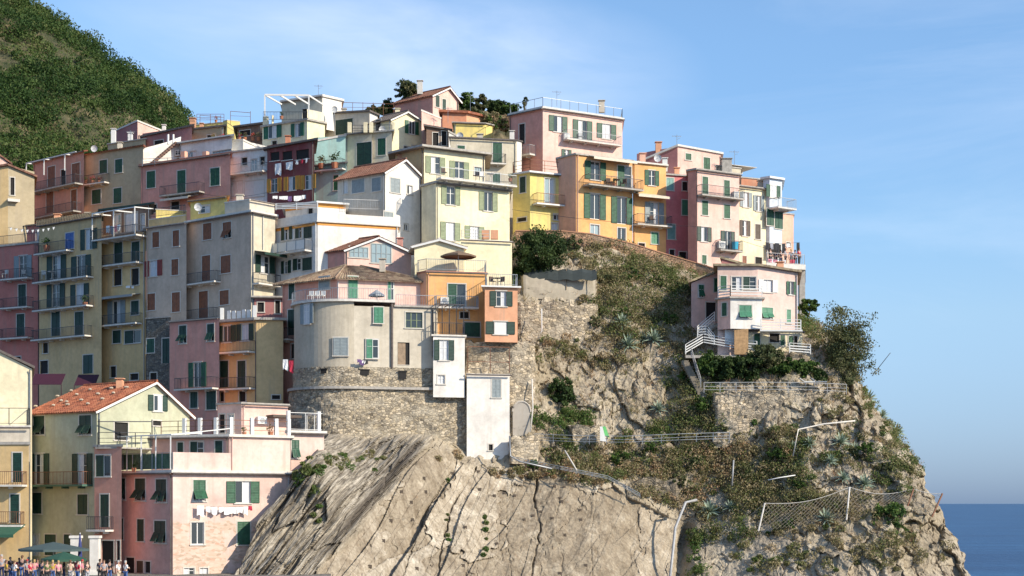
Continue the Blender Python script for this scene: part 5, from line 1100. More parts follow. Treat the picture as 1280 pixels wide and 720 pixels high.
wall_px('stone_wall', 'rock wall below the path between the yellow house and the scrub', [(640,157.0),(700,157.6)], 291, 345, amp=.2)
# path parapet under the orange and pink row (brick coping)
pp = [(644,157.2,289),(700,157.0,289),(740,157.5,293),(790,158.5,305),(832,159.5,318),(870,159.5,329),(905,158.5,340)]
org = at(pp[0][0], pp[0][2]+30, pp[0][1]); root = empty('parapet_wall', org, 'long sloping parapet with brick coping under the orange and red houses', 'wall')
w1 = MB(); w2 = MB()
for (x0,Y0,p0), (x1,Y1,p1) in zip(pp, pp[1:]):
    a, b = at(x0, p0, Y0), at(x1, p1, Y1); a2, b2 = at(x0, p0+16, Y0), at(x1, p1+16, Y1); o_ = Vector((0,.35,0))
    w1.hexa([a2, b2, b2+o_, a2+o_, a, b, b+o_, a+o_]); u_ = Vector((0,0,.1)); q_ = Vector((0,-.06,.003))
    w2.hexa([a+q_, b+q_, b+o_*1.15, a+o_*1.15, a+q_+u_, b+q_+u_, b+o_*1.15+u_, a+o_*1.15+u_])
w1.build('wall', masonry('brick_rubble', (.40,.25,.16), 4.0, (.40,.33,.25), .4), root, org); w2.build('coping', plain('brick_coping', (.42,.22,.13), .9), root, org)
# arch in the stone wall
f = Face(((640-CX)*142.2/F, 142.2), ((662-CX)*142.6/F, 142.6)); mb = MB(); r = f.rect(640, 515, 661, 545); z0_, z1_ = r[2], r[3]; n_ = 12
org = f.p(0, z0_); root = empty('arched_niche', org, 'walled up arch in the rubble wall right of the white tower', 'arch')
arc = [f.p(f.L/2-math.cos(math.pi*i/n_)*f.L/2, z1_+math.sin(math.pi*i/n_)*.9, .25) for i in range(n_+1)]
mb.poly([f.p(0,z0_,.25), f.p(f.L,z0_,.25)]+arc[::-1]); mb.build('infill', stucco('grey_render', (.36,.33,.29), .5), root, org)
mb = MB(); mb.tube(arc, .09, 5); mb.build('arch_ring', CONC, root, org)
# overlook terrace at the sea end of the row, on pillars
org = at(985, 370, 163); root = empty('overlook', org, 'concrete overlook terrace on pillars at the sea end of the row', 'viewing terrace')
sl = [at(958,330,161), at(1007,330,162.5), at(1007,330,172), at(958,330,172)]; z_ = zat(330, 162); mb = MB(); mb.prism([(p.x,p.y) for p in sl], z_-.5, z_); mb.build('deck', LCONC, root, org)
for px, Yp in ((1003,163),(988,163.5)):
    p = at(px, 333, Yp); mb = MB(); mb.box(p.x-.28, p.x+.28, Yp, Yp+.8, zat(395, Yp), z_-.5); mb.build('pillar', CONC, root, org)
rl = MB(); railing(rl, [Vector((sl[0].x, sl[0].y+.1, z_)), Vector((sl[1].x-.1, sl[1].y+.1, z_)), Vector((sl[2].x-.1, sl[2].y, z_))], 1.0, gap=.25); rl.build('railing', GALV, root, org)
# =================================================================== terraces, pergolas, fences, pipes
def rail_thing(name, label, pts, h, kind, mat, cat, gap=.2, group=None):
    P3 = [at(*p) for p in pts]; org = P3[0]; mb = MB(); railing(mb, P3, h, gap=gap, kind=kind); o = mb.build(name, mat, None, org); return tag(o, label, cat, group)
def part_rail(key, pts, h, kind, mat, name='railing'):
    mb = MB(); railing(mb, [at(*p) for p in pts], h, kind=kind); return part(key, name, mb, mat)
# pink house: veranda with net and pergola, roof terrace posts
H_ = HOUSES['G3']; f0, f1 = H_['f']; zt0 = H_['top']
mb = MB(); railing(mb, [f0.p(.05, zt0, .05), f0.p(f0.L, zt0, .05)], 1.25, kind='panel'); part('G3', 'railing', mb, METAL)
net = plain('green_net', (.05,.11,.07), .8, var=.35); mb = MB(); fbox(mb, f0, .05, f0.L-.05, zt0+.08, zt0+1.2, .0, .02); part('G3', 'net_screen', mb, net)
mb = MB()
for i in range(5): t = f0.L*i/4.1+.05; mb.bar(f0.p(t, zt0, .1), f0.p(t, zt0+2.55, .1), .08); mb.bar(f0.p(t, zt0+2.55, .1), f0.p(t, zt0+2.75, -2.6), .08)
mb.bar(f0.p(.05, zt0+2.55, .1), f0.p(f0.L, zt0+2.55, .1), .08); a = f1.t(288); mb.bar(f1.p(0, zt0+2.55, .1), f1.p(a, zt0+3.1, .1), .07); part('G3', 'pergola', mb, WHITEP)
mb = MB(); fbox(mb, f1, .02, f1.t(288.5), zt0, zt0+1.28, -.2, .02); part('G3', 'parapet', mb, W('paler'))
for c_ in list(HOUSES['G3b']['root'].children):
    if c_.name.startswith('parapet'): bpy.data.objects.remove(c_)
H_ = HOUSES['G3b']; f = H_['f'][1]; z_ = H_['top']; mb = MB(); ms = MB()
f2 = H_['f'][0]
for fx, px in ((f,290),(f,316),(f,346.5),(f,362),(f2,229),(f2,248.5),(f2,268.5)): t = fx.t(px); mb = MB(); fbox(mb, fx, t-.13, t+.13, z_, z_+1.25, -.3, -.05); part('G3b', 'post', mb, WHITEP)
for fa, x0, x1 in ((f, 290, 362), (f2, 200, 286)): railing(ms, [fa.p(fa.t(x0), z_, -.15), fa.p(fa.t(x1), z_, -.15)], 1.05, kind='bars3')
part('G3b', 'railing', ms, RUST)
f = HOUSES['G3c']['f'][0]; z_ = HOUSES['G3c']['top']; mb = MB(); railing(mb, [f.p(.1, z_, -.1), f.p(f.L-.1, z_, -.1), f.p(f.L-.1, z_, -2.8)], 1.35, kind='panel'); part('G3c', 'railing', mb, WHITEP)
for px in (362, 400): mb = MB(); t = f.t(px); fbox(mb, f, t-.12, t+.12, z_, z_+1.5, -.35, -.1); part('G3c', 'post', mb, WHITEP)
H_ = HOUSES['G4']; f = H_['f'][1]; mb = MB(); fbox(mb, f, f.t(333), f.L+.6, H_['z1']-1.0, H_['z1']-.8, 0, 1.2); part('G4', 'lean_to_roof', mb, DBROWN)
# green house roof terrace beside the gable
H_ = HOUSES['G2']; f = H_['f'][0]; z_ = H_['top']
mb = MB(); pts = [at(122, 558.5, 119.2), at(150, 558.5, 118.6), at(188, 558.5, 121)]; railing(mb, pts, 1.05, kind='bars3'); 
for p, hh in ((at(124, 558, 119.6), 2.0), (at(190, 558, 121.3), 2.0)): mb.bar(p, p+Vector((0,0,hh)), .07)
mb.bar(at(122, 527, 119.6), at(190, 527, 121.3), .07); part('G2', 'terrace_frame', mb, IRON)
mb = MB(); mb.prism([(p.x, p.y) for p in (at(119,560,119.0), at(151,560,118.4), at(190,560,120.8), at(186,560,125), at(125,560,125))], zat(560,119)-.05, zat(560,119)+.05); part('G2', 'terrace_slab', mb, CONC)
rc = bpy.data.objects  # clothes drying on the terrace
def cloth_line(label, pts, items, mat_line=IRON, group='washing lines', cat='washing line'):
    """a line with clothes pegged to it. pts: two 3-D points, items: (t, width, drop, material)"""
    a, b = pts; root = empty('washing_line', a, label, cat, group); mb = MB(); sag = Vector((0,0,-.12)); mb.tube([a, (a+b)/2+sag, b], .012, 4); mb.build('line', mat_line, root, a)
    d = (b-a); L = d.length; u = d.normalized(); nrm = Vector((u.y, -u.x, 0)); 
    for i, (t, w_, h_, m_) in enumerate(items):
        p0 = a+d*t+sag*math.sin(math.pi*t); K = 6; mb = MB(); rg = random.Random(i*7+int(a.x*10))
        rows = []
        for r_ in range(5):
            row = []
            for k in range(K+1):
                s = k/K; wv = .05*math.sin(s*9+i*2+r_)*(r_/4); hh = h_*(1-.12*math.sin(s*5+i)); row.append(p0+u*(s*w_)+nrm*(wv+.01)+Vector((0,0,-hh*r_/4)))
            rows.append(row)
        for r_ in range(4):
            for k in range(K): mb.poly([rows[r_][k], rows[r_][k+1], rows[r_+1][k+1], rows[r_+1][k]])
        for r_ in range(4):
            for k in range(K): mb.poly([q+nrm*.012 for q in (rows[r_][k], rows[r_+1][k], rows[r_+1][k+1], rows[r_][k+1])])
        mb.build('cloth', m_, root, a)
CW = plain('white_cloth', (.78,.78,.77), .9, var=.05); CR = plain('red_cloth', (.45,.03,.06), .9); CB = plain('blue_cloth', (.06,.12,.30), .9); CK = plain('black_cloth', (.03,.03,.035), .9); CP = plain('pink_cloth', (.65,.25,.30), .9); CV = plain('violet_cloth', (.14,.08,.20), .9); CG = plain('grey_cloth', (.35,.35,.38), .9)
f = HOUSES['G3']['f'][1]; zz = f.z(280, 632)
cloth_line('long line of white laundry with a red cloth across the pink house', [f.p(f.t(243), zz, .35), f.p(f.t(312), zz-.02, .35)], [(.01,.55,.75,CW),(.17,.35,.4,CW),(.27,.45,.55,CW),(.40,.4,.35,CW),(.5,.9,.5,CW),(.72,.5,.45,CW),(.85,.35,.6,CW),(.94,.3,.3,CR)])
f = HOUSES['B9']['f'][0]; zz = f.z(365, 203)
cloth_line('line with two white triangular cloths and small red pieces under the red house loggia', [f.p(.2, zz, .35), f.p(f.L-.3, zz+.2, .35)], [(.2,.8,1.2,CW),(.45,.9,.8,CW),(.68,.3,.4,CW),(.8,.25,.4,CR),(.9,.25,.45,CW)])
a = at(340, 245, 168); cloth_line('white and violet washing strung low in front of the dark red house', [a, at(384, 243, 168.5)], [(.02,.5,.3,CW),(.2,.9,.35,CW),(.45,.4,.5,CV),(.62,.8,.5,CW),(.85,.4,.4,CW)])
f = FT; fb = seg_face(430); f = Face(Vector(fb.A)+fb.n*.25, Vector(fb.B)+fb.n*.25); p0 = f.p(f.t(446), zat(448.5,138), .1); p1 = FT.p(.9, zat(448.5,138), .4)
cloth_line('short line of dark violet clothes under a bastion house window', [p0, p1], [(.05,.35,.3,CV),(.3,.4,.4,CV),(.6,.3,.25,CW),(.8,.4,.35,CK)])
cloth_line('dark clothes hung on the overlook at the sea end below the blue house', [at(956, 303, 163), at(1000, 303, 164.5)], [(.02,.4,.8,CK),(.15,.35,.6,CG),(.28,.5,.9,CK),(.48,.4,.9,CK),(.62,.35,.4,CW),(.9,.35,.9,CK)])
cloth_line('pink and white cloths on the low overlook railing', [at(958, 323.5, 162.2), at(999, 323.5, 162.8)], [(.05,.4,.4,CP),(.2,.45,.35,CP),(.5,.3,.3,CW),(.72,.5,.4,CR)])
cloth_line('blue and red cloth hung by the pink house beside the bastion base', [at(353, 449, 138.4), at(368, 449, 138.2)], [(.05,.45,.9,CW),(.55,.4,1.0,CR)])
cloth_line('white shirts drying on the veranda of the ochre house', [HOUSES['A3']['f'][0].p(1.9, zat(284,159.5), 1.1), HOUSES['A3']['f'][0].p(4.2, zat(284,159.5), 1.1)], [(.05,.5,.7,CW),(.32,.4,.8,CG),(.55,.4,.6,CP),(.78,.4,.6,CW)])
cloth_line('small white cloth pegged below a window of the ochre house', [HOUSES['A3']['f'][0].p(HOUSES['A3']['f'][0].t(160), zat(358.5,159), .3), HOUSES['A3']['f'][0].p(HOUSES['A3']['f'][0].t(173), zat(358,158.5), .3)], [(.05,.55,.22,CW),(.55,.4,.2,CW)])
# white pergola of the pale yellow house
H_ = HOUSES['C1']; z_ = H_['top']; mb = MB(); A = [at(331,150,179.3), at(386,150,179.6)]; Bk = [at(352,150,183.8), at(404,150,184)]
for p in A: mb.bar(Vector((p.x,p.y,z_)), Vector((p.x,p.y,z_+2.45)), .14)
T = lambda p, e=0: Vector((p.x, p.y, z_+2.45+e)); mb.bar(T(A[0]), T(A[1]), .12, .2)
for i in range(4): a = A[0].lerp(A[1], i/3); b = Bk[0].lerp(Bk[1], i/3); mb.bar(T(a), T(b, .05), .1, .18)
part('C1', 'pergola', mb, WHITEP); part_rail('C1', [(329,150,179),(384,150,179.2)], .9, 'iron', IRON)
mb = MB()
for px in (331,342): fbox(mb, H_['f'][0], H_['f'][0].t(px)-.3, H_['f'][0].t(px)+.3 if px<335 else H_['f'][0].t(px)-.2, z_, z_+1.0, -.3, 0)
part('C1', 'parapet', mb, W('cream'))
# veranda posts and awning of the ochre house, galleries of the mauve house
H_ = HOUSES['A3']; f = H_['f'][0]; z_ = f.z(155, 298.6); mb = MB()
for px in (128.5, 155, 181.5): t = f.t(px); mb.bar(f.p(t, z_, 1.3), f.p(t, z_+2.6, 1.3), .1); mb.bar(f.p(t, z_+2.6, 1.3), f.p(t, z_+2.75, -1), .1)
mb.bar(f.p(f.t(128.5), z_+2.6, 1.3), f.p(f.t(181.5), z_+2.6, 1.3), .1); part('A3', 'veranda_frame', mb, WHITEP)
awning('A3', 0, 128, 176, 370, 1.1, .15, plain('grey_canvas', (.30,.30,.29)))
H_ = HOUSES['B1']; f = H_['f'][0]; mb = MB(); z_ = H_['z1']
for px in (42.8, 65, 91): t = f.t(px); mb.bar(f.p(t, z_-.2, 1.05), f.p(t, z_-2.0, 1.05), .1); mb.bar(f.p(t, z_-.2, 1.05), f.p(t, z_-.1, 0), .1)
mb.bar(f.p(f.t(42.8), z_-.2, 1.05), f.p(f.L, z_-.2, 1.05), .1); part('B1', 'awning_frame', mb, WHITEP)
# terrace rails and posts along roofs
part_rail('C6', [(434,166.5,175.2),(490,166,174.2)], .85, 'bars3', IRON)
for px in (437, 457, 464, 491): mb = MB(); p = at(px, 166, 174.4); mb.box(p.x-.2, p.x+.2, p.y-.2, p.y+.2, p.z, p.z+1.1); part('C6', 'post', mb, W('cream'))
part_rail('C8', [(430,261,152),(496,263,154)], .9, 'iron', GALV); part_rail('C8', [(345,262.5,151),(397,261,149.6)], .6, 'ladder', WHITEP)
part_rail('C12', [(577,299,148.2),(612,299,148.8)], .85, 'bars3', GALV)
mb = MB()
for px, c_ in ((607,0),(618,0)): p = at(px, 299, 149.5); mb.box(p.x-.35, p.x+.35, p.y-.3, p.y+.3, p.z, p.z+.8)
part('C12', 'chimney', mb, W('terracotta'))
part_rail('B3', [(178,208,177),(288,203.5,174.5)], .8, 'bars3', METAL)
part_rail('B5b', [(246,153,196),(280,153,196)], 1.0, 'bars3', RUST)
for px0, px1, py0, yb in ((250, 313, 152, 140), ):
    pass
def frame_thing(name, label, px0, px1, Y, yt, yb, n, cat='frame'):
    mb = MB(); a = at(px0, yb, Y); 
    for i in range(n+1): p = at(px0+(px1-px0)*i/n, yb, Y); q = at(px0+(px1-px0)*i/n, yt, Y); mb.bar(p, q, .05)
    mb.bar(at(px0, yt, Y), at(px1, yt+2, Y), .05); mb.bar(at(px0, (yt*2+yb)/3, Y), at(px1, (yt*2+yb)/3+1, Y), .03); return tag(mb.build(name, RUST, None, a), label, cat)
frame_thing('sky_pergola', 'thin rusty rail frame on the yellow roof parapets against the sky', 250, 276, 197, 144, 156, 2)
frame_thing('sky_pergola', 'thin rusty pergola frame right of the ochre stair box', 288, 313, 193, 139, 156, 1)
frame_thing('sky_pergola', 'long row of thin terrace poles on the skyline left of the rose house', 428, 492, 187, 128, 146, 5)
# antennas
def antenna(label, px, py, Y, h=2.2):
    p = at(px, py, Y); mb = MB(); mb.bar(p, p+Vector((0,0,h)), .04); mb.bar(p+Vector((-.5,0,h-.15)), p+Vector((.5,.2,h-.15)), .03)
    for i in range(6): q = p+Vector((-.45+.17*i, 0, h-.15)); mb.bar(q+Vector((0,-.25,0)), q+Vector((0,.25,.02)), .02)
    mb.bar(p+Vector((0,0,h-.5)), p+Vector((.35,0,h-.35)), .025); tag(mb.build('antenna', METAL, None, p), label, 'aerial', 'rooftop aerials')
antenna('aerial on the pale rooftop room behind the white pergola', 398, 121, 186, 1.4); antenna('aerial on the slate roof over the attic windows', 560, 154, 180, 1.8); antenna('aerial on the terracotta roofed house below the trees', 588, 140, 183, 2.0); antenna('aerial on the villa terrace corner at its sky railing', 696, 133, 173, 1.7)
antenna('aerial behind the mauve house at the left hill foot', 163, 180, 192, 1.6); antenna('aerial on the pink set back top floor above the red house', 846, 184, 169, 1.3); antenna('aerial near the chimney of the beige terrace box', 918, 206, 169, 1.5)
# ---------------- spur house: railings, stairs
def F1rail(pts, h=.95): mb = MB(); railing(mb, [at(*p) for p in pts], h, kind='ladder'); return mb
H_ = HOUSES['F1b']; z_ = H_['top']; mb = MB(); c_ = H_['foot']; ln = [Vector((c_[0].x+.05, c_[0].y, z_)), Vector((c_[1].x, c_[1].y+.05, z_)), Vector((c_[2].x, c_[2].y, z_))]; railing(mb, ln, .95, kind='ladder'); part('F1b', 'railing', mb, WHITEP)
part('F1c', 'railing', F1rail([(951,412,145.8),(1001,413,145.9)]), WHITEP); mb = MB(); mb.prism([(p.x,p.y) for p in (at(950,412,145.6), at(1003,412,145.7), at(1003,412,147.2), at(950,412,147.2))], zat(412.5,146)-.15, zat(412.5,146)); part('F1c', 'balcony', mb, WHITEP)
root = empty('garden_steps', at(857,447,147), 'white railed stairs and path climbing to the spur house door', 'stairs'); org = root.location.copy()
mb = F1rail([(857,443,146.6),(879,430,147.0),(919,437,146.6)], .9); mb.build('railing', WHITEP, root, org)
mb = F1rail([(872,420,147.6),(893,402,148.4)], .9); mb.build('railing', WHITEP, root, org); mb = F1rail([(872,421,147.5),(884,420,147.2),(893,431,146.9)], .9); mb.build('railing', WHITEP, root, org)
mb = F1rail([(934,438,146.5),(946,439,146.4)], .9); mb.build('railing', WHITEP, root, org); mb = F1rail([(987,441,146.4),(1013,443,146.8)], .9); mb.build('railing', WHITEP, root, org)
mb = MB()
for i in range(9): a, b = at(872+i*2.4, 421-i*2.2, 147.7+i*.08), 0; mb.box(a.x-.12, a.x+.12, a.y, a.y+1.0, a.z-.5, a.z)
mb.prism([(p.x,p.y) for p in (at(857,444,146.5), at(925,441,146.3), at(925,441,148.5), at(857,444,148.5))], zat(444,146.5)-.25, zat(444,146.5)); mb.build('steps', CONC, root, org)
root = empty('rock_stair', at(857,452,145.8), 'narrow steep stone stair running down beside the terrace garden', 'stairs'); org = root.location.copy(); mb = MB()
for i in range(16): p = at(857+i*1.3, 450+i*2.5, 145.6-i*.06); mb.box(p.x-.3, p.x+.3, p.y+.3, p.y+1.0, p.z-.4, p.z)
mb.build('steps', plain('dark_stone_step', (.20,.17,.13), .95, var=.3), root, org); mb = MB(); railing(mb, [at(864,446,145.5), at(876,484,144.6)], .8, kind='bars3'); mb.build('handrail', GALV, root, org)
mb = MB(); p = at(918,432,146.2); mb.box(p.x, p.x+1.25, p.y, p.y+.12, zat(443,146.2), zat(411,146.2)); tag(mb.build('reed_screen', plain('reed_mat', (.42,.26,.13), .95, var=.3), None, p), 'brown reed screen standing under the white room of the spur house', 'screen')
mb = MB(); p = at(906,412,146.9); mb.box(p.x, p.x+.9, p.y, p.y+.05, zat(430,146.9), p.z); tag(mb.build('curtain', CW, None, p), 'white knotted curtain in the basement opening of the spur house', 'curtain')
rail_thing('terrace_railing', 'grey post and rail fence along the terrace garden edge', [(880,491,142.6),(960,490.5,142.8),(1010,491,143.2),(1058,493,143.8)], .9, 'bars3', GALV, 'railing')
rail_thing('cliff_railing', 'thin wire fence along the path above the concreted cliff', [(668,553,141.3),(715,555,140.9),(780,556,141.0),(850,553,141.6),(912,551,142.4)], .75, 'bars3', METAL, 'fence')
rail_thing('cliff_railing', 'low rail sagging along the upper edge of the concreted cliff face', [(640,576,138.4),(700,588,137.8),(760,600,138.6),(800,622,139)], .35, 'bars3', METAL, 'fence')
# pipes
def pipe_thing(label, pts, r, mat, name='pipe', cat='pipe'):
    P3 = [at(*p) for p in pts]; mb = MB(); mb.tube(P3, r, 7); o = mb.build(name, mat, None, P3[0], smooth=True)
    return tag(o, label, cat)
pipe_thing('galvanised drain pipe dropping down the cleft beside the concreted face', [(836,735,133.6),(841,690,135.2),(844,660,137),(857,628,138.8),(871,625,139.2)], .12, GALV)
pipe_thing('white bent pipe crossing the rock below the terrace wall', [(991,570,140.6),(998,537,141.4),(1030,530,141.6),(1069,526,141.8)], .07, LCONC)
pipe_thing('thin white pipe along the scrub left above the net fence', [(960,600,138.5),(975,597,138.6),(994,594,138.8)], .05, WHITEP)
pipe_thing('white drain pipe on the stone wall right of the orange annex', [(672,423,146),(677,414,146.2),(677,386,146.8)], .06, WHITEP)
pipe_thing('rusty white pipe down the stone wall right of the white tower', [(665,474,143),(666,510,142.4),(663,540,141.8)], .06, LCONC)
pipe_thing('dark drain pipe sloping below the foot of the white tower', [(637,545,138.3),(638,570,138),(650,577,138),(690,586,137.6)], .07, METAL)
pipe_thing('pole standing in the dark gully in the middle of the cliff', [(915,607,139.8),(917,575,139.9)], .07, GALV, 'pole', 'pole')
pipe_thing('pale leaning pole in the scrub above the concreted face', [(721,588,137.4),(706,563,138.6)], .06, LCONC, 'pole', 'pole')
pipe_thing('thin fishing rod pole leaning out over the sea edge', [(1090,470,147),(1113,441,146)], .03, IRON, 'pole', 'pole')
# net fence
root = empty('net_fence', at(950,663,137), 'rockfall net fence strung between leaning posts on the right cliff', 'net fence'); org = root.location.copy()
NP = [((948,664,136.3),(956,629,137.0)),((1058,650,136.0),(1062,609,137.2)),((1134,634,136.6),(1142,611,137.2)),((1165,646,135.8),(1178,617,136.6))]
for lo_, hi_ in NP: mb = MB(); mb.tube([at(*lo_), at(*hi_)], .075, 6); mb.build('post', LCONC if lo_[0] < 1100 else RUST, root, org)
for (l0, h0), (l1, h1) in zip(NP, NP[1:]):
    mb = MB(); a0, b0, a1, b1 = at(*l0), at(*h0), at(*l1), at(*h1); W_ = (a1-a0).length; nx = int(W_/.38); ny = 6; sag = .5 if W_ > 4 else .15
    def g_(i, j): s = i/nx; t = j/ny; p = a0.lerp(a1, s).lerp(b0.lerp(b1, s), t); return p+Vector((0, -.25*math.sin(math.pi*t)*math.sin(math.pi*s), -sag*math.sin(math.pi*s)*t))
    for i in range(nx):
        for j in range(ny): mb.bar(g_(i,j), g_(i+1,j+1), .018); mb.bar(g_(i+1,j), g_(i,j+1), .018)
    mb.build('netting', plain('net_rope', (.28,.24,.19), .9), root, org); mb = MB(); mb.tube([g_(i, ny) for i in range(nx+1)], .025, 5); mb.build('cable', LCONC, root, org)
mb = MB(); mb.tube([at(956,629,137), at(928,652,137.5)], .015, 4); mb.build('guy_wire', METAL, root, org)
# rock bolts
bolts = None
for i, (x_, y_) in enumerate([(530,598),(532,615),(502,615),(514,628),(489,651),(515,650),(532,663),(480,676),(463,708),(521,711),(565,592),(598,590),(600,612),(582,659),(579,707),(618,620),(630,617),(643,620),(655,650),(666,645),(676,640),(700,623),(702,627),(693,608),(705,609),(706,669),(726,650),(725,638),(732,707),(690,648),(621,680),(700,717)]):
    if bolts is None:
        mb = MB(); mb.box(-.14,.14,-.06,0,-.14,.14); mb.tube([(0,-.06,0),(0,-.22,0)], .04, 6); bolts = mb.build('rock_bolt', plain('bolt_plate', (.10,.075,.055), .8)); o = bolts
    else: o = bolts.copy(); C.objects.link(o)
    o.location = cliff_at(x_, y_, .0)+Vector((0,-.03,0)); tag(o, 'small dark anchor bolt plate on the concreted rock face', 'rock bolt', 'anchor bolts on the rock face')
# dark net over the garden wall
root = empty('garden_net', at(655,345,151), 'dark shade net strung over the wall top below the round bush', 'net'); org = root.location.copy(); mb = MB()
rows = [[at(px, py+1.2*math.sin(px*.3), Yv) for px in np.linspace(655, 746, 16)] for py, Yv in ((337,151.2),(341,150.8),(350,150.6))]
for r0, r1 in zip(rows, rows[1:]):
    for i in range(15): mb.poly([r0[i], r0[i+1], r1[i+1], r1[i]]); mb.poly([p+Vector((0,.05,0)) for p in (r0[i], r1[i], r1[i+1], r0[i+1])])
mb.build('net', plain('shade_net', (.035,.045,.045), .9), root, org); mb = MB()
for px in (669, 708, 745): mb.bar(at(px,336,151), at(px,362,151), .06)
mb.build('post', WOOD, root, org)
# hut under the ledge with green sheet
mb = MB(); p = at(751,534,140.8); mb.hexa([at(750,551,140.6), at(758,552,140.6), at(758,552,140.9), at(750,551,140.9), at(750,533,140.8), at(753,533,140.8), at(753,533,141.1), at(750,533,141.1)]); tag(mb.build('board', WHITEP, None, p), 'white board leaning on the ruined hut wall', 'board')
mb = MB(); p = at(755,545,141.1); mb.hexa([at(754,545,141), at(762,547,141), at(762,547,141.3), at(754,545,141.3), at(753,533,141.2), at(757,533,141.2), at(757,533,141.5), at(753,533,141.5)]); tag(mb.build('tarpaulin', plain('green_tarp', (.10,.40,.12), .6), None, p), 'green tarpaulin beside the white board at the ruined hut', 'tarpaulin')
mb = MB()
for q in ((766,536,140.9),(786,540,141)): p = at(*q); mb.box(p.x-.5, p.x+.5, p.y-.1, p.y+1, p.z-.5, p.z+.4)
# =================================================================== furniture and pots on balconies
POT = plain('terracotta_pot', (.38,.15,.08), .85); 
def pot_plant(label, p, s=.5, mat=None, group='potted plants on balconies and terraces'):
    root = empty('potted_plant', p, label, 'potted plant', group); mb = MB(); mb.tube([p, p+Vector((0,0,s*.5))], [s*.22, s*.3], 8); mb.build('pot', POT, root, p)
    rg = np.random.default_rng(int(abs(p.x)*100) % 9999); q, t = clumps(np.array([list(p+Vector((0,0,s*.9)))])+rg.normal(0, s*.14, (6,3)), np.full((6,3), s*.28), 16, s*.16, rg, None, .2); leaf_mesh('foliage', q, t, mat or LGREEN, root, p)
def on_bal(key, fi, px, py, d=.6): f = HOUSES[key]['f'][fi]; t = f.t(px); return f.p(t, f.z(px, py), d)
FLOW = leafmat('flowers', [(.05,.10,.02), (.10,.15,.03), (.45,.04,.06), (.55,.12,.12)])
for key, fi, px, py, s, mt, lb in [('A2',0,112,384.5,.95,LGREEN,'bushy potted plant at the right end of the third balcony of the tan house'),('A2',0,64,315,1.2,LGREEN,'yellow green potted plant on the top balcony of the tan house'),('B2',0,120,230.5,.7,FLOW,'red flowers on the upper balcony of the olive house'),('B2',0,128,230.5,.65,FLOW,'second pot of red flowers at the right end of the olive house balcony'),
  ('B2',0,112,230.5,.6,FLOW,'smaller flower pot in the middle of the olive house balcony'),('E5',1,918,312.5,.6,LGREEN,'green potted plant next to the blue bucket on the pink house balcony'),('C1',0,349,148,.7,LGREEN,'green plant on the corner terrace under the white pergola'),('G3',0,150,590,.7,LDARK,'dark plant behind the green net at the left end of the veranda'),
  ('G3',0,175,590,.6,LDARK,'dark plant behind the green net in the middle of the veranda'),('C4',0,405,212,1.1,LOLIVE,'bushy plant on the left of the teal house balcony'),('C4',0,422,212,1.3,LDARK,'big dark plant on the right of the teal house balcony'),('B5b',0,268,152,.6,FLOW,'flower pot on the yellow roof parapet'),
  ('D1',1,640-6,228,.6,LGREEN,'small plant at the right end of the yellow loggia balcony'),('E3',1,764,234,.6,LGREEN,'plant on the upper balcony of the orange house'),('G3b',1,308,545,.6,LGREEN,'plant in front of the small penthouse wall'),('G3b',1,341,545,.7,LDRY,'yellowish plant at the right of the penthouse terrace'),('B3b',0,213+14,205,.5,LGREEN,'potted plant on the terrace by the white stairway')]:
    pot_plant(lb, on_bal(key, fi, px, py, .55 if key not in ('C1','B5b','G3b') else -.4), s, mt)
for i, px in enumerate((266, 276, 284, 299, 306, 316, 323)):
    pot_plant(['orange flower box plant leftmost on the ochre ledge','second flower pot on the ochre ledge','third flower pot by the stair box','leftmost terracotta pot under the dark roof shelter','second terracotta pot under the dark roof shelter','third terracotta pot under the dark roof shelter','rightmost pot under the roof shelter by the pergola house'][i], at(px, 178 if px < 290 else 176, 186), .8, FLOW if i % 2 else LDRY)
def chair(label, p, mat, rz=0, s=1.0, proto={}):
    def v(x, y, z): return Vector((p.x+(x*math.cos(rz)-y*math.sin(rz))*s, p.y+(x*math.sin(rz)+y*math.cos(rz))*s, p.z+z*s))
    root = empty('chair', p, label, 'chair', 'balcony and terrace chairs'); bx = lambda a, b: [v(*q) for q in ((a[0],a[1],a[2]),(b[0],a[1],a[2]),(b[0],b[1],a[2]),(a[0],b[1],a[2]),(a[0],a[1],b[2]),(b[0],a[1],b[2]),(b[0],b[1],b[2]),(a[0],b[1],b[2]))]
    m_ = MB(); m_.hexa(bx((-.22,-.22,.42),(.22,.22,.46))); m_.build('seat', mat, root, p); m_ = MB(); m_.hexa(bx((-.22,.2,.5),(.22,.24,.88))); m_.build('backrest', mat, root, p)
    for sx in (-.2,.2):
        for sy in (-.2,.2): m_ = MB(); m_.bar(v(sx,sy,0), v(sx,sy,.42 if sy < 0 else .85), .035); m_.build('leg', mat, root, p)
def table(label, p, mat, r=.4):
    root = empty('table', p, label, 'table', 'balcony and terrace tables'); m_ = MB(); m_.tube([p+Vector((0,0,.7)), p+Vector((0,0,.74))], r, 12); m_.build('tabletop', mat, root, p)
    m_ = MB(); m_.tube([p, p+Vector((0,0,.7))], .03, 6); m_.tube([p, p+Vector((0,0,.03))], .22, 8); m_.build('leg', mat, root, p)
DW = plain('dark_wicker', (.10,.06,.04), .8)
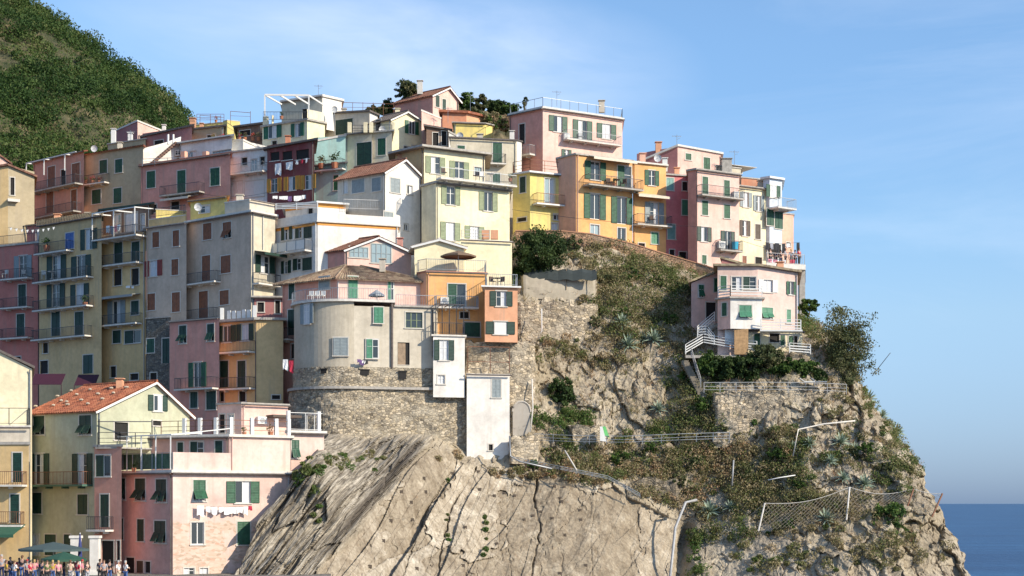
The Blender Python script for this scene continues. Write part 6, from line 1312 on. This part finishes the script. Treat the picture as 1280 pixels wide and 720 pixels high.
for key, fi, px, py, mt, rz, lb in [('A2',0,60,349.5,WHITEP,.4,'white chair on the second balcony of the tan house'),('A1',0,11,348.5,WHITEP,-.4,'white chair left on the top balcony of the red house'),('A1',0,35,348.5,WHITEP,.8,'white chair right on the top balcony of the red house'),('E3',1,758,234.5,DW,.3,'dark chair left on the upper balcony of the orange house'),('E3',1,776,235.5,DW,-.5,'dark chair right on the upper balcony of the orange house'),
  ('D1',1,552,222.5,DW,.5,'dark chair at the left end of the yellow loggia balcony'),('D1',1,592,226.5,DW,-.5,'dark chair at the centre of the yellow loggia balcony'),('D1',1,600,227.5,WHITEP,.5,'white chair on the yellow loggia balcony'),('E3b',0,812,281,DW,.3,'dark chair on the lower right balcony of the orange house'),('C14',0,618,356.5,DW,.6,'brown chair left on the salmon annex roof terrace'),('C14',0,629,356.5,DW,-.6,'brown chair right on the salmon annex roof terrace'),
  ('C8',0,352,316,WHITEP,.2,'white chair left on the balcony of the white banded house'),('E1',1,723,177,METAL,.3,'grey chair on the villa balcony')]:
    chair(lb, on_bal(key, fi, px, py, .5 if key != 'C14' else -.8), mt, rz)
for key, fi, px, py, mt, lb in [('E3',1,767,235,DW,'dark table between the chairs of the orange house balcony'),('D1',1,610,228,WHITEP,'white table on the yellow loggia balcony'),('C14',0,624,356.5,DW,'round brown table on the salmon annex roof terrace'),('A2',0,70,349.5,WHITEP,'white table on the second balcony of the tan house'),('C8',0,362,316,WHITEP,'white table on the balcony of the white banded house')]:
    table(lb, on_bal(key, fi, px, py, .5 if key != 'C14' else -.8), mt)
p = on_bal('E5',1,914,313,.6); mb = MB(); mb.tube([p, p+Vector((0,0,.75))], [.3,.36], 10); tag(mb.build('bucket', plain('blue_plastic', (.03,.30,.45), .4), None, p), 'bright blue bucket on the pink house balcony', 'bucket')
def parasol(label, p, mat, r=1.5, h=2.3, fold=False):
    root = empty('parasol', p, label, 'parasol'); mb = MB(); mb.tube([p, p+Vector((0,0,h))], .04, 6); mb.build('pole', WHITEP, root, p); mb = MB(); n_ = 8
    if fold: mb.tube([p+Vector((0,0,h*.4)), p+Vector((0,0,h*.7)), p+Vector((0,0,h))], [.16,.12,.03], 8)
    else:
        top = p+Vector((0,0,h+.12)); rim = [p+Vector((r*math.cos(2*math.pi*i/n_), r*math.sin(2*math.pi*i/n_), h-.35)) for i in range(n_)]
        for i in range(n_): mb.poly([rim[i], rim[(i+1)%n_], top]); mb.poly([rim[i], rim[(i+1)%n_], rim[(i+1)%n_]+Vector((0,0,-.15)), rim[i]+Vector((0,0,-.15))])
    mb.build('canopy', mat, root, p)
parasol('wide brown parasol on the cream house terrace above the orange house', at(573,345,144.6), plain('brown_canvas', (.17,.11,.07)), 1.6, 2.15)
parasol('small grey parasol lying low on the round tower terrace', at(471,378,140.0), plain('grey_blue_canvas', (.30,.32,.34)), .7, 1.0)
parasol('grey market parasol over the crowd in front of the green house', at(67,722,110), plain('grey_green_canvas', (.055,.085,.085)), 2.4, 2.3)
parasol('green market parasol behind the crowd left of the columns', at(80,724,107), plain('green_canvas2', (.02,.075,.045)), 1.5, 1.7)
parasol('folded navy parasol beside the columns of the green house', at(100,722,112), plain('navy_canvas', (.03,.04,.16)), 1.0, 3.1, True)
# white sheets / screens
mb = MB(); H_ = HOUSES['A6']; f = H_['f'][0]; z_ = H_['top']
for px in (277, 324): mb.box(f.p(f.t(min(px,318)),0).x-.15, f.p(f.t(min(px,318)),0).x+.15, f.p(f.t(min(px,318)),0).y+.1, f.p(f.t(min(px,318)),0).y+.4, z_, z_+1.1)
for i in range(6): t0 = f.t(280+i*6.2); fbox(mb, f, t0, t0+.38, z_, z_+.85-.05*(i%3), -.5, -.42)
part('A6', 'white_fence', mb, WHITEP)
mb = MB(); f = HOUSES['C10']['f'][0]
for px in (386, 393.5, 401): p = at(px, 377, 140.4); mb.box(p.x-.2, p.x+.2, p.y, p.y+.45, p.z+.0, p.z+.75)
q = at(385,377,140.4)
for i, px in enumerate((388, 395.5, 403)): chair(['leftmost white chair on the round tower terrace','middle white chair on the round tower terrace','rightmost white chair on the round tower terrace'][i], at(px, 376, 140.2), WHITEP, -.3)
# sunbeds by the terrace garden
for i, (px, lb) in enumerate(((1012,'white sunbed left behind the terrace garden railing'),(1026,'grey sunbed right behind the terrace garden railing'))):
    p = at(px, 482, 143.9); root = empty('sunbed', p, lb, 'sunbed', 'sunbeds on the garden terrace'); mb = MB(); m_ = WHITEP if i == 0 else METAL
    mb.hexa([p+Vector(v) for v in ((-.5,-.3,.3),(.5,-.3,.3),(.5,.3,.3),(-.5,.3,.3),(-.5,-.3,.38),(.5,-.3,.38),(.5,.3,.38),(-.5,.3,.38))]); mb.build('mattress', m_, root, p)
    mb = MB(); mb.hexa([p+Vector(v) for v in ((-.9,-.3,.6),(-.5,-.3,.3),(-.5,.3,.3),(-.9,.3,.6),(-.9,-.3,.68),(-.5,-.3,.38),(-.5,.3,.38),(-.9,.3,.68))]); mb.build('backrest', m_, root, p)
    for sx in (-.4,.4):
        mb = MB(); mb.box(p.x+sx-.03, p.x+sx+.03, p.y-.25, p.y+.25, p.z, p.z+.3); mb.build('leg', METAL, root, p)
# columns of the green house porch
for i, (px, lb) in enumerate(((95,'left porch column of the green house by the crowd'),(119,'wide white porch column at the corner of the mauve house'))):
    p = at(px, 664, 117.3); mb = MB(); w_ = .32; mb.box(p.x-w_, p.x+w_, p.y-w_, p.y+w_, 12.84, p.z-.5); mb.box(p.x-w_-.08, p.x+w_+.08, p.y-w_-.08, p.y+w_+.08, p.z-.5, p.z-.32); mb.box(p.x-w_-.08, p.x+w_+.08, p.y-w_-.08, p.y+w_+.08, 12.83, 13.1)
    tag(mb.build('column', W('white'), None, Vector((p.x,p.y,12.83))), lb, 'column', 'porch columns')
# shop sign plate and wires
def wire(label, a, b, sag=.5): 
    A, B = at(*a), at(*b); mb = MB(); mb.tube([A.lerp(B, i/8)+Vector((0,0,-sag*math.sin(math.pi*i/8))) for i in range(9)], .018, 4); tag(mb.build('cable', IRON, None, A), label, 'cable')
wire('overhead cable across the front of the orange and red houses', (640,262,155), (870,283,158), .3); wire('overhead cable in front of the yellow loggia house', (482,228,156), (560,236,156), .2)
wire('cable between the pink terraced house and the red house', (250,242,172), (345,238,168), .5); wire('cable across the blue and salmon house fronts', (925,300,164), (1000,318,163), .2)
# bunting at far left
A, B = at(10,284,155), at(70,283,163); mb = MB(); n_ = 9; root = empty('bunting', A, 'string of small white flags at the far left', 'bunting'); mb.tube([A.lerp(B, i/8)+Vector((0,0,-.3*math.sin(math.pi*i/8))) for i in range(9)], .015, 4); mb.build('line', IRON, root, A)
for i in range(9): p = A.lerp(B, (i+.5)/9)+Vector((0,0,-.3*math.sin(math.pi*(i+.5)/9))); mb = MB(); mb.hexa([p+Vector(v) for v in ((0,-.005,-.28),(.02,-.005,-.28),(.02,.005,-.28),(0,.005,-.28),(-.12,-.005,0),(.14,-.005,0),(.14,.005,0),(-.12,.005,0))]); mb.build('flag', CW, root, A)
# purple awnings behind the green house roof
for px0, px1, py, mt, lb in ((44,82,468,plain('purple_canvas',(.045,.008,.022)),'dark purple awning behind the tiled roof, left'),(98,124,469,plain('purple_canvas',(.045,.008,.022)),'short purple awning behind the tiled roof, right')):
    a, b = at(px0, py, 156), at(px1, py, 156); mb = MB(); mb.hexa([a+Vector((0,-1.5,-1.1)), b+Vector((0,-1.5,-1.1)), b, a, a+Vector((0,-1.5,-1.04)), b+Vector((0,-1.5,-1.04)), b+Vector((0,0,.06)), a+Vector((0,0,.06))])
    for q in (a, b): mb.bar(q+Vector((0,-1.5,-1.1)), q+Vector((0,-1.5,-4)), .06)
    tag(mb.build('awning', mt, None, a), lb, 'awning')

# rooftop clutter: chimneys, dishes, tanks
for k_, px, py, Yv, w_, h_, m_ in (('B3b',258,176,184,.5,1.0,'white'),('B9',360,172,173,.5,1.0,'brick'),('C2',430,138,186,.5,1.1,'greyc'),('C7',500,196,158,.5,1.2,'terracotta'),('D6',497,138,184,.5,1.2,'cream'),('D2',600,170,172,.6,1.0,'greyc'),('D2',640,166,173,.5,1.3,'white'),('E1',752,128,176,.6,1.1,'greyc'),
  ('E4',846,212,165,.5,1.0,'terracotta'),('E6',950,228,168,.5,.9,'greyc'),('F1',975,330,151,.6,1.2,'terracotta'),('C9',500,300,150,.5,1.0,'pink'),('C10',478,326,144.5,.5,1.0,'greyc'),('B5',252,156,192,.4,1.0,'terracotta'),('B4',205,158,192,.4,1.1,'white'),('A4b',300,246,153,.6,1.3,'greyc'),('A2',72,270,170,.6,1.4,'terracotta'),('A2',110,268,170,.5,1.2,'greyc'),('G1',150,476,125,.5,1.0,'terracotta'),('B2',150,180,188,.5,1.2,'greyc')):
    chimney(k_, px, py, Yv, w_, h_, W(m_))
def dish(k_, px, py, Yv, lb=None):
    p = at(px, py, Yv); mb = MB(); mb.bar(p+Vector((0,.1,-.6)), p, .04); n_ = 12; rim = [p+Vector((.38*math.cos(2*math.pi*i/n_), -.12, .38*math.sin(2*math.pi*i/n_))) for i in range(n_)]; mid = [p+Vector((.2*math.cos(2*math.pi*i/n_), -.03, .2*math.sin(2*math.pi*i/n_))) for i in range(n_)]
    for i in range(n_): j = (i+1) % n_; mb.poly([rim[i], rim[j], mid[j], mid[i]]); mb.poly([mid[i], mid[j], p])
    mb.bar(p, p+Vector((0,-.4,.05)), .025); part(k_, 'satellite_dish', mb, plain('dish_grey', (.5,.5,.5), .5))
for a_ in (('B2',118,186,184.5),('C2',418,137,184.5),('D2',575,170,171),('B8',322,187,175),('A4b',248,259,150.5),('C6',478,162,176),('E3b',822,198,162.5)): dish(*a_)
# =================================================================== people
def skinned(name, joints, edges, mat, sub=1):
    me = bpy.data.meshes.new(name); me.from_pydata([j[:3] for j in joints], edges, []); ob = bpy.data.objects.new(name, me); C.objects.link(ob)
    md = ob.modifiers.new('s', 'SKIN'); 
    for v, j in zip(me.skin_vertices[0].data, joints): v.radius = (j[3], j[4] if len(j) > 4 else j[3])
    me.skin_vertices[0].data[0].use_root = True; md.use_smooth_shade = True; s = ob.modifiers.new('u', 'SUBSURF'); s.levels = sub; s.render_levels = sub
    dg = bpy.context.evaluated_depsgraph_get(); m2 = bpy.data.meshes.new_from_object(ob.evaluated_get(dg)); bpy.data.objects.remove(ob); m2.name = name; m2.materials.clear(); m2.materials.append(mat); return m2
def body_set(pose):
    """meshes of a standing person 1.7 m tall in one of three poses"""
    la = dict(a=((-.25,0,1.16),(-.27,-.05,.92)), b=((-.27,-.02,1.17),(-.22,-.24,1.12)), c=((-.24,.0,1.16),(-.15,-.22,1.25)))[pose]; ra = dict(a=((.25,.02,1.16),(.28,-.02,.92)), b=((.25,0,1.16),(.27,-.04,.92)), c=((.24,0,1.16),(.12,-.24,1.3)))[pose]
    J = [(0,0,.95,.13,.10),(0,0,1.15,.13,.095),(0,0,1.36,.15,.09),(0,0,1.48,.05),(0,-.01,1.60,.085,.10),(0,-.005,1.69,.07,.085),
         (-.19,0,1.40,.055),(*la[0],.042),(*la[1],.034),(.19,0,1.40,.055),(*ra[0],.042),(*ra[1],.034),
         (-.09,0,.88,.085),(-.10,-.02,.48,.06),(-.10,.02,.08,.04),(-.10,-.12,.04,.04),(.09,0,.88,.085),(.11,.02,.48,.06),(.12,.05,.08,.04),(.12,-.09,.04,.04)]
    E = [(0,1),(1,2),(2,3),(3,4),(4,5),(2,6),(6,7),(7,8),(2,9),(9,10),(10,11),(0,12),(12,13),(13,14),(14,15),(0,16),(16,17),(17,18),(18,19)]
    # hand: four fingers and a thumb at each wrist
    for w in (8, 11):
        wx, wy, wz = J[w][:3]; n0 = len(J); J.append((wx, wy-.01, wz-.07, .028, .018)); E.append((w, n0))
        for q in range(4): J.append((wx-.025+.017*q, wy-.02, wz-.15-.01*(q in (1,2)), .008)); E.append((n0, len(J)-1))
        J.append((wx-.035, wy-.04, wz-.09, .009)); E.append((n0, len(J)-1))
    def infl(i, k): j = J[i]; return (*j[:3], j[3]+k, (j[4] if len(j) > 4 else j[3])+k)
    up = [0,1,2,6,7,9,10]; S = [infl(i,.018) for i in up]; S.insert(3, (0,0,1.44,.08,.07)); SE = [(0,1),(1,2),(2,3),(2,4),(4,5),(2,6),(6,7)]
    lo = [0,12,13,14,16,17,18]; T_ = [infl(i,.016) for i in lo]; TE = [(0,1),(1,2),(2,3),(0,4),(4,5),(5,6)]
    return J, E, S, SE, T_, TE
SK = [plain('skin_light', (.50,.30,.22), .6), plain('skin_tan', (.34,.19,.13), .6)]
meshes = {}
for ps in 'abc':
    J, E, S, SE, T_, TE = body_set(ps); meshes[ps] = (skinned('body_mesh', J, E, SK[0]), skinned('shirt_mesh', S, SE, CW), skinned('trousers_mesh', T_, TE, CB))
hb = MB(); hb.ball((0,.012,1.685), (.092,.108,.085), 10, 7); hb.ball((0,.05,1.62), (.085,.07,.10), 8, 5)
hair_me = hb.build('hair', DBROWN); hair_data = hair_me.data; bpy.data.objects.remove(hair_me)
fb = MB()
for sx in (-.032,.032): fb.ball((sx,-.098,1.635), (.012,.008,.008), 6, 4)
face_me = fb.build('eye', CK); eye_data = face_me.data; bpy.data.objects.remove(face_me)
fb = MB(); fb.hexa([(-.014,-.10,1.595),(.014,-.10,1.595),(.012,-.09,1.595),(-.012,-.09,1.595),(-.008,-.105,1.60),(.008,-.105,1.60),(.004,-.095,1.64),(-.004,-.095,1.64)]); fb.box(-.025,.025,-.097,-.085,1.568,1.576); m_ = fb.build('face', plain('lip', (.35,.14,.11), .6)); face_data = m_.data; bpy.data.objects.remove(m_)
HAIRM = dict(dark=plain('dark_hair', (.03,.02,.015), .7), brown=plain('brown_hair', (.12,.06,.03), .7), blond=plain('blond_hair', (.45,.30,.12), .7), grey=plain('grey_hair', (.40,.39,.37), .7), red=plain('red_cap', (.45,.03,.03), .7))
CLM = dict(white=CW, black=CK, red=CR, blue=CB, grey=CG, pink=CP, violet=CV, yellow=plain('mustard_cloth', (.55,.36,.05), .9), green=plain('olive_cloth', (.12,.16,.06), .9), beige=plain('beige_cloth', (.55,.45,.33), .9), navy=plain('navy_cloth', (.02,.03,.09), .9))
def person(label, p, rz, pose, skin, hair, shirt, trousers, s=1.0, group=None):
    root = empty('person', p, label, 'person', group); root.rotation_euler = (0,0,rz); root.scale = (s,)*3
    for nm, me, mt in (('body', meshes[pose][0], SK[skin]), ('shirt', meshes[pose][1], CLM[shirt]), ('trousers', meshes[pose][2], CLM[trousers]), ('hair', hair_data, HAIRM[hair]), ('eye', eye_data, CK), ('face', face_data, MATS['lip'])):
        o = bpy.data.objects.new(nm, me); C.objects.link(o); o.parent = root; o.material_slots[0].link = 'OBJECT'; o.material_slots[0].material = mt
# crowd: pixel of the head top, depth, look
CR_ = [(2,693,108,0,'a',0,'grey','grey','navy','grey shirted person at the left edge of the crowd'),(8,701,105,2,'b',1,'brown','yellow','black','person in a mustard top, second from the left edge of the crowd'),(13,696,111,1,'a',0,'dark','black','blue','dark dressed person beneath the green awning'),
 (18,706,104,2.6,'c',0,'brown','white','blue','person in white low in the crowd, left'),(24,699,109,.4,'a',1,'dark','red','black','person in red under the green awning end'),(28,694,108,3,'b',0,'brown','black','blue','tall person in black in front of the white door'),(34,701,106,.8,'a',1,'red','grey','navy','person with a red cap in the middle left of the crowd'),
 (36,696,109,2.2,'c',0,'grey','white','beige','grey haired person in white facing away beside the white door'),(38,707,104,1.2,'a',0,'dark','red','black','person in red lowest in the left crowd'),(43,705,106,3.5,'b',0,'blond','pink','blue','blond person in pink in the left half of the crowd'),(47,700,108,0,'a',1,'dark','black','grey','person in black under the grey parasol, left'),
 (53,705,105,2.9,'c',0,'dark','navy','black','person in navy under the grey parasol'),(59,708,104,.3,'a',0,'brown','green','black','person in olive under the grey parasol'),(66,706,105,3.1,'b',0,'blond','yellow','blue','blond person in yellow under the grey parasol'),(73,708,104,.7,'a',0,'blond','pink','black','person in pink with light hair under the grey parasol'),
 (80,706,107,2,'a',1,'dark','black','navy','person in black at the right edge of the grey parasol'),(88,704,105,3.3,'c',0,'brown','beige','grey','person in beige between the parasol and the columns'),(92,702,108,.2,'b',0,'brown','red','beige','person in red left of the wide column'),(97,707,104,2.5,'a',0,'dark','red','blue','shorter person in red left of the wide column'),
 (103,705,106,1.5,'a',1,'red','pink','black','person in pink with a red cap beside the wide column'),(109,709,104,.9,'c',0,'dark','black','grey','dark dressed person at the wide column foot'),(125,707,107,2.8,'a',1,'dark','navy','black','person in navy right of the wide column'),(130,708,105,.1,'b',0,'brown','grey','black','person in grey right of the wide column'),
 (137,709,106,3.0,'a',0,'dark','black','blue','dark dressed person under the mauve house balcony'),(148,711,104,1.1,'a',0,'grey','white','beige','white haired person in white by the pink house door'),(157,711,104,2.4,'c',0,'grey','white','blue','second person in white by the pink house door')]
for (px, py, Yv, rz, ps, sk, hr, sh, tr, lb) in CR_:
    p = at(px, py, Yv); p.z = 12.84; hgt = zat(py, Yv)-12.84; person(lb, p, rz, ps, sk, hr, sh, tr, max(.85, min(1.12, hgt/1.76)), 'people in the crowd on the square')
zdk = zat(330, 162)
for i, (px, rz, ps, hr, sh, tr, lb) in enumerate([(963,.5,'a','dark','black','black','person in black leftmost on the overlook'),(970,2.5,'b','brown','navy','black','person in navy second on the overlook'),(976,0,'c','dark','black','navy','person in black third on the overlook, arms raised'),(982,1,'a','dark','grey','black','person in grey in the middle of the overlook'),(989,3,'b','blond','white','beige','person in white near the right end of the overlook'),(994,.2,'c','dark','navy','black','person in navy lifting a hand at the right of the overlook'),(999,.7,'a','brown','red','black','person in red rightmost on the overlook')]):
    p = at(px, 320, 163.2+.5*(i%3)); p.z = zdk; person(lb, p, rz, ps, i%2, hr, sh, tr, 1.0, 'people on the overlook')
# =================================================================== camera, sun, sky
cam = bpy.data.cameras.new('camera'); co = bpy.data.objects.new('camera', cam); C.objects.link(co)
co.location = (0, 0, ZC); co.rotation_euler = (R(90), 0, 0); cam.sensor_width = 36; cam.lens = F/1280*36
cam.shift_y = (HY-360)/1280; cam.clip_end = 60000; cam.clip_start = .5
sc.camera = co
PHI, EL = 58, 29
sv = Vector((math.sin(R(PHI))*math.cos(R(EL)), -math.cos(R(PHI))*math.cos(R(EL)), math.sin(R(EL))))
sd = bpy.data.lights.new('sun', 'SUN'); sd.energy = 4.3; sd.angle = R(.5); sd.color = (1, .89, .72)
so = bpy.data.objects.new('sun', sd); C.objects.link(so); so.rotation_euler = sv.to_track_quat('Z', 'Y').to_euler(); so.location = (60, 20, 120)
w = bpy.data.worlds.new('World'); sc.world = w; w.use_nodes = True; nt = w.node_tree; bg = nt.nodes['Background']
sky = nt.nodes.new('ShaderNodeTexSky'); sky.sky_type = 'NISHITA'; sky.sun_disc = False; sky.sun_elevation = R(EL); sky.sun_rotation = R(180-PHI)
sky.air_density = 1.0; sky.dust_density = .4; sky.ozone_density = 1.6
# thin cirrus, laid out by direction in the sky
tc = nt.nodes.new('ShaderNodeTexCoord'); sp = nt.nodes.new('ShaderNodeSeparateXYZ'); nt.links.new(tc.outputs['Generated'], sp.inputs[0])
mp = nt.nodes.new('ShaderNodeMapping'); mp.inputs['Scale'].default_value = (3.2, 3.2, 17); mp.inputs['Rotation'].default_value = (0, R(-6), 0); mp.inputs['Location'].default_value = (2.3, .4, .9); nt.links.new(tc.outputs['Generated'], mp.inputs[0])
wn = N(nt, 'ShaderNodeTexNoise', Scale=1.0, Detail=8.0, Roughness=.6, Distortion=.6); nt.links.new(mp.outputs[0], wn.inputs['Vector'])
cl = ramp(nt, wn.outputs['Fac'], [(.46, (0,0,0)), (.84, (.42,.42,.42))])
hz = ramp(nt, sp.outputs[2], [(-.0, (.25,.38,.80)), (.0635, (.45,.55,.80)), (.112, (.61,.69,.83)), (.165, (.65,.77,.89)), (.21, (.66,.80,.93)), (.27, (.73,.87,.99)), (.45, (.85,.95,1.02))])
sk = mixc(nt, 1.0, sky.outputs[0], hz, 'MULTIPLY')
# two soft cirrus banks, placed by direction (left of centre and high right)
def bank(dx, dz, sx, sz):
    mpb = nt.nodes.new('ShaderNodeMapping'); mpb.inputs['Location'].default_value = (-dx/sx, 0, -dz/sz); mpb.inputs['Scale'].default_value = (1/sx, .01, 1/sz); nt.links.new(tc.outputs['Generated'], mpb.inputs[0])
    g = nt.nodes.new('ShaderNodeTexGradient'); g.gradient_type = 'SPHERICAL'; nt.links.new(mpb.outputs[0], g.inputs[0]); return g.outputs['Fac']
mp3 = nt.nodes.new('ShaderNodeMapping'); mp3.inputs['Scale'].default_value = (6, 1, 20); mp3.inputs['Rotation'].default_value = (0, R(10), 0); nt.links.new(tc.outputs['Generated'], mp3.inputs[0])
wb = N(nt, 'ShaderNodeTexNoise', Scale=1.0, Detail=7.0, Roughness=.55, Distortion=.4); nt.links.new(mp3.outputs[0], wb.inputs['Vector'])
acc = None
for q_ in (bank(-.11, .275, .17, .07), bank(.0, .25, .12, .05), bank(.24, .30, .12, .012)):
    if acc is None: acc = q_
    else: ad_ = N(nt, 'ShaderNodeMath', operation='ADD'); nt.links.new(acc, ad_.inputs[0]); nt.links.new(q_, ad_.inputs[1]); acc = ad_.outputs[0]
bm = N(nt, 'ShaderNodeMath', operation='MULTIPLY'); nt.links.new(acc, bm.inputs[0]); nt.links.new(ramp(nt, wb.outputs['Fac'], [(.3, (.05,.05,.05)), (.7, (.62,.62,.62))]), bm.inputs[1])
zlow = ramp(nt, sp.outputs[2], [(.07, (0,0,0)), (.13, (.55,.55,.55))]); cm0 = N(nt, 'ShaderNodeMath', operation='MULTIPLY'); nt.links.new(cl, cm0.inputs[0]); nt.links.new(zlow, cm0.inputs[1])
tot = N(nt, 'ShaderNodeMath', operation='MAXIMUM'); nt.links.new(cm0.outputs[0], tot.inputs[0]); nt.links.new(bm.outputs[0], tot.inputs[1])
cm = mixc(nt, tot.outputs[0], sk, (4.8, 5.3, 6.2))
nt.links.new(cm, bg.inputs[0]); bg.inputs[1].default_value = .15
vs = sc.view_settings; vs.view_transform = 'Standard'; vs.look = 'None'; vs.gamma = 1; vs.exposure = 0.47; vs.use_curve_mapping = False
sc.cycles.max_bounces = 5; sc.cycles.diffuse_bounces = 3; sc.cycles.transparent_max_bounces = 6
sc.cycles.use_denoising = True
